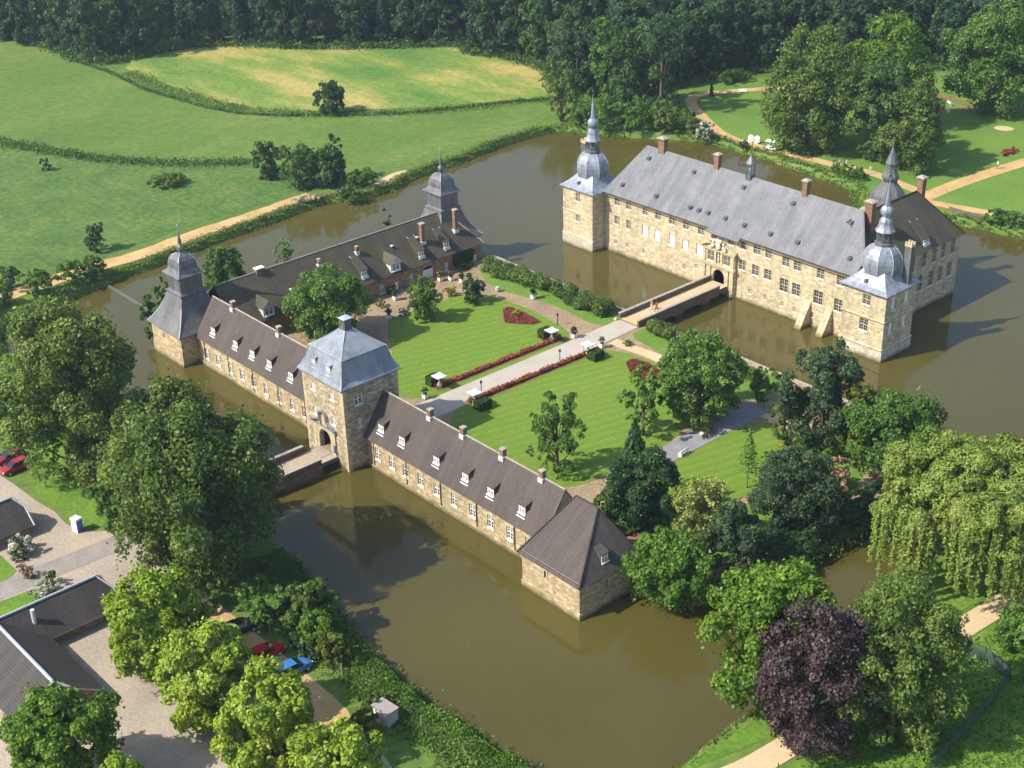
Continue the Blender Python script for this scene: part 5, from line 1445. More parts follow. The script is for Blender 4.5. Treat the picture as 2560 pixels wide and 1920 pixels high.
# --- big trees in front of the moat
tree('huge dark oak with two lobed crown at the moat edge beside the parked red cars', -12, -27.5, 24.5, 9.6, 'broad', 'oak', 2.0, 62000, 0.50, nc=62, limbs=14)
tree('huge spreading green oak beside the stone bridge to the gatehouse', 18.2, -27.8, 24.0, 10.2, 'broad', 'oak', 2.2, 68000, 0.50, nc=66, limbs=14)
tree('dense dark tree leaning over the water between the two huge oaks', -3.5, -20.0, 12.5, 5.2, 'broad', 'dark', 1.0, 16000, 0.45)
tree('small grey green tree at the yard edge behind the blue and white cabinet', 1.6, -29.6, 8.5, 3.4, 'broad', 'maple', 0.6, 9000, 0.42)
tree('dark tree on the near bank just behind the spreading oak', 10.5, -20.6, 12, 4.8, 'broad', 'dark', 1.0, 13000, 0.45)
tree('bright yellow green lime tree at the L-shaped farm building, nearest the yard', 31.0, -40.6, 13.0, 5.2, 'broad', 'lime', 0.8, 34000, 0.46, nc=46)
tree('bright yellow green lime tree just below the parked black car', 42.6, -41.1, 12.2, 5.1, 'broad', 'lime', 0.8, 30000, 0.46, nc=44)
tree('bright yellow green lime tree just below the parked blue car', 52.3, -40.1, 12.2, 4.9, 'broad', 'lime', 0.8, 30000, 0.46, nc=44)
tree('bright yellow green lime tree nearest the grey concrete kiosk', 62.6, -39.2, 11.2, 4.5, 'broad', 'lime', 0.8, 24000, 0.46, nc=40)
tree('green lime tree overlapping the hipped end of the L-shaped farm building', 40.4, -55.9, 11.2, 5.2, 'broad', 'chestnut', 0.8, 28000, 0.46, nc=44)
tree('small lime tree cut by the lower picture edge beside the farm building', 50.2, -54.8, 9.6, 2.6, 'broad', 'lime', 1.0, 7000, 0.44)
# --- near bank shrubs
shrub('long dark green thicket between the parked cars and the moat', 31.2, -26.6, 4.6, 3.0, 'maple', 6500, 0.38, sq=(1.6, 1.0, 1.0))
shrub('tall rounded olive bush above the moat behind the red car', 35.4, -24.2, 6.2, 3.3, 'rhodo', 8000, 0.38)
tree('young pale green tree with bare stem on the bank behind the blue car', 38.8, -25.8, 4.6, 2.1, 'broad', 'bright', 1.3, 3500, 0.36)
shrub('spiky yellowish shrub on the moat bank beside the blue car', 42.6, -26.1, 4.5, 1.9, 'yellow', 3000, 0.40)
shrub('round green bush at the car park corner under the spreading oak', 24.2, -30.9, 3.7, 2.0, 'maple', 3200, 0.36)
shrub('dark thicket on the near bank beside the fence posts', 38.5, -27.2, 2.4, 1.8, 'dark', 2500, 0.34, sq=(1.5, 1, 1))
shrub('bush growing behind the grey concrete kiosk', 51.3, -27.6, 2.6, 1.5, 'rhodo', 2000, 0.34)
shrub('bush growing in front of the grey concrete kiosk', 53.6, -30.2, 2.6, 1.5, 'yellow', 2200, 0.34)
# --- yard planting
shrub('white flowering bush against the farm building wall', -1.4, -41.4, 2.6, 1.9, 'white_blossom', 3500, 0.30)
shrub('white rose bush beside the road next to the L-shaped farm building', 8.6, -43.2, 1.7, 1.3, 'white_blossom', 1500, 0.26, sq=(1, 1.7, 1))
shrub('pinkish round bush beside the road', 4.0, -42.9, 1.3, 0.9, 'pink_blossom', 700, 0.24, group='pinkish bushes by the road')
shrub('small pinkish bush at the lawn corner by the white flowering bush', 2.0, -42.9, 1.0, 0.7, 'pink_blossom', 500, 0.22, group='pinkish bushes by the road')
shrub('round green bush in the bed between road and farm roof', 7.0, -41.8, 1.9, 0.9, 'rhodo', 900, 0.26)
shrub('round green bush beside the white flowering bush in the yard', -0.4, -42.0, 1.8, 1.0, 'dark', 900, 0.26)
# --- trees on the forecourt island
tree('full green maple standing over the grey asphalt path', 34.0, 41.8, 13.0, 5.9, 'broad', 'maple', 1.2, 19000, 0.48, ZC)
tree('pale green tree with slender leaning trunk on the lawn beside a red flower bed', 31.6, 33.4, 10.2, 3.5, 'sparse', 'bright', 2.2, 5200, 0.46, ZC)
tree('thin crowned tree with visible branches in the middle of the mown lawn', 30.5, 18.2, 12.3, 4.0, 'sparse', 'maple', 1.4, 9500, 0.30, ZC, limbs=18)
tree('pointed dark yew at the back of the front wing', 44.6, 18.0, 13.6, 4.4, 'cone', 'dark', 0.4, 17000, 0.42, ZC)
tree('broad dark conifer in front of the pointed yew', 47.3, 17.0, 10.8, 4.8, 'broad', 'dark', 0.5, 17000, 0.40, ZC)
tree('large dark blue green pine beside the palace moat', 51.2, 46.6, 15.6, 5.5, 'broad', 'pine', 2.2, 17000, 0.50, ZC, nc=36)
tree('dense olive conifer at the foot of the large pine', 46.8, 46.0, 8.3, 2.8, 'broad', 'rhodo', 0.3, 6500, 0.40, ZC)
tree('tall yellowish conifer between the large pine and the willow', 56.2, 48.3, 11.2, 3.3, 'broad', 'yellow', 0.4, 8500, 0.42, ZC)
tree('wide dark green tree hanging over the moat behind the willow', 61.0, 49.0, 11.2, 6.6, 'broad', 'maple', 0.3, 22000, 0.44, ZC, nc=48)
tree('thin young larch with bare stem standing alone on the lawn', 50.2, 33.0, 8.6, 2.1, 'cone', 'bright', 2.8, 900, 0.34, ZC, r0=0.09, bark=M['barkgrey'])
tree('blue green holm oak beside the pink flowering shrub', 60.6, 29.4, 11.4, 5.5, 'broad', 'pine', 0.5, 20000, 0.40, ZC, nc=48)
tree('dark green tree hanging over the moat next to the variegated maple', 61.0, 17.6, 8.8, 4.2, 'broad', 'pine', 0.3, 14000, 0.42, ZC)
tree('pale yellow variegated maple behind the corner pavilion', 55.2, 18.6, 9.4, 3.9, 'broad', 'variegated', 0.8, 9500, 0.36, ZC)
tree('bright green tree overhanging the moat beside the corner pavilion', 59.2, 8.9, 7.6, 5.0, 'broad', 'bright', 0.3, 17000, 0.42, ZC, nc=44)
shrub('pink flowering shrub below the willow', 58.2, 40.2, 5.0, 2.4, 'pink_blossom', 3600, 0.34, ZC)
shrub('bright green shrub at the foot of the large pine', 50.4, 44.6, 3.2, 1.6, 'bright', 1800, 0.36, ZC)
shrub('bright green shrub squeezed under the yellowish conifer', 53.4, 46.0, 4.0, 1.6, 'bright', 1900, 0.36, ZC)
shrub('dark red leaved shrub behind the corner pavilion', 53.6, 12.2, 2.7, 1.2, 'redleaf', 1000, 0.28, ZC)
shrub('green bush behind the corner pavilion ridge', 43.0, 14.6, 3.9, 1.7, 'maple', 2000, 0.34, ZC)
shrub('low green bush in the soil bed behind the corner pavilion', 50.2, 16.8, 2.7, 1.7, 'maple', 2000, 0.32, ZC)
shrub('low olive bush in the soil bed under the dark conifer', 47.0, 14.6, 2.0, 1.1, 'rhodo', 1000, 0.30, ZC)
shrub('dark low thicket at the moat edge below the holm oak', 63.2, 25.0, 3.6, 2.6, 'dark', 3200, 0.36, ZC - 0.6, sq=(1, 2.0, 1), group='dark thickets along the water')
shrub('dark low thicket at the moat edge below the pink flowering shrub', 64.2, 38.5, 4.0, 2.6, 'dark', 3200, 0.36, ZC - 0.6, sq=(1, 2.2, 1), group='dark thickets along the water')
shrub('dark thicket hugging the pavilion wall above the water', 56.6, 8.0, 2.8, 1.6, 'maple', 1500, 0.34, ZC - 0.9)
shrub('dark shrub behind the green maple at the palace moat', 36.4, 53.2, 4.9, 2.5, 'maple', 3200, 0.38, ZC)
shrub('white rose bush at the end of the asphalt path', 39.2, 51.2, 1.6, 1.2, 'white_blossom', 900, 0.24, ZC)
shrub('small yellow green bush at the lawn edge under the large pine', 47.8, 43.0, 1.4, 0.8, 'gold', 500, 0.26, ZC)
shrub('rust coloured bush at the lawn edge near the larch', 52.6, 39.2, 1.7, 0.9, 'pink_blossom', 700, 0.26, ZC)
tree('large round topped walnut tree in the courtyard in front of the mossy range', -23.3, 20.4, 11.6, 6.6, 'broad', 'maple', 1.0, 24000, 0.44, ZC, nc=48)
tree('round headed maple tree on the courtyard lawn', -18.7, 35.4, 7.4, 2.9, 'broad', 'maple', 0.9, 7000, 0.36, ZC)
tree('small dark cherry plum at the corner of the lawn', -18.2, 45.3, 4.4, 2.1, 'broad', 'dark', 0.4, 3600, 0.32, ZC)
tree('green tree standing behind the roof of the mossy range', -46.2, 15.6, 10.6, 3.8, 'broad', 'maple', 0.8, 9500, 0.42, ZC)
tree('pale young tree top showing behind the ridge of the mossy range', -45.6, 27.4, 8.9, 1.9, 'sparse', 'bright', 2.0, 1300, 0.40, ZC)
shrub('dark pointed bush showing above the ridge beside the spired tower', -43.8, 47.5, 9.0, 1.0, 'dark', 1400, 0.34, ZC)
shrub('leafy creeper mass growing against the small spired corner tower', -44.9, 1.4, 8.4, 2.0, 'maple', 12000, 0.40, 0.0)
shrub('leafy bush at the outer corner of the small spired tower', -46.9, 4.8, 9.2, 2.0, 'bright', 8000, 0.40, 0.3)
# ivy on the side range
rng = np.random.default_rng(12)
P = np.stack([rng.uniform(-31.4, -30.9, 3200), rng.uniform(51.9, 56.3, 3200), rng.uniform(1.6, 4.6, 3200)], 1)
keep = (np.abs((P[:, 1] - 54.1) / 2.3) ** 3 + np.abs((P[:, 2] - 3.2) / 1.5) ** 3) < 1
P = P[keep]
o = bpy.data.objects.new('ivy', leaf_mesh('ivy', P, unit(np.array([1.0, 0, 0.2]) + rng.normal(size=P.shape) * 0.4), 0.3, 0.5 + rng.normal(size=len(P)) * 0.15, FM['dark'])); COL.objects.link(o)
tag(o, 'dark ivy patch on the wall beside the end door of the mossy range', 'ivy')

# rhododendron hedges
def hedge(label, pts, w, H, fol, n, z0=ZC, leaf=0.34, group=None, nm='hedge'):
    TSEED[0] += 1
    rg = np.random.default_rng(TSEED[0])
    p = np.array(pts, float)
    L = np.concatenate([[0], np.cumsum(np.hypot(*np.diff(p, axis=0).T))])
    m = max(6, int(L[-1] / 0.8)) * 3
    u = rg.random(m) * L[-1]
    cx, cy = np.interp(u, L, p[:, 0]), np.interp(u, L, p[:, 1])
    RC = rg.uniform(0.28, 0.44, m) * min(w, H)
    C = np.stack([cx + rg.uniform(-0.5, 0.5, m) * (w - RC), cy + rg.uniform(-0.5, 0.5, m) * (w - RC), rg.uniform(0.25, 1.0, m) * (H - RC * 0.9)], 1)
    Pp, Nn, T = clump_leaves(rg, C, RC, n, tvar=0.22)
    Pp[:, 2] = np.maximum(Pp[:, 2], 0.05)
    c0 = p.mean(axis=0)
    o = bpy.data.objects.new(nm, leaf_mesh(nm, Pp - np.array([c0[0], c0[1], 0]), Nn, leaf * rg.uniform(0.7, 1.3, n), T, FM[fol], rng=rg)); COL.objects.link(o)
    o.location = (c0[0], c0[1], z0)
    return tag(o, label, 'hedge', group)
hedge('rhododendron hedge along the moat nearest the mossy range', [(-27, 55.8), (-20, 56.6), (-14.5, 57.4), (-11.8, 57.6)], 3.6, 2.9, 'rhodo', 13000, group='rhododendron hedges')
hedge('rhododendron hedge along the moat ending at the palace bridge', [(-9.2, 57.2), (-4, 57.2), (0.8, 57.6)], 3.6, 2.9, 'rhodo', 10500, group='rhododendron hedges')
hedge('rhododendron hedge running from the palace bridge towards the green maple', [(9.5, 58.6), (16, 57.8), (24, 56.6), (32, 56.6)], 3.2, 2.3, 'rhodo', 13000, group='rhododendron hedges')
# clipped yew blocks at the ends of the rose beds
def yew(label, x, y, lx, ly, h):
    b = MB(); b.box(x - lx / 2, x + lx / 2, y - ly / 2, y + ly / 2, ZC, ZC + h - 0.08)
    t = thing('clipped_yew', label, 'topiary', (x, y, ZC), 'clipped yew blocks')
    me = b.mesh('core', plain('yew_core', (0.018, 0.034, 0.008), 0.9, 0.1), (x, y, ZC), uv=False)
    o = bpy.data.objects.new('core', me); COL.objects.link(o); o.parent = t
    rg = np.random.default_rng(int(abs(x * 77 + y)))
    n = 2600
    f = rg.integers(0, 5, n); a, c = rg.uniform(-.5, .5, n), rg.uniform(-.5, .5, n)
    P = np.zeros((n, 3)); N = np.zeros((n, 3))
    for k, (nx_, ny_) in enumerate(((1, 0), (-1, 0), (0, 1), (0, -1))):
        s = f == k
        P[s] = np.stack([nx_ * lx / 2 + (ny_ != 0) * a[s] * lx, ny_ * ly / 2 + (nx_ != 0) * a[s] * ly, (c[s] + .5) * h], 1); N[s] = (nx_, ny_, 0.1)
    s = f == 4
    P[s] = np.stack([a[s] * lx, c[s] * ly, np.full(s.sum(), h)], 1); N[s] = (0, 0, 1)
    o = bpy.data.objects.new('foliage', leaf_mesh('yew_leaves', P + rg.normal(size=P.shape) * 0.04, unit(N + rg.normal(size=N.shape) * 0.5), 0.22, 0.5 + rg.normal(size=n) * 0.15, FM['yew'])); COL.objects.link(o); o.parent = t
yew('clipped yew block at the palace end of the left rose bed', -0.5, 45.0, 1.4, 2.0, 1.4)
yew('clipped yew block at the gatehouse end of the left rose bed', -0.4, 22.4, 1.4, 1.8, 1.4)
yew('clipped yew block at the palace end of the right rose bed', 10.4, 45.2, 1.7, 2.0, 1.4)
yew('clipped yew block at the gatehouse end of the right rose bed', 10.2, 22.8, 1.7, 2.0, 1.4)
# rose beds and red bedding
def bed_plants(nm, label, poly, n, h, fol, leaf, group=None):
    TSEED[0] += 1
    rg = np.random.default_rng(TSEED[0])
    p = np.array(poly); lo, hi = p.min(0), p.max(0)
    q = rg.uniform(lo, hi, (n * 3, 2))
    q = q[signed_dist(q[:, 0], q[:, 1], poly) < -0.08][:n]
    m = len(q)
    cl = 0.5 + 0.5 * np.sin(q[:, 0] * 5.1 + 2 * np.sin(q[:, 1] * 2.7)) * np.sin(q[:, 1] * 4.3)
    P = np.stack([q[:, 0], q[:, 1], ZC + 0.08 + h * rg.random(m) * (0.45 + 0.55 * cl)], 1)
    c0 = np.array([lo[0] + (hi[0] - lo[0]) / 2, lo[1] + (hi[1] - lo[1]) / 2, ZC])
    o = bpy.data.objects.new(nm, leaf_mesh(nm, P - c0, unit(rg.normal(size=P.shape) * 0.7 + np.array([0, 0, 0.8])), leaf * rg.uniform(0.7, 1.3, m), 0.5 + rg.normal(size=m) * 0.27, FM[fol], rng=rg)); COL.objects.link(o)
    o.location = c0
    return tag(o, label, 'flower bed', group)
bed_plants('rose_bed', 'long strip of red roses on the side of the drive nearest the mossy range', [(0.6, 21.6), (1.5, 21.6), (2.1, 46.4), (1.2, 46.4)], 5200, 0.8, 'roses', 0.26, 'rose strips along the drive')
bed_plants('rose_bed', 'long strip of red roses on the side of the drive nearest the front wing', [(7.3, 22.3), (8.2, 22.2), (8.9, 45.7), (8.1, 45.8)], 5200, 0.8, 'roses', 0.26, 'rose strips along the drive')
bed_plants('flower_bed', 'pointed bed of dark red bedding plants near the round headed maple', [(-12.9, 48.1), (-12.9, 46.9), (-9.1, 43.9), (-8.4, 43.9), (-5.2, 46.4), (-4.9, 48.2), (-8.2, 48.6), (-11.8, 48.6)], 4200, 0.28, 'bedding', 0.24, 'dark red bedding plants')
bed_plants('flower_bed', 'pointed bed of dark red bedding plants next to the full green maple', [(14.4, 49.0), (14.6, 47.3), (17.2, 45.5), (19.8, 45.0), (21.6, 46.8), (20.0, 49.1), (16.7, 49.7)], 3600, 0.28, 'bedding', 0.24, 'dark red bedding plants')
shrub('yellow leaved plant in the middle of the red bed near the round headed maple', -9.8, 47.0, 0.9, 0.85, 'gold', 500, 0.28, ZC)
shrub('green plant in the middle of the red bed next to the full green maple', 18.0, 47.8, 0.8, 0.7, 'yellow', 400, 0.26, ZC)
shrub('small green plant on the pale path fork by the drive', 10.6, 51.9, 0.8, 0.8, 'rhodo', 400, 0.26, ZC)
shrub('golden leaved shrub at the edge of the cobbled yard', -23.4, 44.4, 1.5, 1.2, 'gold', 1000, 0.26, ZC)
shrub('violet lavender bush at the edge of the cobbled yard', -22.7, 34.1, 1.1, 0.9, 'lavender', 700, 0.24, ZC)
shrub('rusty round bush beside the doorway of the mossy range', -27.9, 33.4, 1.5, 0.9, 'pink_blossom', 700, 0.26, ZC)
shrub('dark green bush beside the white door of the mossy range', -30.4, 37.9, 1.6, 0.8, 'dark', 700, 0.26, ZC)
shrub('dark flowering shrub at the wall below the ivy', -30.0, 53.4, 1.2, 1.0, 'dark', 900, 0.26, ZC, sq=(0.8, 2.0, 1))
# palm in a tub is built with the planters below

# --- outer right bank
tree('large weeping willow with pale yellow green hanging branches', 79.6, 37.4, 14.6, 10.8, 'willow', 'willow', 2.0, 120000, 0.44, limbs=12)
tree('tall bright green horse chestnut on the bank beside the copper beech', 79.4, 2.4, 17.8, 6.8, 'broad', 'chestnut', 0.8, 30000, 0.48, nc=54)
tree('dark purple copper beech', 85.0, 0.4, 17.4, 5.9, 'broad', 'beech', 1.2, 25000, 0.40, nc=60, bark=M['barkgrey'], limbs=14)
tree('tall mid green tree between the copper beech and the mesh fence', 90.3, 7.4, 18.4, 6.4, 'broad', 'oak', 1.0, 30000, 0.42, nc=56)
shrub('rounded green bush beside the pale lane at the picture edge', 91.6, 29.8, 4.6, 3.4, 'maple', 4500, 0.40)
shrub('dark bush behind the willow at the picture edge', 85.4, 43.6, 7.2, 2.9, 'maple', 5000, 0.42)
shrub('green thicket growing along the mesh fence', 95.5, 26.5, 2.6, 2.2, 'bright', 2500, 0.38, sq=(1.2, 1.6, 1))

# --- field trees and bushes on the far left bank
tree('lone round tree standing in the golden meadow', -123, 91.2, 7.4, 3.8, 'broad', 'dark', 0.1, 7000, 0.5)
tree('bushy tree on the left of the group at the field edge', -95.6, 56.1, 7.6, 3.2, 'broad', 'forest2', 0.1, 5500, 0.48, group='trees at the field edge')
tree('bushy tree in the middle of the group at the field edge', -86.8, 58.0, 8.6, 4.1, 'broad', 'forest2', 0.1, 7500, 0.48, group='trees at the field edge')
tree('bushy tree on the right of the group at the field edge', -82.4, 62.2, 7.8, 3.4, 'broad', 'forest2', 0.1, 5500, 0.48, group='trees at the field edge')
tree('slim tree rising behind the group at the field edge', -84.5, 65.0, 9.8, 2.2, 'broad', 'forest2', 0.2, 3600, 0.48, group='trees at the field edge')
shrub('small lone bush in the rough meadow far from the moat', -133.8, 25.8, 2.5, 1.2, 'dark', 500, 0.45)
shrub('dark bush leaning in the rough meadow near the sandy track', -84.8, 11.9, 5.2, 2.1, 'dark', 1800, 0.45)
shrub('olive bramble patch in the rough meadow', -106.8, 39.4, 3.0, 3.2, 'rhodo', 1800, 0.45, sq=(1.0, 1.3, 0.8))
shrub('green bush on the moat bank below the bushy tree group', -77.6, 66.8, 3.6, 3.0, 'maple', 2500, 0.42)
shrub('yellow green bush at the water edge beside the rubble heap', -74.0, 60.6, 2.7, 2.2, 'rhodo', 1800, 0.40)
for i, (x, y, H, R) in enumerate([(-74.5, -11.5, 4.2, 3.0), (-73.8, -4.5, 4.6, 3.0), (-74.0, 1.6, 4.2, 2.6), (-74.6, 6.2, 3.6, 2.2), (-79.8, -7.5, 4.2, 2.6), (-72.5, -16.5, 4.5, 3.2), (-86, -14, 3.5, 2.6)]):
    shrub('leafy bush on the far moat bank beside the sandy track', x, y, H, R, 'maple', 2600, 0.42, group='bushes on the far moat bank')

# --- park behind the palace
tree('giant dense green tree in the park left of the palace tower spire', -28.6, 146.0, 25.2, 10.0, 'broad', 'oak', 0.3, 30000, 0.62, nc=64, limbs=12)
tree('giant pale green tree towering behind the others in the park', -24.5, 167.6, 24.6, 10.0, 'broad', 'chestnut', 1.0, 26000, 0.62, nc=60)
tree('tall dark green park tree beside the giant dense tree', -14.0, 150.4, 20.6, 6.0, 'broad', 'forest2', 0.3, 16000, 0.58, nc=46)
tree('olive green park tree behind the stacked roof tower', -5.6, 149.4, 17.6, 6.6, 'broad', 'rhodo', 0.3, 16000, 0.58, nc=46)
tree('large green tree at the right edge of the park', -15.6, 193.0, 23.5, 10.2, 'broad', 'maple', 1.6, 26000, 0.66, nc=58)
tree('large bright green tree beyond the park lawn at the picture edge', -2, 212, 25, 9.0, 'broad', 'forest2', 3.0, 15000, 0.7)
tree('slender airy tree with thin crown at the far moat corner', -80.0, 123.8, 13.8, 3.4, 'sparse', 'rhodo', 1.2, 2600, 0.52, limbs=14)
tree('tall narrow bright green tree in front of the wood', -80.2, 137.8, 20.4, 3.6, 'broad', 'bright', 2.5, 5500, 0.58)
tree('tall dark green tree beside the narrow bright tree', -74.6, 138.5, 18.6, 4.4, 'broad', 'forest2', 2.0, 6500, 0.58)
tree('tall dark green tree at the wood corner by the park path', -67.2, 142.6, 22.6, 5.0, 'broad', 'forest', 1.5, 8000, 0.58)
tree('dark green tree between the tall trees at the wood corner', -74.0, 147.0, 20.0, 5.0, 'broad', 'forest2', 1.5, 7000, 0.58)
for i, (x, y, H, R, f) in enumerate([(-75.0, 125.6, 4.6, 3.4, 'maple'), (-69.5, 127.2, 6.6, 4.4, 'maple'), (-63.6, 130.6, 6.4, 4.2, 'maple'), (-58.4, 134.6, 5.4, 3.6, 'rhodo'), (-54.6, 137.4, 4.2, 3.2, 'rhodo'), (-61.5, 137.0, 5.5, 3.5, 'maple'), (-70.5, 133.0, 7.5, 4.0, 'forest2')]):
    shrub('rounded bush crowding the water edge in front of the wood', x, y, H, R, f, 3200, 0.5, group='bushes at the far water edge')
shrub('bush with white blossom at the bend of the park path', -48.8, 136.6, 4.0, 2.3, 'white_blossom', 1500, 0.42)
shrub('olive bush behind the white blossom at the water edge', -51.5, 137.4, 3.6, 2.4, 'rhodo', 1500, 0.42)
shrub('brownish round bush on the lawn below the wood', -72.4, 173.6, 4.2, 3.7, 'rhodo', 2000, 0.5, sq=(0.8, 1.4, 0.8))
for i, (x, y, H, R) in enumerate([(-14.5, 138.2, 2.2, 1.6), (-12.0, 138.0, 2.6, 1.8), (-9.4, 137.6, 2.2, 1.6), (-10.6, 139.4, 1.8, 1.5)]):
    shrub('rounded shrub in the bed between park path and palace moat', x, y, H, R, 'maple', 800, 0.38, group='shrubs between park path and moat')
shrub('small dark bush on the park bank by the walking visitor', -38.6, 137.4, 1.6, 1.1, 'dark', 500, 0.36)
for i, (x, y) in enumerate([(22.0, 136.6), (25.5, 137.4)]):
    shrub('spreading green shrub at the corner of the park path', x, y, 2.8, 2.6, 'maple', 1600, 0.42, group='shrubs at the park path corner')
bed_o = shrub('low bed of red flowers beside the wide park path', 2.6, 172.5, 0.9, 1.5, 'roses', 700, 0.4, sq=(0.8, 1.9, 1))
tree('slim ornamental conifer by the park lawn beneath the wood', -68.6, 161.4, 3.5, 0.8, 'cone', 'dark', 0.3, 400, 0.4)
# ---------------------------------------------------------------- forest
FOREST_L = [(-420, 30), (-300, 45), (-241, 66), (-232, 73), (-210, 72.5), (-201, 77), (-203, 90), (-201, 100), (-195, 110), (-178, 120), (-169, 129), (-159, 141), (-148, 152.5), (-139, 148), (-130, 152.5), (-112, 151.5), (-100, 141), (-90, 139),
            (-81, 150), (-80, 163), (-79.5, 172), (-77, 180), (-71, 192), (-62, 204), (-45, 216), (-33, 224), (-12, 234), (10, 228), (60, 206), (110, 190), (140, 260), (120, 420), (-120, 480), (-420, 420)]
rg = np.random.default_rng(77)
pts = []
cell = {}
def try_add(x, y, dmin):
    k = (int(x // 6), int(y // 6))
    for i in range(k[0] - 1, k[0] + 2):
        for j in range(k[1] - 1, k[1] + 2):
            for (a, b) in cell.get((i, j), ()):
                if (a - x) ** 2 + (b - y) ** 2 < dmin * dmin: return False
    cell.setdefault(k, []).append((x, y)); pts.append((x, y)); return True
cand = np.stack([rg.uniform(-420, 140, 26000), rg.uniform(30, 480, 26000)], 1)
sdv = signed_dist(cand[:, 0], cand[:, 1], FOREST_L)
rel = cand - np.array([150.0, -93.0])
fw = np.array([-0.66906252, 0.58138559]); fw = fw / np.linalg.norm(fw); rt = np.array([fw[1], -fw[0]])
dep = rel @ fw; lat = rel @ rt
ok = (sdv < -1.0) & (dep < 470) & (np.abs(lat) < dep * 0.40 + 14)
order = np.argsort(dep[ok])
cand = cand[ok][order]; sdv = sdv[ok][order]
for (x, y), s_ in zip(cand, sdv):
    if len(pts) > 640: break
    try_add(x, y, 5.4 if s_ > -12 else 6.4)
pts.sort(key=lambda q: (q[0] - 150) * fw[0] + (q[1] + 93) * fw[1])
VAR = []
for i, (kind, fol, H, R, n, leaf) in enumerate([('broad', 'forest', 19, 5.2, 5200, 0.74), ('broad', 'forest', 21, 5.0, 5200, 0.74), ('broad', 'forest2', 16, 5.2, 5000, 0.74), ('broad', 'forest2', 20, 5.6, 5600, 0.74),
                                               ('cone', 'spruce', 22, 3.2, 3400, 0.70), ('cone', 'spruce', 19, 2.8, 3000, 0.70), ('broad', 'pine', 18, 5.0, 4800, 0.72), ('broad', 'forest', 23, 5.8, 6000, 0.76)]):
    me, (C, RC) = crown_mesh(kind, fol, R, H, H * 0.03, n, leaf, 900 + i, 26)
    VAR.append((kind, me, trunk_mesh(H, R, H * 0.10, 0.22, C, 900 + i, 5, M['bark'], 5), H, R))
FZ = {0: 'conifer standing in the dark spruce part of the wood above the far meadows', 1: 'leafy tree in the wood above the golden meadow', 2: 'leafy tree in the wood beyond the park'}
def zone(x, y):
    if x > -85: return 2
    return 1
frg = random.Random(4)
for i, (x, y) in enumerate(pts[:296]):
    z = zone(x, y)
    con = frg.random() < (0.42 if (z == 1 and -215 < x < -120) else (0.28 if x <= -215 else 0.06))
    vi = frg.choice([4, 5]) if con else frg.choice([0, 0, 1, 2, 3, 6, 7])
    kind, me, tm, H, R = VAR[vi]
    s_ = frg.uniform(0.78, 1.12) * (0.82 if i < 40 and z == 1 else 1.0)
    o = bpy.data.objects.new('forest_tree', None); COL.objects.link(o)
    o.location = (x, y, ZO); o.rotation_euler = (0, 0, frg.uniform(0, 6.28)); o.scale = (s_ * frg.uniform(0.9, 1.15), s_ * frg.uniform(0.9, 1.15), s_)
    lab = FZ[0] if con else FZ[z]
    tag(o, lab, 'tree', {FZ[0]: 'conifers of the wood', FZ[1]: 'leafy trees of the wood above the golden meadow', FZ[2]: 'leafy trees of the wood beyond the park'}[lab])
    c = bpy.data.objects.new('crown', me); COL.objects.link(c); c.parent = o
    c = bpy.data.objects.new('trunk', tm); COL.objects.link(c); c.parent = o
# the depth of the wood, far behind, as one mass
rest = pts[296:]
P_, N_, T_, S_ = [], [], [], []
for (x, y) in rest:
    n = 900
    H = rg.uniform(16, 23); R = rg.uniform(3.8, 5.2)
    C, RC, d = broad_clumps(rg, R, H, H * 0.25, 14)
    p, nn, t_ = clump_leaves(rg, C, RC, n, out=d)
    P_.append(p + np.array([x, y, ZO])); N_.append(nn); T_.append(t_ + rg.normal() * 0.12)
if rest:
    P_ = np.concatenate(P_)
    o = bpy.data.objects.new('forest', leaf_mesh('forest', P_, np.concatenate(N_), 1.25 * rg.uniform(0.7, 1.3, len(P_)), np.concatenate(T_), FM['forest'], rng=rg)); COL.objects.link(o)
    o['kind'] = 'stuff'; o['label'] = 'deep dark wood behind the individual trees'
# undergrowth along the wood edge
def scatter_poly(poly, n, rg, dens=None):
    p = np.array(poly); lo, hi = p.min(0), p.max(0)
    out = []
    while sum(len(a) for a in out) < n:
        q = rg.uniform(lo, hi, (n * 2, 2))
        q = q[signed_dist(q[:, 0], q[:, 1], poly) < 0]
        if dens is not None: q = q[rg.random(len(q)) < dens(q)]
        out.append(q)
    return np.concatenate(out)[:n]
def scatter_line(pts, n, w, rg):
    p = np.array(pts, float)
    L = np.concatenate([[0], np.cumsum(np.hypot(*np.diff(p, axis=0).T))])
    u = rg.random(n) * L[-1]
    q = np.stack([np.interp(u, L, p[:, 0]), np.interp(u, L, p[:, 1])], 1)
    i = np.clip(np.searchsorted(L, u) - 1, 0, len(p) - 2)
    dv = unit(np.diff(p, axis=0))[i]
    off = rg.normal(size=n) * 0.5 * w if w > 0 else 0
    return q + np.stack([-dv[:, 1], dv[:, 0]], 1) * np.asarray(off)[:, None], u
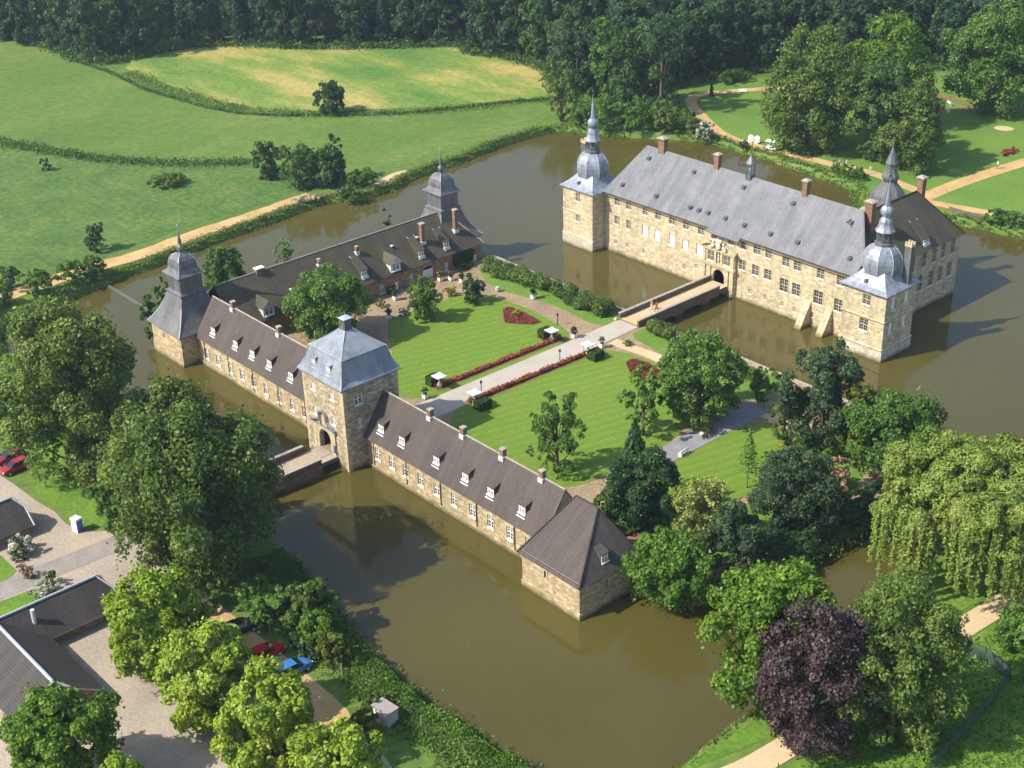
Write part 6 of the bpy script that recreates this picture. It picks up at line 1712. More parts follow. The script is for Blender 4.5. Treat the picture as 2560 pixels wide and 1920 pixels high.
def tufts(nm, label, q, h, fol, leaf, rg, z0=ZO, up=0.55, lump=0.35):
    m = len(q)
    hh = h * (0.35 + 0.65 * (0.5 + 0.5 * np.sin(q[:, 0] * lump * 2.1 + 1.7 * np.sin(q[:, 1] * lump)) * np.sin(q[:, 1] * lump * 1.7 + q[:, 0] * lump * 0.6)))
    P = np.stack([q[:, 0], q[:, 1], z0 + 0.03 + hh * rg.random(m) ** 0.8], 1)
    gz = GZ_at(q) if z0 == ZO else None
    if gz is not None: P[:, 2] += np.minimum(0, np.maximum(gz, -0.1) - ZO)
    N = unit(rg.normal(size=P.shape) * np.array([1, 1, up]) + np.array([0, 0, 0.5]))
    blot = 0.13 * np.sin(q[:, 0] * 0.31 + 2 * np.sin(q[:, 1] * 0.23)) + 0.1 * np.sin(q[:, 1] * 0.9 + q[:, 0] * 0.6)
    o = bpy.data.objects.new(nm, leaf_mesh(nm, P, N, leaf * rg.uniform(0.6, 1.4, m), 0.5 + blot + rg.normal(size=m) * 0.16, FM[fol], 0.5, rg)); COL.objects.link(o)
    o['kind'] = 'stuff'; o['label'] = label
def GZ_at(q):
    i = np.clip(np.searchsorted(xs, q[:, 0]) - 1, 0, len(xs) - 2); j = np.clip(np.searchsorted(ys, q[:, 1]) - 1, 0, len(ys) - 2)
    return GZ[i, j]
rg = np.random.default_rng(3)
q, _ = scatter_line([(-241, 70), (-232, 73), (-210, 72), (-201, 76.5), (-202, 90), (-200, 100), (-194, 109), (-178, 119), (-168, 128), (-158, 140), (-147.5, 151), (-139, 147), (-130, 151), (-113, 150.5), (-100, 140), (-90, 138)], 9000, 2.4, rg)
tufts('wood_edge_undergrowth', 'bramble and weeds along the edge of the wood', q, 2.2, 'forest2', 0.75, rg)
q, _ = scatter_line([(-80, 152), (-79, 163), (-78.5, 173), (-75, 182), (-69, 194), (-60, 205), (-44, 216), (-30, 224)], 3500, 2.4, rg)
tufts('wood_edge_undergrowth', 'weeds along the wood edge above the park', q, 1.8, 'forest2', 0.7, rg)
# ditch with tall weeds between the two meadows
ditch = [(-245, 73.5), (-208.1, 71.6), (-192.3, 72.2), (-173.5, 70.7), (-160.6, 72), (-148.3, 73.4), (-138.6, 76), (-129.1, 82.6), (-119, 92.3), (-110, 103), (-103.6, 115.4), (-98.8, 126), (-94.1, 132.5), (-86, 137)]
q, _ = scatter_line(ditch, 9000, 0.6, rg)
tufts('ditch_weeds', 'dark line of weeds along the ditch between the meadows', q, 0.8, 'rough', 0.5, rg)
q, _ = scatter_line([(x + 1.6, y + 3.6) for x, y in ditch[2:]], 9000, 3.0, rg)
tufts('ditch_grass', 'rough pale grass strip along the edge of the golden meadow', q, 0.45, 'reed', 0.5, rg, lump=0.2, up=3.0)
q, _ = scatter_line([(-175, 22), (-157.8, 27), (-145, 32), (-132.7, 36.6), (-123.5, 42.6), (-115.3, 49), (-106.6, 58.6)], 5000, 2.4, rg)
tufts('rough_grass', 'darker rim of tall grass at the edge of the rough meadow', q, 0.9, 'rough', 0.6, rg)
# water edge growth
mo = chaikin(MOAT, 1)
a = [p for p in mo]
def part_line(cond):
    segs = []; cur = []
    for p in a + [a[0]]:
        if cond(p): cur.append(p)
        elif cur: segs.append(cur); cur = []
    if cur: segs.append(cur)
    return segs
for sgm in part_line(lambda p: p[0] < -60 and p[1] > -17):
    if len(sgm) < 3: continue
    q, _ = scatter_line([(x - 0.9, y) for x, y in sgm], 16000, 1.3, rg)
    tufts('bank_reeds', 'reeds and tall grass fringing the far moat bank', q, 0.8, 'reed', 0.36, rg, lump=0.5, up=1.5)
for sgm in part_line(lambda p: p[1] > 118 and p[0] > -56):
    if len(sgm) < 3: continue
    q, _ = scatter_line([(x, y + 0.9) for x, y in sgm], 9000, 1.2, rg)
    tufts('bank_reeds', 'reeds fringing the moat behind the palace', q, 1.1, 'reed', 0.42, rg, lump=0.5)
for sgm in part_line(lambda p: p[1] < -17.5 and 11 < p[0] < 72):
    if len(sgm) < 3: continue
    q, _ = scatter_line([(x, y - 2.4) for x, y in sgm], 30000, 2.6, rg)
    tufts('bank_weeds', 'lush green weeds on the near moat bank', q, 0.7, 'reed', 0.36, rg, lump=0.45, up=1.5)
    q, _ = scatter_line([(x, y - 0.6) for x, y in sgm], 16000, 1.6, rg)
    tufts('bank_weeds', 'darker weeds at the near water line', q, 0.9, 'bright', 0.36, rg, lump=0.6)
for sgm in part_line(lambda p: p[0] > 70 and -20 < p[1] < 45):
    if len(sgm) < 3: continue
    q, _ = scatter_line([(x + 0.8, y) for x, y in sgm], 5000, 0.8, rg)
    tufts('bank_grass', 'grass fringe of the bank under the copper beech', q, 0.5, 'reed', 0.28, rg)
for sgm in part_line(lambda p: p[1] < -11.5 and p[0] < 12):
    if len(sgm) < 3: continue
    q, _ = scatter_line([(x, y - 1.0) for x, y in sgm], 9000, 1.8, rg)
    tufts('bank_weeds', 'dark weeds below the big oaks at the water', q, 1.3, 'maple', 0.4, rg)
# plants hugging the wild shore of the island
q, _ = scatter_line([(54.5, 8.6), (57, 8.2), (61.5, 11), (63.8, 20), (64.3, 32), (65, 42), (66, 50), (63.5, 57), (57, 60)], 20000, 2.0, rg)
tufts('shore_undergrowth', 'undergrowth on the shaded shore of the garden island', q, 1.9, 'maple', 0.42, rg, z0=0.6)
q, _ = scatter_line([(-43.6, 58), (-47, 54), (-47.3, 30), (-47.2, 12), (-48, 4)], 9000, 1.4, rg)
tufts('shore_undergrowth', 'undergrowth behind the mossy range', q, 1.6, 'maple', 0.42, rg, z0=0.8)
# clover and worn grass on the open lawns under the trees of the right bank
q = scatter_poly([(86.6, -20), (87, 8), (87.4, 24), (88.5, 40), (98, 56), (116, 38), (116, 0), (100, -20)], 26000, rg)
tufts('bank_grass', 'unmown grass beside the pale lane', q, 0.4, 'meadow', 0.32, rg, lump=0.5)
# leaves drifting on the water
q = scatter_poly([(8, -11), (58, -19), (74, -14), (74, 6), (62, 6), (56, -1.5), (44, -1.5), (10, -1)], 210, rg)
o = bpy.data.objects.new('drifting_leaves', leaf_mesh('drifting_leaves', np.concatenate([q, np.full((len(q), 1), 0.012)], 1), np.tile([0, 0, 1.0], (len(q), 1)), 0.16, np.full(len(q), 0.8), FM['variegated'], rng=rg)); COL.objects.link(o)
o['kind'] = 'stuff'; o['label'] = 'pale leaves drifting on the near moat'

# ---------------------------------------------------------------- garden furniture
def planter_proto():
    t = thing('planter', 'x', 'planter', (0, 0, 0))
    b = MB(); b.box(-0.42, 0.42, -0.42, 0.42, 0.08, 0.85)
    for sx in (-0.4, 0.4):
        for sy in (-0.4, 0.4): b.box(sx - 0.06, sx + 0.06, sy - 0.06, sy + 0.06, 0.0, 0.95)
    bx = bpy.data.objects.new('tub', b.mesh('tub', M['white'], uv=False)); COL.objects.link(bx); bx.parent = t
    b = MB(); b.box(-0.38, 0.38, -0.38, 0.38, 0.851, 0.87)
    so = bpy.data.objects.new('soil', b.mesh('soil', M['soil'], uv=False)); COL.objects.link(so); so.parent = bx
    b = MB(); b.tube([(0, 0, 0.8), (0, 0, 1.5)], 0.05, 5)
    st = bpy.data.objects.new('stem', b.mesh('stem', M['bark'], uv=False)); COL.objects.link(st); st.parent = t
    return t
pproto = planter_proto()
FMESH = {}
def fol_mesh(fol, R, H, n, leaf):
    k = (fol, R, H)
    if k not in FMESH: FMESH[k] = crown_mesh('shrub', fol, R, H, 0.02, n, leaf, 40 + len(FMESH), 10)[0]
    return FMESH[k]
first = True
for x, y, fol, R, H, lab in ((2.3, 18.7, 'dark', 0.75, 1.5, 'white planter with dark bush at the gatehouse end of the drive'), (2.9, 47.9, 'dark', 0.8, 1.6, 'white planter with dark bush at the path corner on the round headed maple side'),
                          (8.4, 48.5, 'dark', 0.75, 1.5, 'white planter with dark bush at the path corner by the red bed and green maple'), (-12.5, 53.4, 'maple', 0.9, 2.6, 'white planter with tall leafy plant in the gap between the hedges'),
                          (-29.2, 47.2, 'gold', 0.95, 1.7, 'white planter with yellow leaves before the white barn doors'), (-28.0, 48.6, 'pink_blossom', 0.8, 1.3, 'white planter with pinkish flowers right of the barn doors'),
                          (-26.0, 49.3, 'bright', 0.7, 0.9, 'white planter with low green plant on the cobbles'), (-24.9, 50.1, 'bright', 0.85, 1.7, 'white planter with round green bush behind the cherry plum'),
                          (-28.3, 36.9, 'rhodo', 0.8, 1.2, 'white planter before the small white door of the mossy range'), (-23.2, 31.6, 'yellow', 0.9, 1.4, 'white planter at the lawn edge beside the lavender'),
                          (-22.6, 37.2, 'rhodo', 0.7, 1.1, 'white planter half hidden behind the round headed maple'), (37.3, 39.2, None, 0, 0, 'white planter with feathery palm on the asphalt path')):
    t = pproto if first else copy_tree(pproto)
    first = False
    t.location = (x, y, ZC + 0.06); t.scale = (0.74, 0.74, 0.74)
    tag(t, lab, 'planter', 'white garden planters')
    if fol:
        c = bpy.data.objects.new('foliage', fol_mesh(fol, R, H, 900, 0.24)); COL.objects.link(c); c.parent = t; c.location = (0, 0, 0.95)
    else:
        rgp = np.random.default_rng(6); P, N = [], []
        for k in range(26):
            a = rgp.random() * 6.28; el = rgp.uniform(0.2, 1.3); L_ = rgp.uniform(1.2, 1.7)
            u = np.linspace(0.1, 1, 26)
            r_ = L_ * u * math.cos(el * 0.6); z_ = 0.7 + L_ * u * math.sin(el) - 0.9 * (u ** 2.2) * L_ * 0.55
            for s_ in (-1, 1):
                P.append(np.stack([r_ * math.cos(a) - s_ * 0.09 * math.sin(a), r_ * math.sin(a) + s_ * 0.09 * math.cos(a), z_], 1)); N.append(np.tile([math.cos(a) * -0.3, math.sin(a) * -0.3, 1], (26, 1)))
        P = np.concatenate(P); N = unit(np.concatenate(N) + rgp.normal(size=(len(P), 3)) * 0.3)
        c = bpy.data.objects.new('foliage', leaf_mesh('palm_fronds', P, N, 0.26, 0.55 + rgp.normal(size=len(P)) * 0.15, FM['yellow'], 0.35, rgp)); COL.objects.link(c); c.parent = t; c.location = (0, 0, 0.9)
tag(shrub('x', 38.0, 38.8, 0.8, 0.6, 'roses', 300, 0.2, ZC), 'red flowers around the palm tub', 'flowers')

def statue_shelter_proto():
    t = thing('statue_shelter', 'x', 'shelter', (0, 0, 0))
    b = MB()   # gently swept square white roof
    n = 8
    g = lambda i, j: (-1.35 + 2.7 * i / n, -1.35 + 2.7 * j / n, 3.05 + 0.34 * (1 - max(abs(2 * i / n - 1), abs(2 * j / n - 1)) ** 1.6) + 0.10 * (abs(2 * i / n - 1) * abs(2 * j / n - 1)) ** 2)
    for i in range(n):
        for j in range(n):
            b.poly([g(i, j), g(i + 1, j), g(i + 1, j + 1), g(i, j + 1)])
    for i in range(n):
        for f in (lambda k: g(k, 0), lambda k: g(n, k), lambda k: g(n - k, n), lambda k: g(0, n - k)):
            p_, q_ = f(i), f(i + 1)
            b.poly([(p_[0], p_[1], p_[2] - 0.12), (q_[0], q_[1], q_[2] - 0.12), q_, p_])
    b.poly([(-1.3, -1.3, 2.96), (-1.3, 1.3, 2.96), (1.3, 1.3, 2.96), (1.3, -1.3, 2.96)])
    r = bpy.data.objects.new('roof', b.mesh('shelter_roof', plain('white_canopy', (0.62, 0.64, 0.68), 0.5, 0.4, 0, 0.05), uv=False)); COL.objects.link(r); r.parent = t
    for sx in (-0.8, 0.8):
        for sy in (-0.8, 0.8):
            b = MB(); b.tube([(sx, sy, 0), (sx, sy, 3.1)], 0.05, 6)
            r = bpy.data.objects.new('post', b.mesh('post', M['blackmetal'], uv=False)); COL.objects.link(r); r.parent = t
    return t
def statue_proto():
    t = thing('statue', 'x', 'statue', (0, 0, 0))
    b = MB(); b.box(-0.42, 0.42, -0.42, 0.42, 0, 0.12); b.box(-0.34, 0.34, -0.34, 0.34, 0.12, 0.95); b.box(-0.42, 0.42, -0.42, 0.42, 0.95, 1.05)
    r = bpy.data.objects.new('pedestal', b.mesh('pedestal', M['statue'], uv=False)); COL.objects.link(r); r.parent = t
    b = MB(); b.lathe([(0.27, 1.05), (0.30, 1.3), (0.24, 1.7), (0.20, 1.95), (0.26, 2.2), (0.24, 2.38), (0.10, 2.47), (0.08, 2.53)], 0, 0, 10, oct_=False)
    b.ball((0, 0, 2.66), (0.12, 0.13, 0.15), 8, 6); b.tube([(0.24, 0, 2.34), (0.36, -0.08, 2.05), (0.22, -0.24, 1.85)], [0.075, 0.06, 0.045], 6); b.tube([(-0.24, 0, 2.34), (-0.34, 0.02, 2.02), (-0.27, -0.08, 1.72)], [0.075, 0.06, 0.045], 6)
    r = bpy.data.objects.new('figure', b.mesh('figure', M['statue'], smooth=True, uv=False)); COL.objects.link(r); r.parent = t
    return t
sp_, st_ = statue_shelter_proto(), statue_proto()
for i, (x, y, lab) in enumerate(((1.3, 22.2, 'gatehouse end of the left rose bed'), (1.6, 44.4, 'palace end of the left rose bed'), (9.0, 45.0, 'palace end of the right rose bed'), (8.8, 22.6, 'gatehouse end of the right rose bed'))):
    a = sp_ if i == 0 else copy_tree(sp_); b = st_ if i == 0 else copy_tree(st_)
    a.location = (x, y, ZC - 0.1); b.location = (x, y, ZC + 0.03)
    a.scale = (0.62, 0.62, 0.72); b.scale = (0.68, 0.68, 0.68)
    tag(a, 'square white canopy on thin posts at the ' + lab, 'shelter', 'white statue shelters'); tag(b, 'pale stone statue under the canopy at the ' + lab, 'statue', 'garden statues')
def bollard_proto():
    t = thing('lamp_post', 'x', 'lamp', (0, 0, 0))
    for nm, prof, m_ in (('post', [(0.09, 0), (0.07, 0.1), (0.06, 1.55)], 'blackmetal'), ('lamp_head', [(0.06, 1.55), (0.17, 1.6), (0.17, 1.95), (0.05, 2.05)], 'blackmetal')):
        b = MB(); b.lathe(prof, 0, 0, 8, oct_=False)
        r = bpy.data.objects.new(nm, b.mesh(nm, M[m_], uv=False)); COL.objects.link(r); r.parent = t
    return t
bp = bollard_proto()
for i, (x, y, lab) in enumerate(((7.3, 40.7, 'short black lamp post beside the drive halfway to the palace'), (6.7, 25.6, 'short black lamp post beside the canopy near the gatehouse'), (-2.3, 49.3, 'short black lamp post at the cobbled path by the lawn'))):
    t = bp if i == 0 else copy_tree(bp)
    t.location = (x, y, ZC + 0.06); tag(t, lab, 'lamp', 'short black lamp posts')
def bench_proto():
    t = thing('park_bench', 'x', 'bench', (0, 0, 0))
    def add(nm, boxes):
        b = MB()
        for q in boxes: b.box(*q)
        r = bpy.data.objects.new(nm, b.mesh(nm, M['white'], uv=False)); COL.objects.link(r); r.parent = t
    add('seat', [(-0.9, 0.9, -0.25 + k * 0.12, -0.15 + k * 0.12, 0.42, 0.46) for k in range(4)])
    add('backrest', [(-0.9, 0.9, 0.24, 0.28, 0.55 + k * 0.13, 0.65 + k * 0.13) for k in range(3)])
    for sx in (-0.8, 0.72): add('leg', [(sx, sx + 0.08, -0.25, 0.28, 0.0, 0.419), (sx, sx + 0.08, 0.285, 0.33, 0.0, 0.95)])
    return t
bq = bench_proto()
for i, (x, y, rz, z, lab) in enumerate(((38.9, 33.4, -1.45, ZC + 0.06, 'white slatted bench on the grey asphalt path'), (-64.9, 168.2, 0.7, ZO + 0.1, 'white bench on the park path below the wood'), (-24.7, 192.6, 2.6, ZO + 0.1, 'white bench in the shade between the two dark park paths'),
                                      (-22.3, 188.2, 2.4, ZO + 0.1, 'white bench beside the lower dark park path'), (-29.5, 194.8, 2.6, ZO + 0.1, 'white bench beside the upper dark park path'))):
    t = bq if i == 0 else copy_tree(bq)
    t.location = (x, y, z); t.rotation_euler = (0, 0, rz); tag(t, lab, 'bench', 'white park benches')
b = MB(); b.lathe([(0.36, 0), (0.45, 0.35), (0.36, 0.8), (0.3, 0.84)], 0, 0, 12, oct_=False)
o = obj('water_butt', b, M['concrete'], None, loc=(0, 0, 0), uv=False); o.location = (-18.9, 51.2, ZC + 0.05); tag(o, 'grey and white barrel at the edge of the cobbled path', 'barrel')
b = MB(); b.ball((0, 0, 0.15), (0.3, 0.3, 0.3), 8, 6); o = obj('stone_ball', b, M['statue'], None, loc=(0, 0, 0), uv=False); o.location = (2.9, 57.1, ZC + 0.05); tag(o, 'small pale stone ball at the garden end of the palace bridge', 'stone')
b = MB(); b.box(-0.02, 0.02, -1.2, 1.2, 0.75, 0.79)
for k in (-1.2, 0, 1.2): b.box(-0.03, 0.03, k - 0.03, k + 0.03, 0, 0.9)
o = obj('railing', b, M['blackmetal'], None, loc=(0, 0, 0), uv=False); o.location = (-25.5, 55.2, ZC); o.rotation_euler = (0, 0, 1.2); tag(o, 'thin dark handrail beside the end of the mossy range', 'railing')

# ---------------------------------------------------------------- farm buildings, kiosk and car park things
fb = thing('farm_building', 'low L-shaped farm building with dark tiled roof and pale zinc ridge line', 'building', (20, -50, ZO))
b = MB(); b.box(12.9, 18.1, -60, -38.9, ZO - 0.3, 2.75); b.box(17.5, 30.4, -55.6, -47.7, ZO - 0.3, 2.75)
b.poly([(12.9, -38.88, 2.75), (18.1, -38.88, 2.75), (15.5, -38.88, 5.3)][::-1]); b.poly([(30.42, -55.6, 2.75), (30.42, -47.7, 2.75), (30.42, -51.7, 5.3)])
obj('wall', b, M['barnstone'], fb)
r = MB()
thick_roof(r, [[(18.75, -60, 2.58), (18.75, -46.8, 2.58), (15.5, -51.7, 5.62), (15.5, -60, 5.62)], [(18.75, -46.8, 2.58), (18.75, -38.4, 2.58), (17.0, -38.4, 4.2), (15.5, -39.6, 5.62), (15.5, -51.7, 5.62)],
               [(12.2, -38.4, 2.58), (12.2, -60, 2.58), (15.5, -60, 5.62), (15.5, -39.6, 5.62), (14.0, -38.4, 4.2)], [(17.0, -38.4, 4.2), (14.0, -38.4, 4.2), (15.5, -39.6, 5.62)],
               [(18.7, -47.1, 2.60), (15.5, -51.72, 5.63), (29.6, -51.72, 5.63), (30.9, -50.1, 4.55), (30.9, -47.1, 2.60)][::-1],
               [(16, -56.35, 2.58), (30.9, -56.35, 2.58), (30.9, -53.4, 4.55), (29.6, -51.74, 5.63), (15.5, -51.74, 5.63)], [(30.9, -53.4, 4.55), (30.9, -50.1, 4.55), (29.6, -51.73, 5.63)]], 0.12)
ro = obj('roof', r, M['tile_dark'], fb)
g = MB()
g.tube([(15.5, -60, 5.66), (15.5, -39.6, 5.66)], 0.16, 6); g.tube([(15.5, -51.73, 5.67), (29.6, -51.73, 5.67)], 0.2, 6); g.tube([(29.6, -51.73, 5.67), (30.9, -50.1, 4.6)], 0.13, 6); g.tube([(29.6, -51.73, 5.67), (30.9, -53.4, 4.6)], 0.13, 6)
g.tube([(30.9, -50.1, 4.58), (30.9, -47.1, 2.65)], 0.09, 5); g.tube([(15.5, -39.6, 5.66), (17.0, -38.4, 4.26)], 0.12, 6); g.tube([(17.0, -38.4, 4.24), (18.75, -38.4, 2.62)], 0.10, 6); g.tube([(15.5, -39.6, 5.66), (14.0, -38.4, 4.26)], 0.12, 6)
obj('ridge_cap', g, M['leadtrim_blue'], ro, uv=False)
g = MB(); g.tube([(18.8, -47.0, 2.52), (18.8, -38.4, 2.52)], 0.08, 6); g.tube([(18.9, -47.05, 2.52), (30.9, -47.05, 2.52)], 0.08, 6)
obj('gutter', g, M['bark'], ro, uv=False)
b = MB(); b.tube([(16.9, -47.9, 4.0), (16.9, -47.9, 5.9)], 0.25, 10); k_ = obj('chimney', b, M['leadtrim'], ro, uv=False)
b = MB(); b.box(18.12, 18.2, -42.9, -41.6, ZO, 2.3); d_ = obj('door', b, M['wood'], fb, uv=False)
b = MB(); b.box(18.2, 18.24, -41.8, -41.72, 2.0, 2.08); obj('handle', b, M['blackmetal'], d_, uv=False)
fb2 = thing('farm_building', 'dark roofed farm building cut by the picture edge next to the white flowering bush', 'building', (-7.5, -44, ZO))
b = MB(); b.box(-10.1, -4.7, -62, -38.7, ZO - 0.3, 2.75); b.poly([(-10.1, -38.68, 2.75), (-4.7, -38.68, 2.75), (-7.45, -38.68, 5.3)][::-1]); obj('wall', b, M['barnstone'], fb2)
r = MB()
thick_roof(r, [[(-4.15, -62, 2.58), (-4.15, -38.2, 2.58), (-6.2, -38.2, 4.4), (-7.45, -39.2, 5.55), (-7.45, -62, 5.55)], [(-10.75, -38.2, 2.58), (-10.75, -62, 2.58), (-7.45, -62, 5.55), (-7.45, -39.2, 5.55), (-8.7, -38.2, 4.4)], [(-6.2, -38.2, 4.4), (-8.7, -38.2, 4.4), (-7.45, -39.2, 5.55)]], 0.12)
ro = obj('roof', r, M['tile_dark'], fb2)
g = MB(); g.tube([(-7.45, -62, 5.6), (-7.45, -39.2, 5.6)], 0.15, 6); g.tube([(-7.45, -39.2, 5.6), (-6.2, -38.2, 4.44), (-4.15, -38.2, 2.62)], 0.12, 6)
obj('ridge_cap', g, M['leadtrim_blue'], ro, uv=False)
kt = thing('kiosk', 'grey concrete transformer kiosk with double doors beside the car park', 'kiosk', (53.6, -27.6, ZO), rz=0.10)
def kb(nm, boxes, m_, par=kt):
    b = MB()
    for q in boxes: b.box(*q)
    r_ = bpy.data.objects.new(nm, b.mesh(nm, m_, uv=False)); COL.objects.link(r_); r_.parent = par; return r_
kb('body', [(-1.15, 1.15, -0.7, 0.7, -0.1, 1.75)], M['concrete']); kb('roof', [(-1.25, 1.25, -0.8, 0.8, 1.752, 1.92)], plain('kiosk_roof', (0.30, 0.27, 0.26), 0.9, 0.2))
for a, c in ((-0.95, -0.5), (-0.47, -0.02)): kb('door', [(a, c, -0.74, -0.703, 0.15, 1.5)], M['white'])
bw = thing('cabinet', 'white cabinet with a bright blue side panel standing at the yard edge', 'cabinet', (-1.3, -34.0, ZO), rz=0.25)
kb('body', [(-0.55, 0.45, -0.45, 0.45, 0, 1.7)], M['white'], bw); kb('side_panel', [(0.453, 0.52, -0.45, 0.45, 0, 1.7)], M['blue'], bw); kb('lid', [(-0.62, 0.56, -0.52, 0.52, 1.702, 1.95)], M['leadtrim'], bw)
sgn = thing('notice_board', 'small white notice board on two posts at the car park under the oak', 'sign', (24.6, -33.2, ZO), rz=0.5)
kb('board', [(-0.5, 0.5, -0.03, 0.03, 0.9, 1.9)], M['white'], sgn)
for sx in (-0.45, 0.4): kb('post', [(sx, sx + 0.06, 0.032, 0.09, -0.2, 2.0)], M['wood'], sgn)
for i, (x, y, h) in enumerate(((27.8, -28.1, 1.7), (33.4, -28.3, 1.9), (39.3, -28.0, 2.2), (45.4, -27.1, 2.3), (51.4, -26.0, 1.7), (56.9, -25.6, 1.5))):
    b = MB(); b.tube([(0, 0, -0.2), (0.02, 0.0, h)], [0.09, 0.08], 6)
    o = obj('fence_post', b, M['wood'], None, loc=(0, 0, 0), uv=False); o.location = (x, y, ZO)
    tag(o, 'weathered wooden post in the weeds of the near moat bank', 'post', 'wooden posts on the near bank')
for i, (x, y) in enumerate(((85.9, -1.8), (85.6, -4.4))):
    b = MB(); b.tube([(0, 0, -0.2), (0, 0, 1.0)], 0.07, 6)
    o = obj('lane_post', b, M['bark'], None, loc=(0, 0, 0), uv=False); o.location = (x, y, ZO); tag(o, 'short dark post at the edge of the pale lane', 'post', 'dark posts beside the lane')
# mesh fence on the lower right
fpts = [(86.9, 23.8), (90.0, 24.5), (93.6, 23.4), (94.6, 17.2), (95.7, 7.0), (97.5, -6)]
ft = thing('mesh_fence', 'dark green wire mesh fence beside the pale lane', 'fence', (93.6, 23.4, ZO))
msh = NT('wire_mesh').set(0.6, 0.3); msh.color((0.06, 0.09, 0.08))
vv = msh.n('ShaderNodeTexBrick'); vv.inputs['Scale'].default_value = 1; vv.inputs['Brick Width'].default_value = 0.12; vv.inputs['Row Height'].default_value = 0.12; vv.inputs['Mortar Size'].default_value = 0.028; vv.offset = 0.0
msh.l(msh.uv(), vv.inputs['Vector']); msh.l(vv.outputs['Fac'], msh.b.inputs['Alpha'])
for (xa, ya), (xb, yb) in zip(fpts[:-1], fpts[1:]):
    b = MB(); b.poly([(xa, ya, ZO + 0.05), (xb, yb, ZO + 0.05), (xb, yb, ZO + 1.85), (xa, ya, ZO + 1.85)]); obj('mesh_panel', b, msh.m, ft)
    b = MB(); b.tube([(xa, ya, ZO + 1.86), (xb, yb, ZO + 1.86)], 0.03, 5); obj('top_rail', b, M['blackmetal'], ft, uv=False)
    L_ = math.hypot(xb - xa, yb - ya)
    for k in range(max(1, int(L_ / 2.4))):
        u = k / max(1, int(L_ / 2.4)); b = MB(); b.tube([(xa + (xb - xa) * u, ya + (yb - ya) * u, ZO - 0.2), (xa + (xb - xa) * u, ya + (yb - ya) * u, ZO + 1.95)], 0.04, 5); obj('post', b, M['blackmetal'], ft, uv=False)
# rubble heap by the sandy track
b = MB(); rgr = random.Random(2)
for k in range(60):
    u = rgr.random(); x = -79.4 + rgr.gauss(0, 0.5) + u * 0.6; y = 50.8 + u * 6.2; h = 0.9 * math.sin(math.pi * min(1, u + 0.1)) * rgr.random()
    s_ = rgr.uniform(0.25, 0.75); b.ball((x, y, ZO + h), (s_, s_ * rgr.uniform(.7, 1.2), s_ * 0.7), 7, 5, 0.25, rgr)
tag(obj('rubble_heap', b, M['rubble'], None, loc=(-79.3, 54, ZO), uv=False), 'heap of brown rubble at the end of the sandy track', 'rubble')
b = MB(); b.box(-78.6, -75.4, 67.2, 67.5, ZO + 0.1, ZO + 0.3); b.box(-76.0, -75.7, 66.5, 67.2, ZO - 0.6, ZO + 0.1)
tag(obj('landing_stage', b, M['wood'], None, loc=(-77, 67.3, ZO), uv=False), 'small timber landing stage on the far bank beside the bare sandy bank', 'landing stage')
for i, (x, y) in enumerate(((-82, 79.5), (-83.5, 76))):
    b = MB(); b.box(-0.06, 0.06, -0.06, 0.06, -0.2, 1.3); o = obj('field_post', b, M['wood'], None, loc=(0, 0, 0), uv=False); o.location = (x, y, ZO); tag(o, 'pale post in the meadow above the far moat bank', 'post', 'pale posts in the meadow')

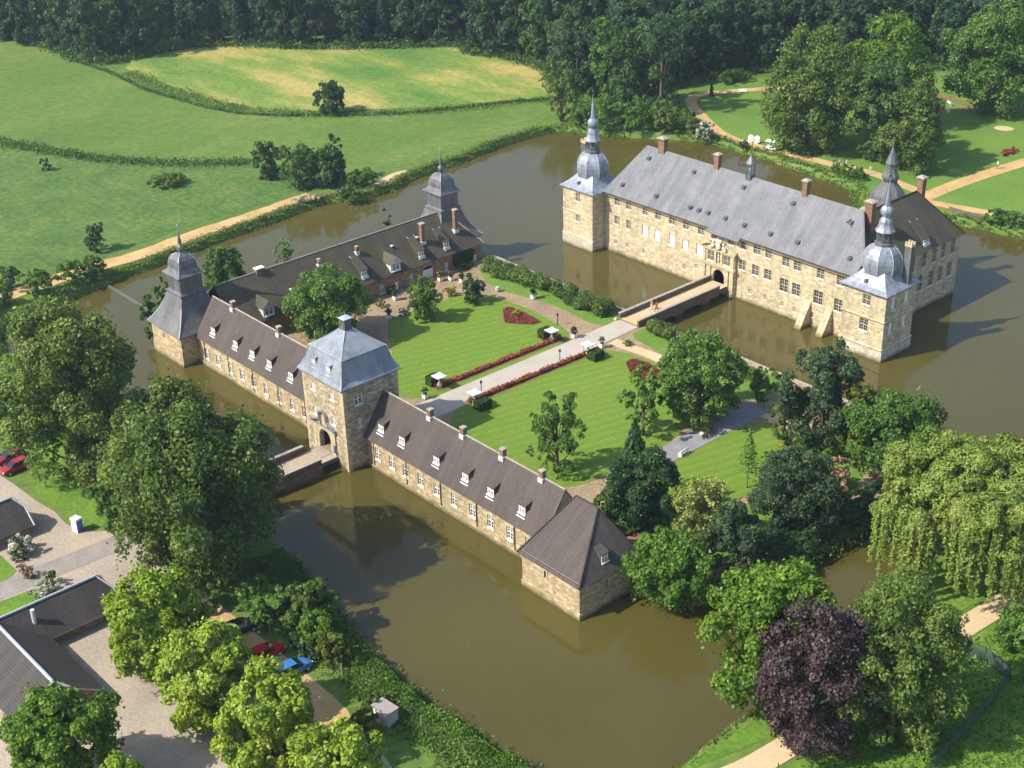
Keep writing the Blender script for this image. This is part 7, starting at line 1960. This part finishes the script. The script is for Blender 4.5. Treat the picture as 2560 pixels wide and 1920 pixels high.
# ---------------------------------------------------------------- cars
def car(label, x, y, rz, col, L_=4.3, W_=1.72, H_=1.42, estate=False, group='cars in the car park'):
    t = thing('car', label, 'car', (x, y, ZO + 0.13), group, rz)
    paint = plain('car_paint', col, 0.28, 0.6, 0.1, 0.03)
    def add(nm, b, m_, par=t, smooth=False):
        r_ = bpy.data.objects.new(nm, b.mesh(nm, m_, uv=False, smooth=smooth)); COL.objects.link(r_); r_.parent = par; return r_
    hw, hl = W_ / 2, L_ / 2
    # lower body: cross sections along the length (front +Y)
    st = [(-hl, 0.80, 0.36, 0.66), (-hl + 0.10, 0.93, 0.26, 0.86), (-hl + 0.55, 1.0, 0.20, 0.90), (-0.2, 1.0, 0.19, 0.86), (hl - 1.25, 1.0, 0.19, 0.85), (hl - 0.5, 0.97, 0.20, 0.76), (hl - 0.12, 0.88, 0.26, 0.64), (hl, 0.76, 0.34, 0.54)]
    b = MB(); ring = []
    for yy, k, za, zb_ in st:
        w_ = hw * k
        ring.append([(-w_ * 0.94, yy, za), (-w_, yy, za + 0.16), (-w_ * 0.99, yy, (za + zb_) / 2 + .06), (-w_ * 0.90, yy, zb_), (0, yy, zb_ + 0.04), (w_ * 0.90, yy, zb_), (w_ * 0.99, yy, (za + zb_) / 2 + .06), (w_, yy, za + 0.16), (w_ * 0.94, yy, za)])
    vs = [p for q in ring for p in q]; m_ = 9
    fs = [(i * m_ + k, i * m_ + k + 1, (i + 1) * m_ + k + 1, (i + 1) * m_ + k) for i in range(len(st) - 1) for k in range(m_ - 1)] + [(i * m_ + m_ - 1, i * m_, (i + 1) * m_, (i + 1) * m_ + m_ - 1) for i in range(len(st) - 1)]
    fs += [tuple(range(m_))[::-1], tuple((len(st) - 1) * m_ + k for k in range(m_))]
    b.faces(vs, [f[::-1] for f in fs]); body = add('body', b, paint, smooth=False)
    yb0, yb1 = (-hl + 0.12, -hl + 0.42) if estate else (-hl + 0.45, -hl + 1.05)
    yf0, yf1 = hl - 1.15, hl - 1.95
    zt = H_ - 0.05
    wi, wt_ = hw * 0.93, hw * 0.74
    b = MB()   # roof panel with pillars
    b.poly([(-wt_, yb1, zt - 0.04), (wt_, yb1, zt - 0.04), (wt_ * 1.02, (yb1 + yf1) / 2, zt + 0.02), (wt_, yf1, zt - 0.03), (-wt_, yf1, zt - 0.03), (-wt_ * 1.02, (yb1 + yf1) / 2, zt + 0.02)])
    for sx in (-1, 1):
        for (ya, yb_) in ((yb0, yb1), (yf0, yf1)):
            q = [(sx * wi, ya, 0.88), (sx * wi, ya + 0.09, 0.88), (sx * wt_, yb_ + 0.07, zt - 0.03), (sx * wt_, yb_ - 0.02, zt - 0.03)]
            b.poly(q if sx > 0 else q[::-1]); b.poly([(p[0] - sx * 0.05, p[1], p[2]) for p in (q[::-1] if sx > 0 else q)])
        ymid = (yb1 + yf1) / 2 - 0.1
        b.box(*sorted((sx * (wi + wt_) / 2 + sx * 0.085, sx * (wi + wt_) / 2 - sx * 0.0)), ymid, ymid + 0.07, 0.88, zt - 0.05)
    add('roof', b, paint)
    glass = M['glass']
    b = MB(); b.poly([(-wi, yf0, 0.87), (-wt_, yf1, zt - 0.05), (wt_, yf1, zt - 0.05), (wi, yf0, 0.87)]); add('windscreen', b, glass)
    b = MB(); b.poly([(wi, yb0, 0.90), (wt_, yb1, zt - 0.06), (-wt_, yb1, zt - 0.06), (-wi, yb0, 0.90)]); add('rear_window', b, glass)
    for sx in (-1, 1):
        b = MB(); q = [(sx * wi, yb0 + 0.05, 0.88), (sx * wi, yf0 - 0.05, 0.87), (sx * wt_, yf1, zt - 0.05), (sx * wt_, yb1, zt - 0.06)]
        b.poly(q if sx > 0 else q[::-1]); add('side_window', b, glass)
    for sx in (-1, 1):
        for yy in (-hl + 0.78, hl - 0.82):
            b = MB(); b.tube([(sx * (hw - 0.20), yy, 0.19), (sx * (hw + 0.01), yy, 0.19)], 0.31, 12); wh = add('wheel', b, M['blackmetal'])
            b = MB(); b.tube([(sx * (hw + 0.0), yy, 0.19), (sx * (hw + 0.025), yy, 0.19)], 0.19, 10); add('rim', b, M['leadtrim'], wh)
        b = MB(); b.box(*sorted((sx * hw * 0.45, sx * hw * 0.80)), hl - 0.10, hl - 0.02, 0.50, 0.62); add('headlight', b, M['white'])
        b = MB(); b.box(*sorted((sx * hw * 0.62, sx * hw * 0.88)), -hl - 0.005, -hl + 0.06, 0.55, 0.72); add('tail_light', b, plain('tail_lamp', (0.35, 0.02, 0.02), 0.3, 0.5))
        b = MB(); b.box(*sorted((sx * (hw + 0.02), sx * (hw + 0.16))), yf0 - 0.25, yf0 - 0.15, 0.86, 0.97); add('mirror', b, paint)
    b = MB(); b.box(-0.26, 0.26, -hl - 0.012, -hl + 0.02, 0.45, 0.54); add('number_plate', b, M['white'])
    return t
car('black saloon car parked at the left end of the row by the moat bank', 30.4, -30.6, -0.16, (0.012, 0.013, 0.018), 4.7, 1.78, 1.38)
car('red hatchback parked between the black and the blue car', 36.3, -30.6, -0.08, (0.42, 0.012, 0.016), 3.9, 1.68, 1.42, True)
car('blue estate car parked at the right end of the row by the moat bank', 40.6, -30.2, -0.02, (0.045, 0.17, 0.42), 4.5, 1.74, 1.44, True)
car('dark red car with bright headlamps parked at the roadside lawn', -20.9, -33.2, math.pi + 0.1, (0.30, 0.015, 0.025), 4.2, 1.7, 1.42, True, 'red cars by the roadside lawn')
car('dark red car cut by the picture edge behind the other red car', -23.9, -32.6, math.pi + 0.1, (0.22, 0.012, 0.02), 4.2, 1.7, 1.42, True, 'red cars by the roadside lawn')
# park buggy and two white garden chairs
bg_ = thing('park_buggy', 'small open buggy with flat white canopy on the sandy park path', 'buggy', (-33.4, 140.2, ZO + 0.1), rz=-1.3)
kb('chassis', [(-0.6, 0.6, -1.1, 1.1, 0.3, 0.55), (-0.6, 0.6, -1.1, -0.2, 0.55, 0.85)], M['leadtrim'], bg_); kb('seat', [(-0.55, 0.55, -0.25, 0.25, 0.852, 0.98), (-0.55, 0.55, -0.35, -0.255, 0.852, 1.4)], M['white'], bg_)
kb('canopy', [(-0.75, 0.75, -1.2, 0.95, 1.95, 2.05)], M['white'], bg_); kb('canopy_frame', [(sx, sx + 0.05, sy, sy + 0.05, 0.5, 1.949) for sx in (-0.6, 0.55) for sy in (-1.0, 0.7)], M['blackmetal'], bg_)
for sx in (-0.62, 0.52):
    for sy in (-0.75, 0.75):
        b = MB(); b.tube([(sx, sy, 0.22), (sx + 0.12, sy, 0.22)], 0.25, 10); r_ = bpy.data.objects.new('wheel', b.mesh('wheel', M['blackmetal'], uv=False)); COL.objects.link(r_); r_.parent = bg_
for i, (x, y, lab) in enumerate(((-39.9, 141.2, 'round backed white garden seat beside the park path, the one farther from the buggy'), (-38.5, 141.6, 'round backed white garden seat beside the park path, the one nearer the buggy'))):
    t = thing('garden_seat', lab, 'seat', (x, y, ZO + 0.05), 'white garden seats', 0.4)
    b = MB(); b.lathe([(0.55, 0.0), (0.62, 0.35), (0.66, 0.45)], 0, 0, 12, oct_=False); r_ = bpy.data.objects.new('seat', b.mesh('seat', M['white'], uv=False)); COL.objects.link(r_); r_.parent = t
    b = MB(); b.ball((0, 0.42, 0.95), (0.68, 0.18, 0.62), 12, 8); r_ = bpy.data.objects.new('backrest', b.mesh('backrest', M['white'], uv=False, smooth=True)); COL.objects.link(r_); r_.parent = t

# ---------------------------------------------------------------- people
SKIN = plain('skin', (0.52, 0.32, 0.22), 0.6, 0.3, 0, 0.03)
def cloth(n_, c): return plain('cloth_' + n_, c, 0.9, 0.1, 0, 0.08)
def body_mesh(stride, arm, name, mats):
    """one continuous skinned figure, 1.72 m tall, facing +Y; joints as vertices with radii"""
    J = {}
    v, e, r = [], [], []
    def add(p, rad, par=None):
        v.append(p); r.append(rad); i = len(v) - 1
        if par is not None: e.append((par, i))
        return i
    pel = add((0, 0, 0.93), (0.15, 0.11)); wst = add((0, 0.0, 1.10), (0.135, 0.10), pel); ch = add((0, 0.01, 1.32), (0.165, 0.115), wst); nk = add((0, 0.0, 1.48), (0.058, 0.058), ch); hd = add((0, 0.015, 1.60), (0.085, 0.10), nk); add((0, 0.01, 1.70), (0.06, 0.07), hd)
    for s_ in (-1, 1):
        d = stride * s_
        hp = add((s_ * 0.10, 0, 0.86), (0.095, 0.10), pel); kn = add((s_ * 0.10, d * 0.5 + 0.03, 0.48), (0.062, 0.065), hp); an = add((s_ * 0.10, d * 0.95 - (0.08 if d < 0 else 0), 0.09), (0.042, 0.045), kn); add((s_ * 0.11, d * 0.95 + 0.15 - (0.06 if d < 0 else 0), 0.045), (0.04, 0.032), an)
        sh = add((s_ * 0.20, 0, 1.40), (0.065, 0.065), ch); el = add((s_ * 0.26, -d * arm * 0.4 - 0.02, 1.13), (0.042, 0.044), sh); wr = add((s_ * 0.27, -d * arm * 0.8 + 0.06, 0.90), (0.030, 0.032), el)
        pm = add((s_ * 0.275, -d * arm * 0.85 + 0.08, 0.83), (0.022, 0.035), wr)
        for k_, (dx, dz) in enumerate(((-0.02, -0.075), (-0.007, -0.085), (0.007, -0.082), (0.02, -0.068))):
            add((s_ * 0.275 + dx * 0.4, -d * arm * 0.85 + 0.085 + dx, 0.83 + dz), (0.008, 0.009), pm)
        add((s_ * 0.262, -d * arm * 0.85 + 0.125, 0.79), (0.009, 0.010), pm)
    me = bpy.data.meshes.new(name); me.from_pydata(v, e, []); me.update()
    o = bpy.data.objects.new('tmp', me); COL.objects.link(o)
    md = o.modifiers.new('skin', 'SKIN'); sd_ = o.modifiers.new('sub', 'SUBSURF'); sd_.levels = 2; sd_.render_levels = 2
    for i, q in enumerate(me.skin_vertices[0].data):
        q.radius = r[i]; q.use_root = (i == 0)
    dg = bpy.context.evaluated_depsgraph_get()
    out = bpy.data.meshes.new_from_object(o.evaluated_get(dg))
    bpy.data.objects.remove(o); out.name = name
    # nose and ears belong to the same surface: pull the nearest vertices outward
    for vt in out.vertices:
        if 1.57 < vt.co.z < 1.61 and abs(vt.co.x) < 0.02 and vt.co.y > 0.08: vt.co.y += 0.02
        if 1.57 < vt.co.z < 1.64 and abs(vt.co.x) > 0.075 and abs(vt.co.y - 0.015) < 0.03 and abs(vt.co.x) < 0.12: vt.co.x *= 1.1
    out.materials.clear()
    for m_ in mats: out.materials.append(m_)
    mi = []
    for p in out.polygons:
        c = p.center
        if c.z > 1.47 or (abs(c.x) > 0.22 and c.z < 0.93 and c.z > 0.6): k = 0
        elif c.z > 0.90 or abs(c.x) > 0.215: k = 1
        elif c.z > 0.10: k = 2
        else: k = 3
        mi.append(k)
    out.polygons.foreach_set('material_index', mi); out.polygons.foreach_set('use_smooth', [True] * len(mi))
    return out
def person(label, x, y, z, rz, shirt, trousers, hair, stride=0.22, arm=0.8, hat=None, scale=1.0, group=None):
    t = thing('person', label, 'person', (x, y, z), group, rz)
    me = body_mesh(stride, arm, 'person_body', [SKIN, cloth('top', shirt), cloth('legs', trousers), cloth('shoes', (0.04, 0.035, 0.03))])
    b_ = bpy.data.objects.new('body', me); COL.objects.link(b_); b_.parent = t; b_.scale = (scale,) * 3
    h = MB(); h.ball((0, -0.012, 1.655), (0.098, 0.112, 0.09), 10, 7)
    r_ = bpy.data.objects.new('hair', h.mesh('hair', cloth('hair', hair), uv=False, smooth=True)); COL.objects.link(r_); r_.parent = t; r_.scale = (scale,) * 3
    if hat:
        h = MB(); h.lathe([(0.19, 1.70), (0.19, 1.712), (0.10, 1.715), (0.09, 1.80), (0.03, 1.82)], 0, 0, 12, oct_=False)
        r_ = bpy.data.objects.new('hat', h.mesh('hat', cloth('hat', hat), uv=False)); COL.objects.link(r_); r_.parent = t; r_.scale = (scale,) * 3
    return t
person('walking person in tan jacket and pale trousers on the palace bridge', 4.7, 63.5, 1.87, math.pi + 0.2, (0.40, 0.22, 0.11), (0.60, 0.52, 0.42), (0.35, 0.25, 0.14), 0.18)
person('walking person in bright red top, dark trousers and dark hat on the palace bridge', 5.7, 63.6, 1.87, math.pi - 0.1, (0.62, 0.02, 0.03), (0.05, 0.035, 0.04), (0.03, 0.02, 0.02), 0.26, hat=(0.14, 0.01, 0.03))
person('visitor in brown clothes on the shaded park path', -17.9, 140.9, ZO + 0.1, 1.5, (0.18, 0.13, 0.09), (0.16, 0.15, 0.14), (0.08, 0.06, 0.04))
person('visitor in pale blue top on the shaded park path', -16.8, 141.4, ZO + 0.1, 1.5, (0.55, 0.66, 0.75), (0.09, 0.08, 0.10), (0.12, 0.08, 0.05))
person('visitor in white and pink clothes on the shaded park path', -15.7, 142.3, ZO + 0.1, 1.5, (0.75, 0.66, 0.66), (0.70, 0.55, 0.52), (0.25, 0.16, 0.08))
person('visitor in white shirt and grey blue trousers on the sandy path near the rear tower', -10.0, 142.4, ZO + 0.1, 1.2, (0.78, 0.74, 0.76), (0.35, 0.36, 0.46), (0.2, 0.13, 0.07))
person('person in pale shirt bending over the flower bed by the park path', -12.4, 140.4, ZO + 0.1, 0.4, (0.66, 0.68, 0.70), (0.2, 0.2, 0.22), (0.2, 0.15, 0.1), 0.05)
person('person in pink top and grey trousers on the grass bank below the park path', -39.2, 137.9, ZO + 0.05, -0.3, (0.62, 0.36, 0.34), (0.30, 0.30, 0.36), (0.5, 0.4, 0.3), 0.08)
person('visitor in light clothes walking on the wide park path', 6.2, 162.2, ZO + 0.1, 2.8, (0.62, 0.60, 0.58), (0.18, 0.17, 0.2), (0.2, 0.14, 0.1))
person('visitor in white on the sandy path at the picture edge', 23.4, 141.4, ZO + 0.1, 1.4, (0.78, 0.76, 0.74), (0.55, 0.5, 0.46), (0.2, 0.14, 0.1))
for o_ in list(bpy.data.objects):
    if o_.name.startswith('tmp'): bpy.data.objects.remove(o_)
# ---------------------------------------------------------------- light summer haze
b = MB(); b.box(-520, 260, -160, 520, -2.6, 112)
hz = bpy.data.materials.new('haze'); hz.use_nodes = True
ht = hz.node_tree
for n_ in list(ht.nodes):
    if n_.type != 'OUTPUT_MATERIAL': ht.nodes.remove(n_)
pv_ = ht.nodes.new('ShaderNodeVolumePrincipled')
pv_.inputs['Color'].default_value = (0.66, 0.82, 1.0, 1)
pv_.inputs['Density'].default_value = 0.00016
pv_.inputs['Anisotropy'].default_value = 0.35
ht.links.new(pv_.outputs[0], [n_ for n_ in ht.nodes if n_.type == 'OUTPUT_MATERIAL'][0].inputs['Volume'])
ho = obj('haze', b, hz, uv=False)
ho['kind'] = 'stuff'
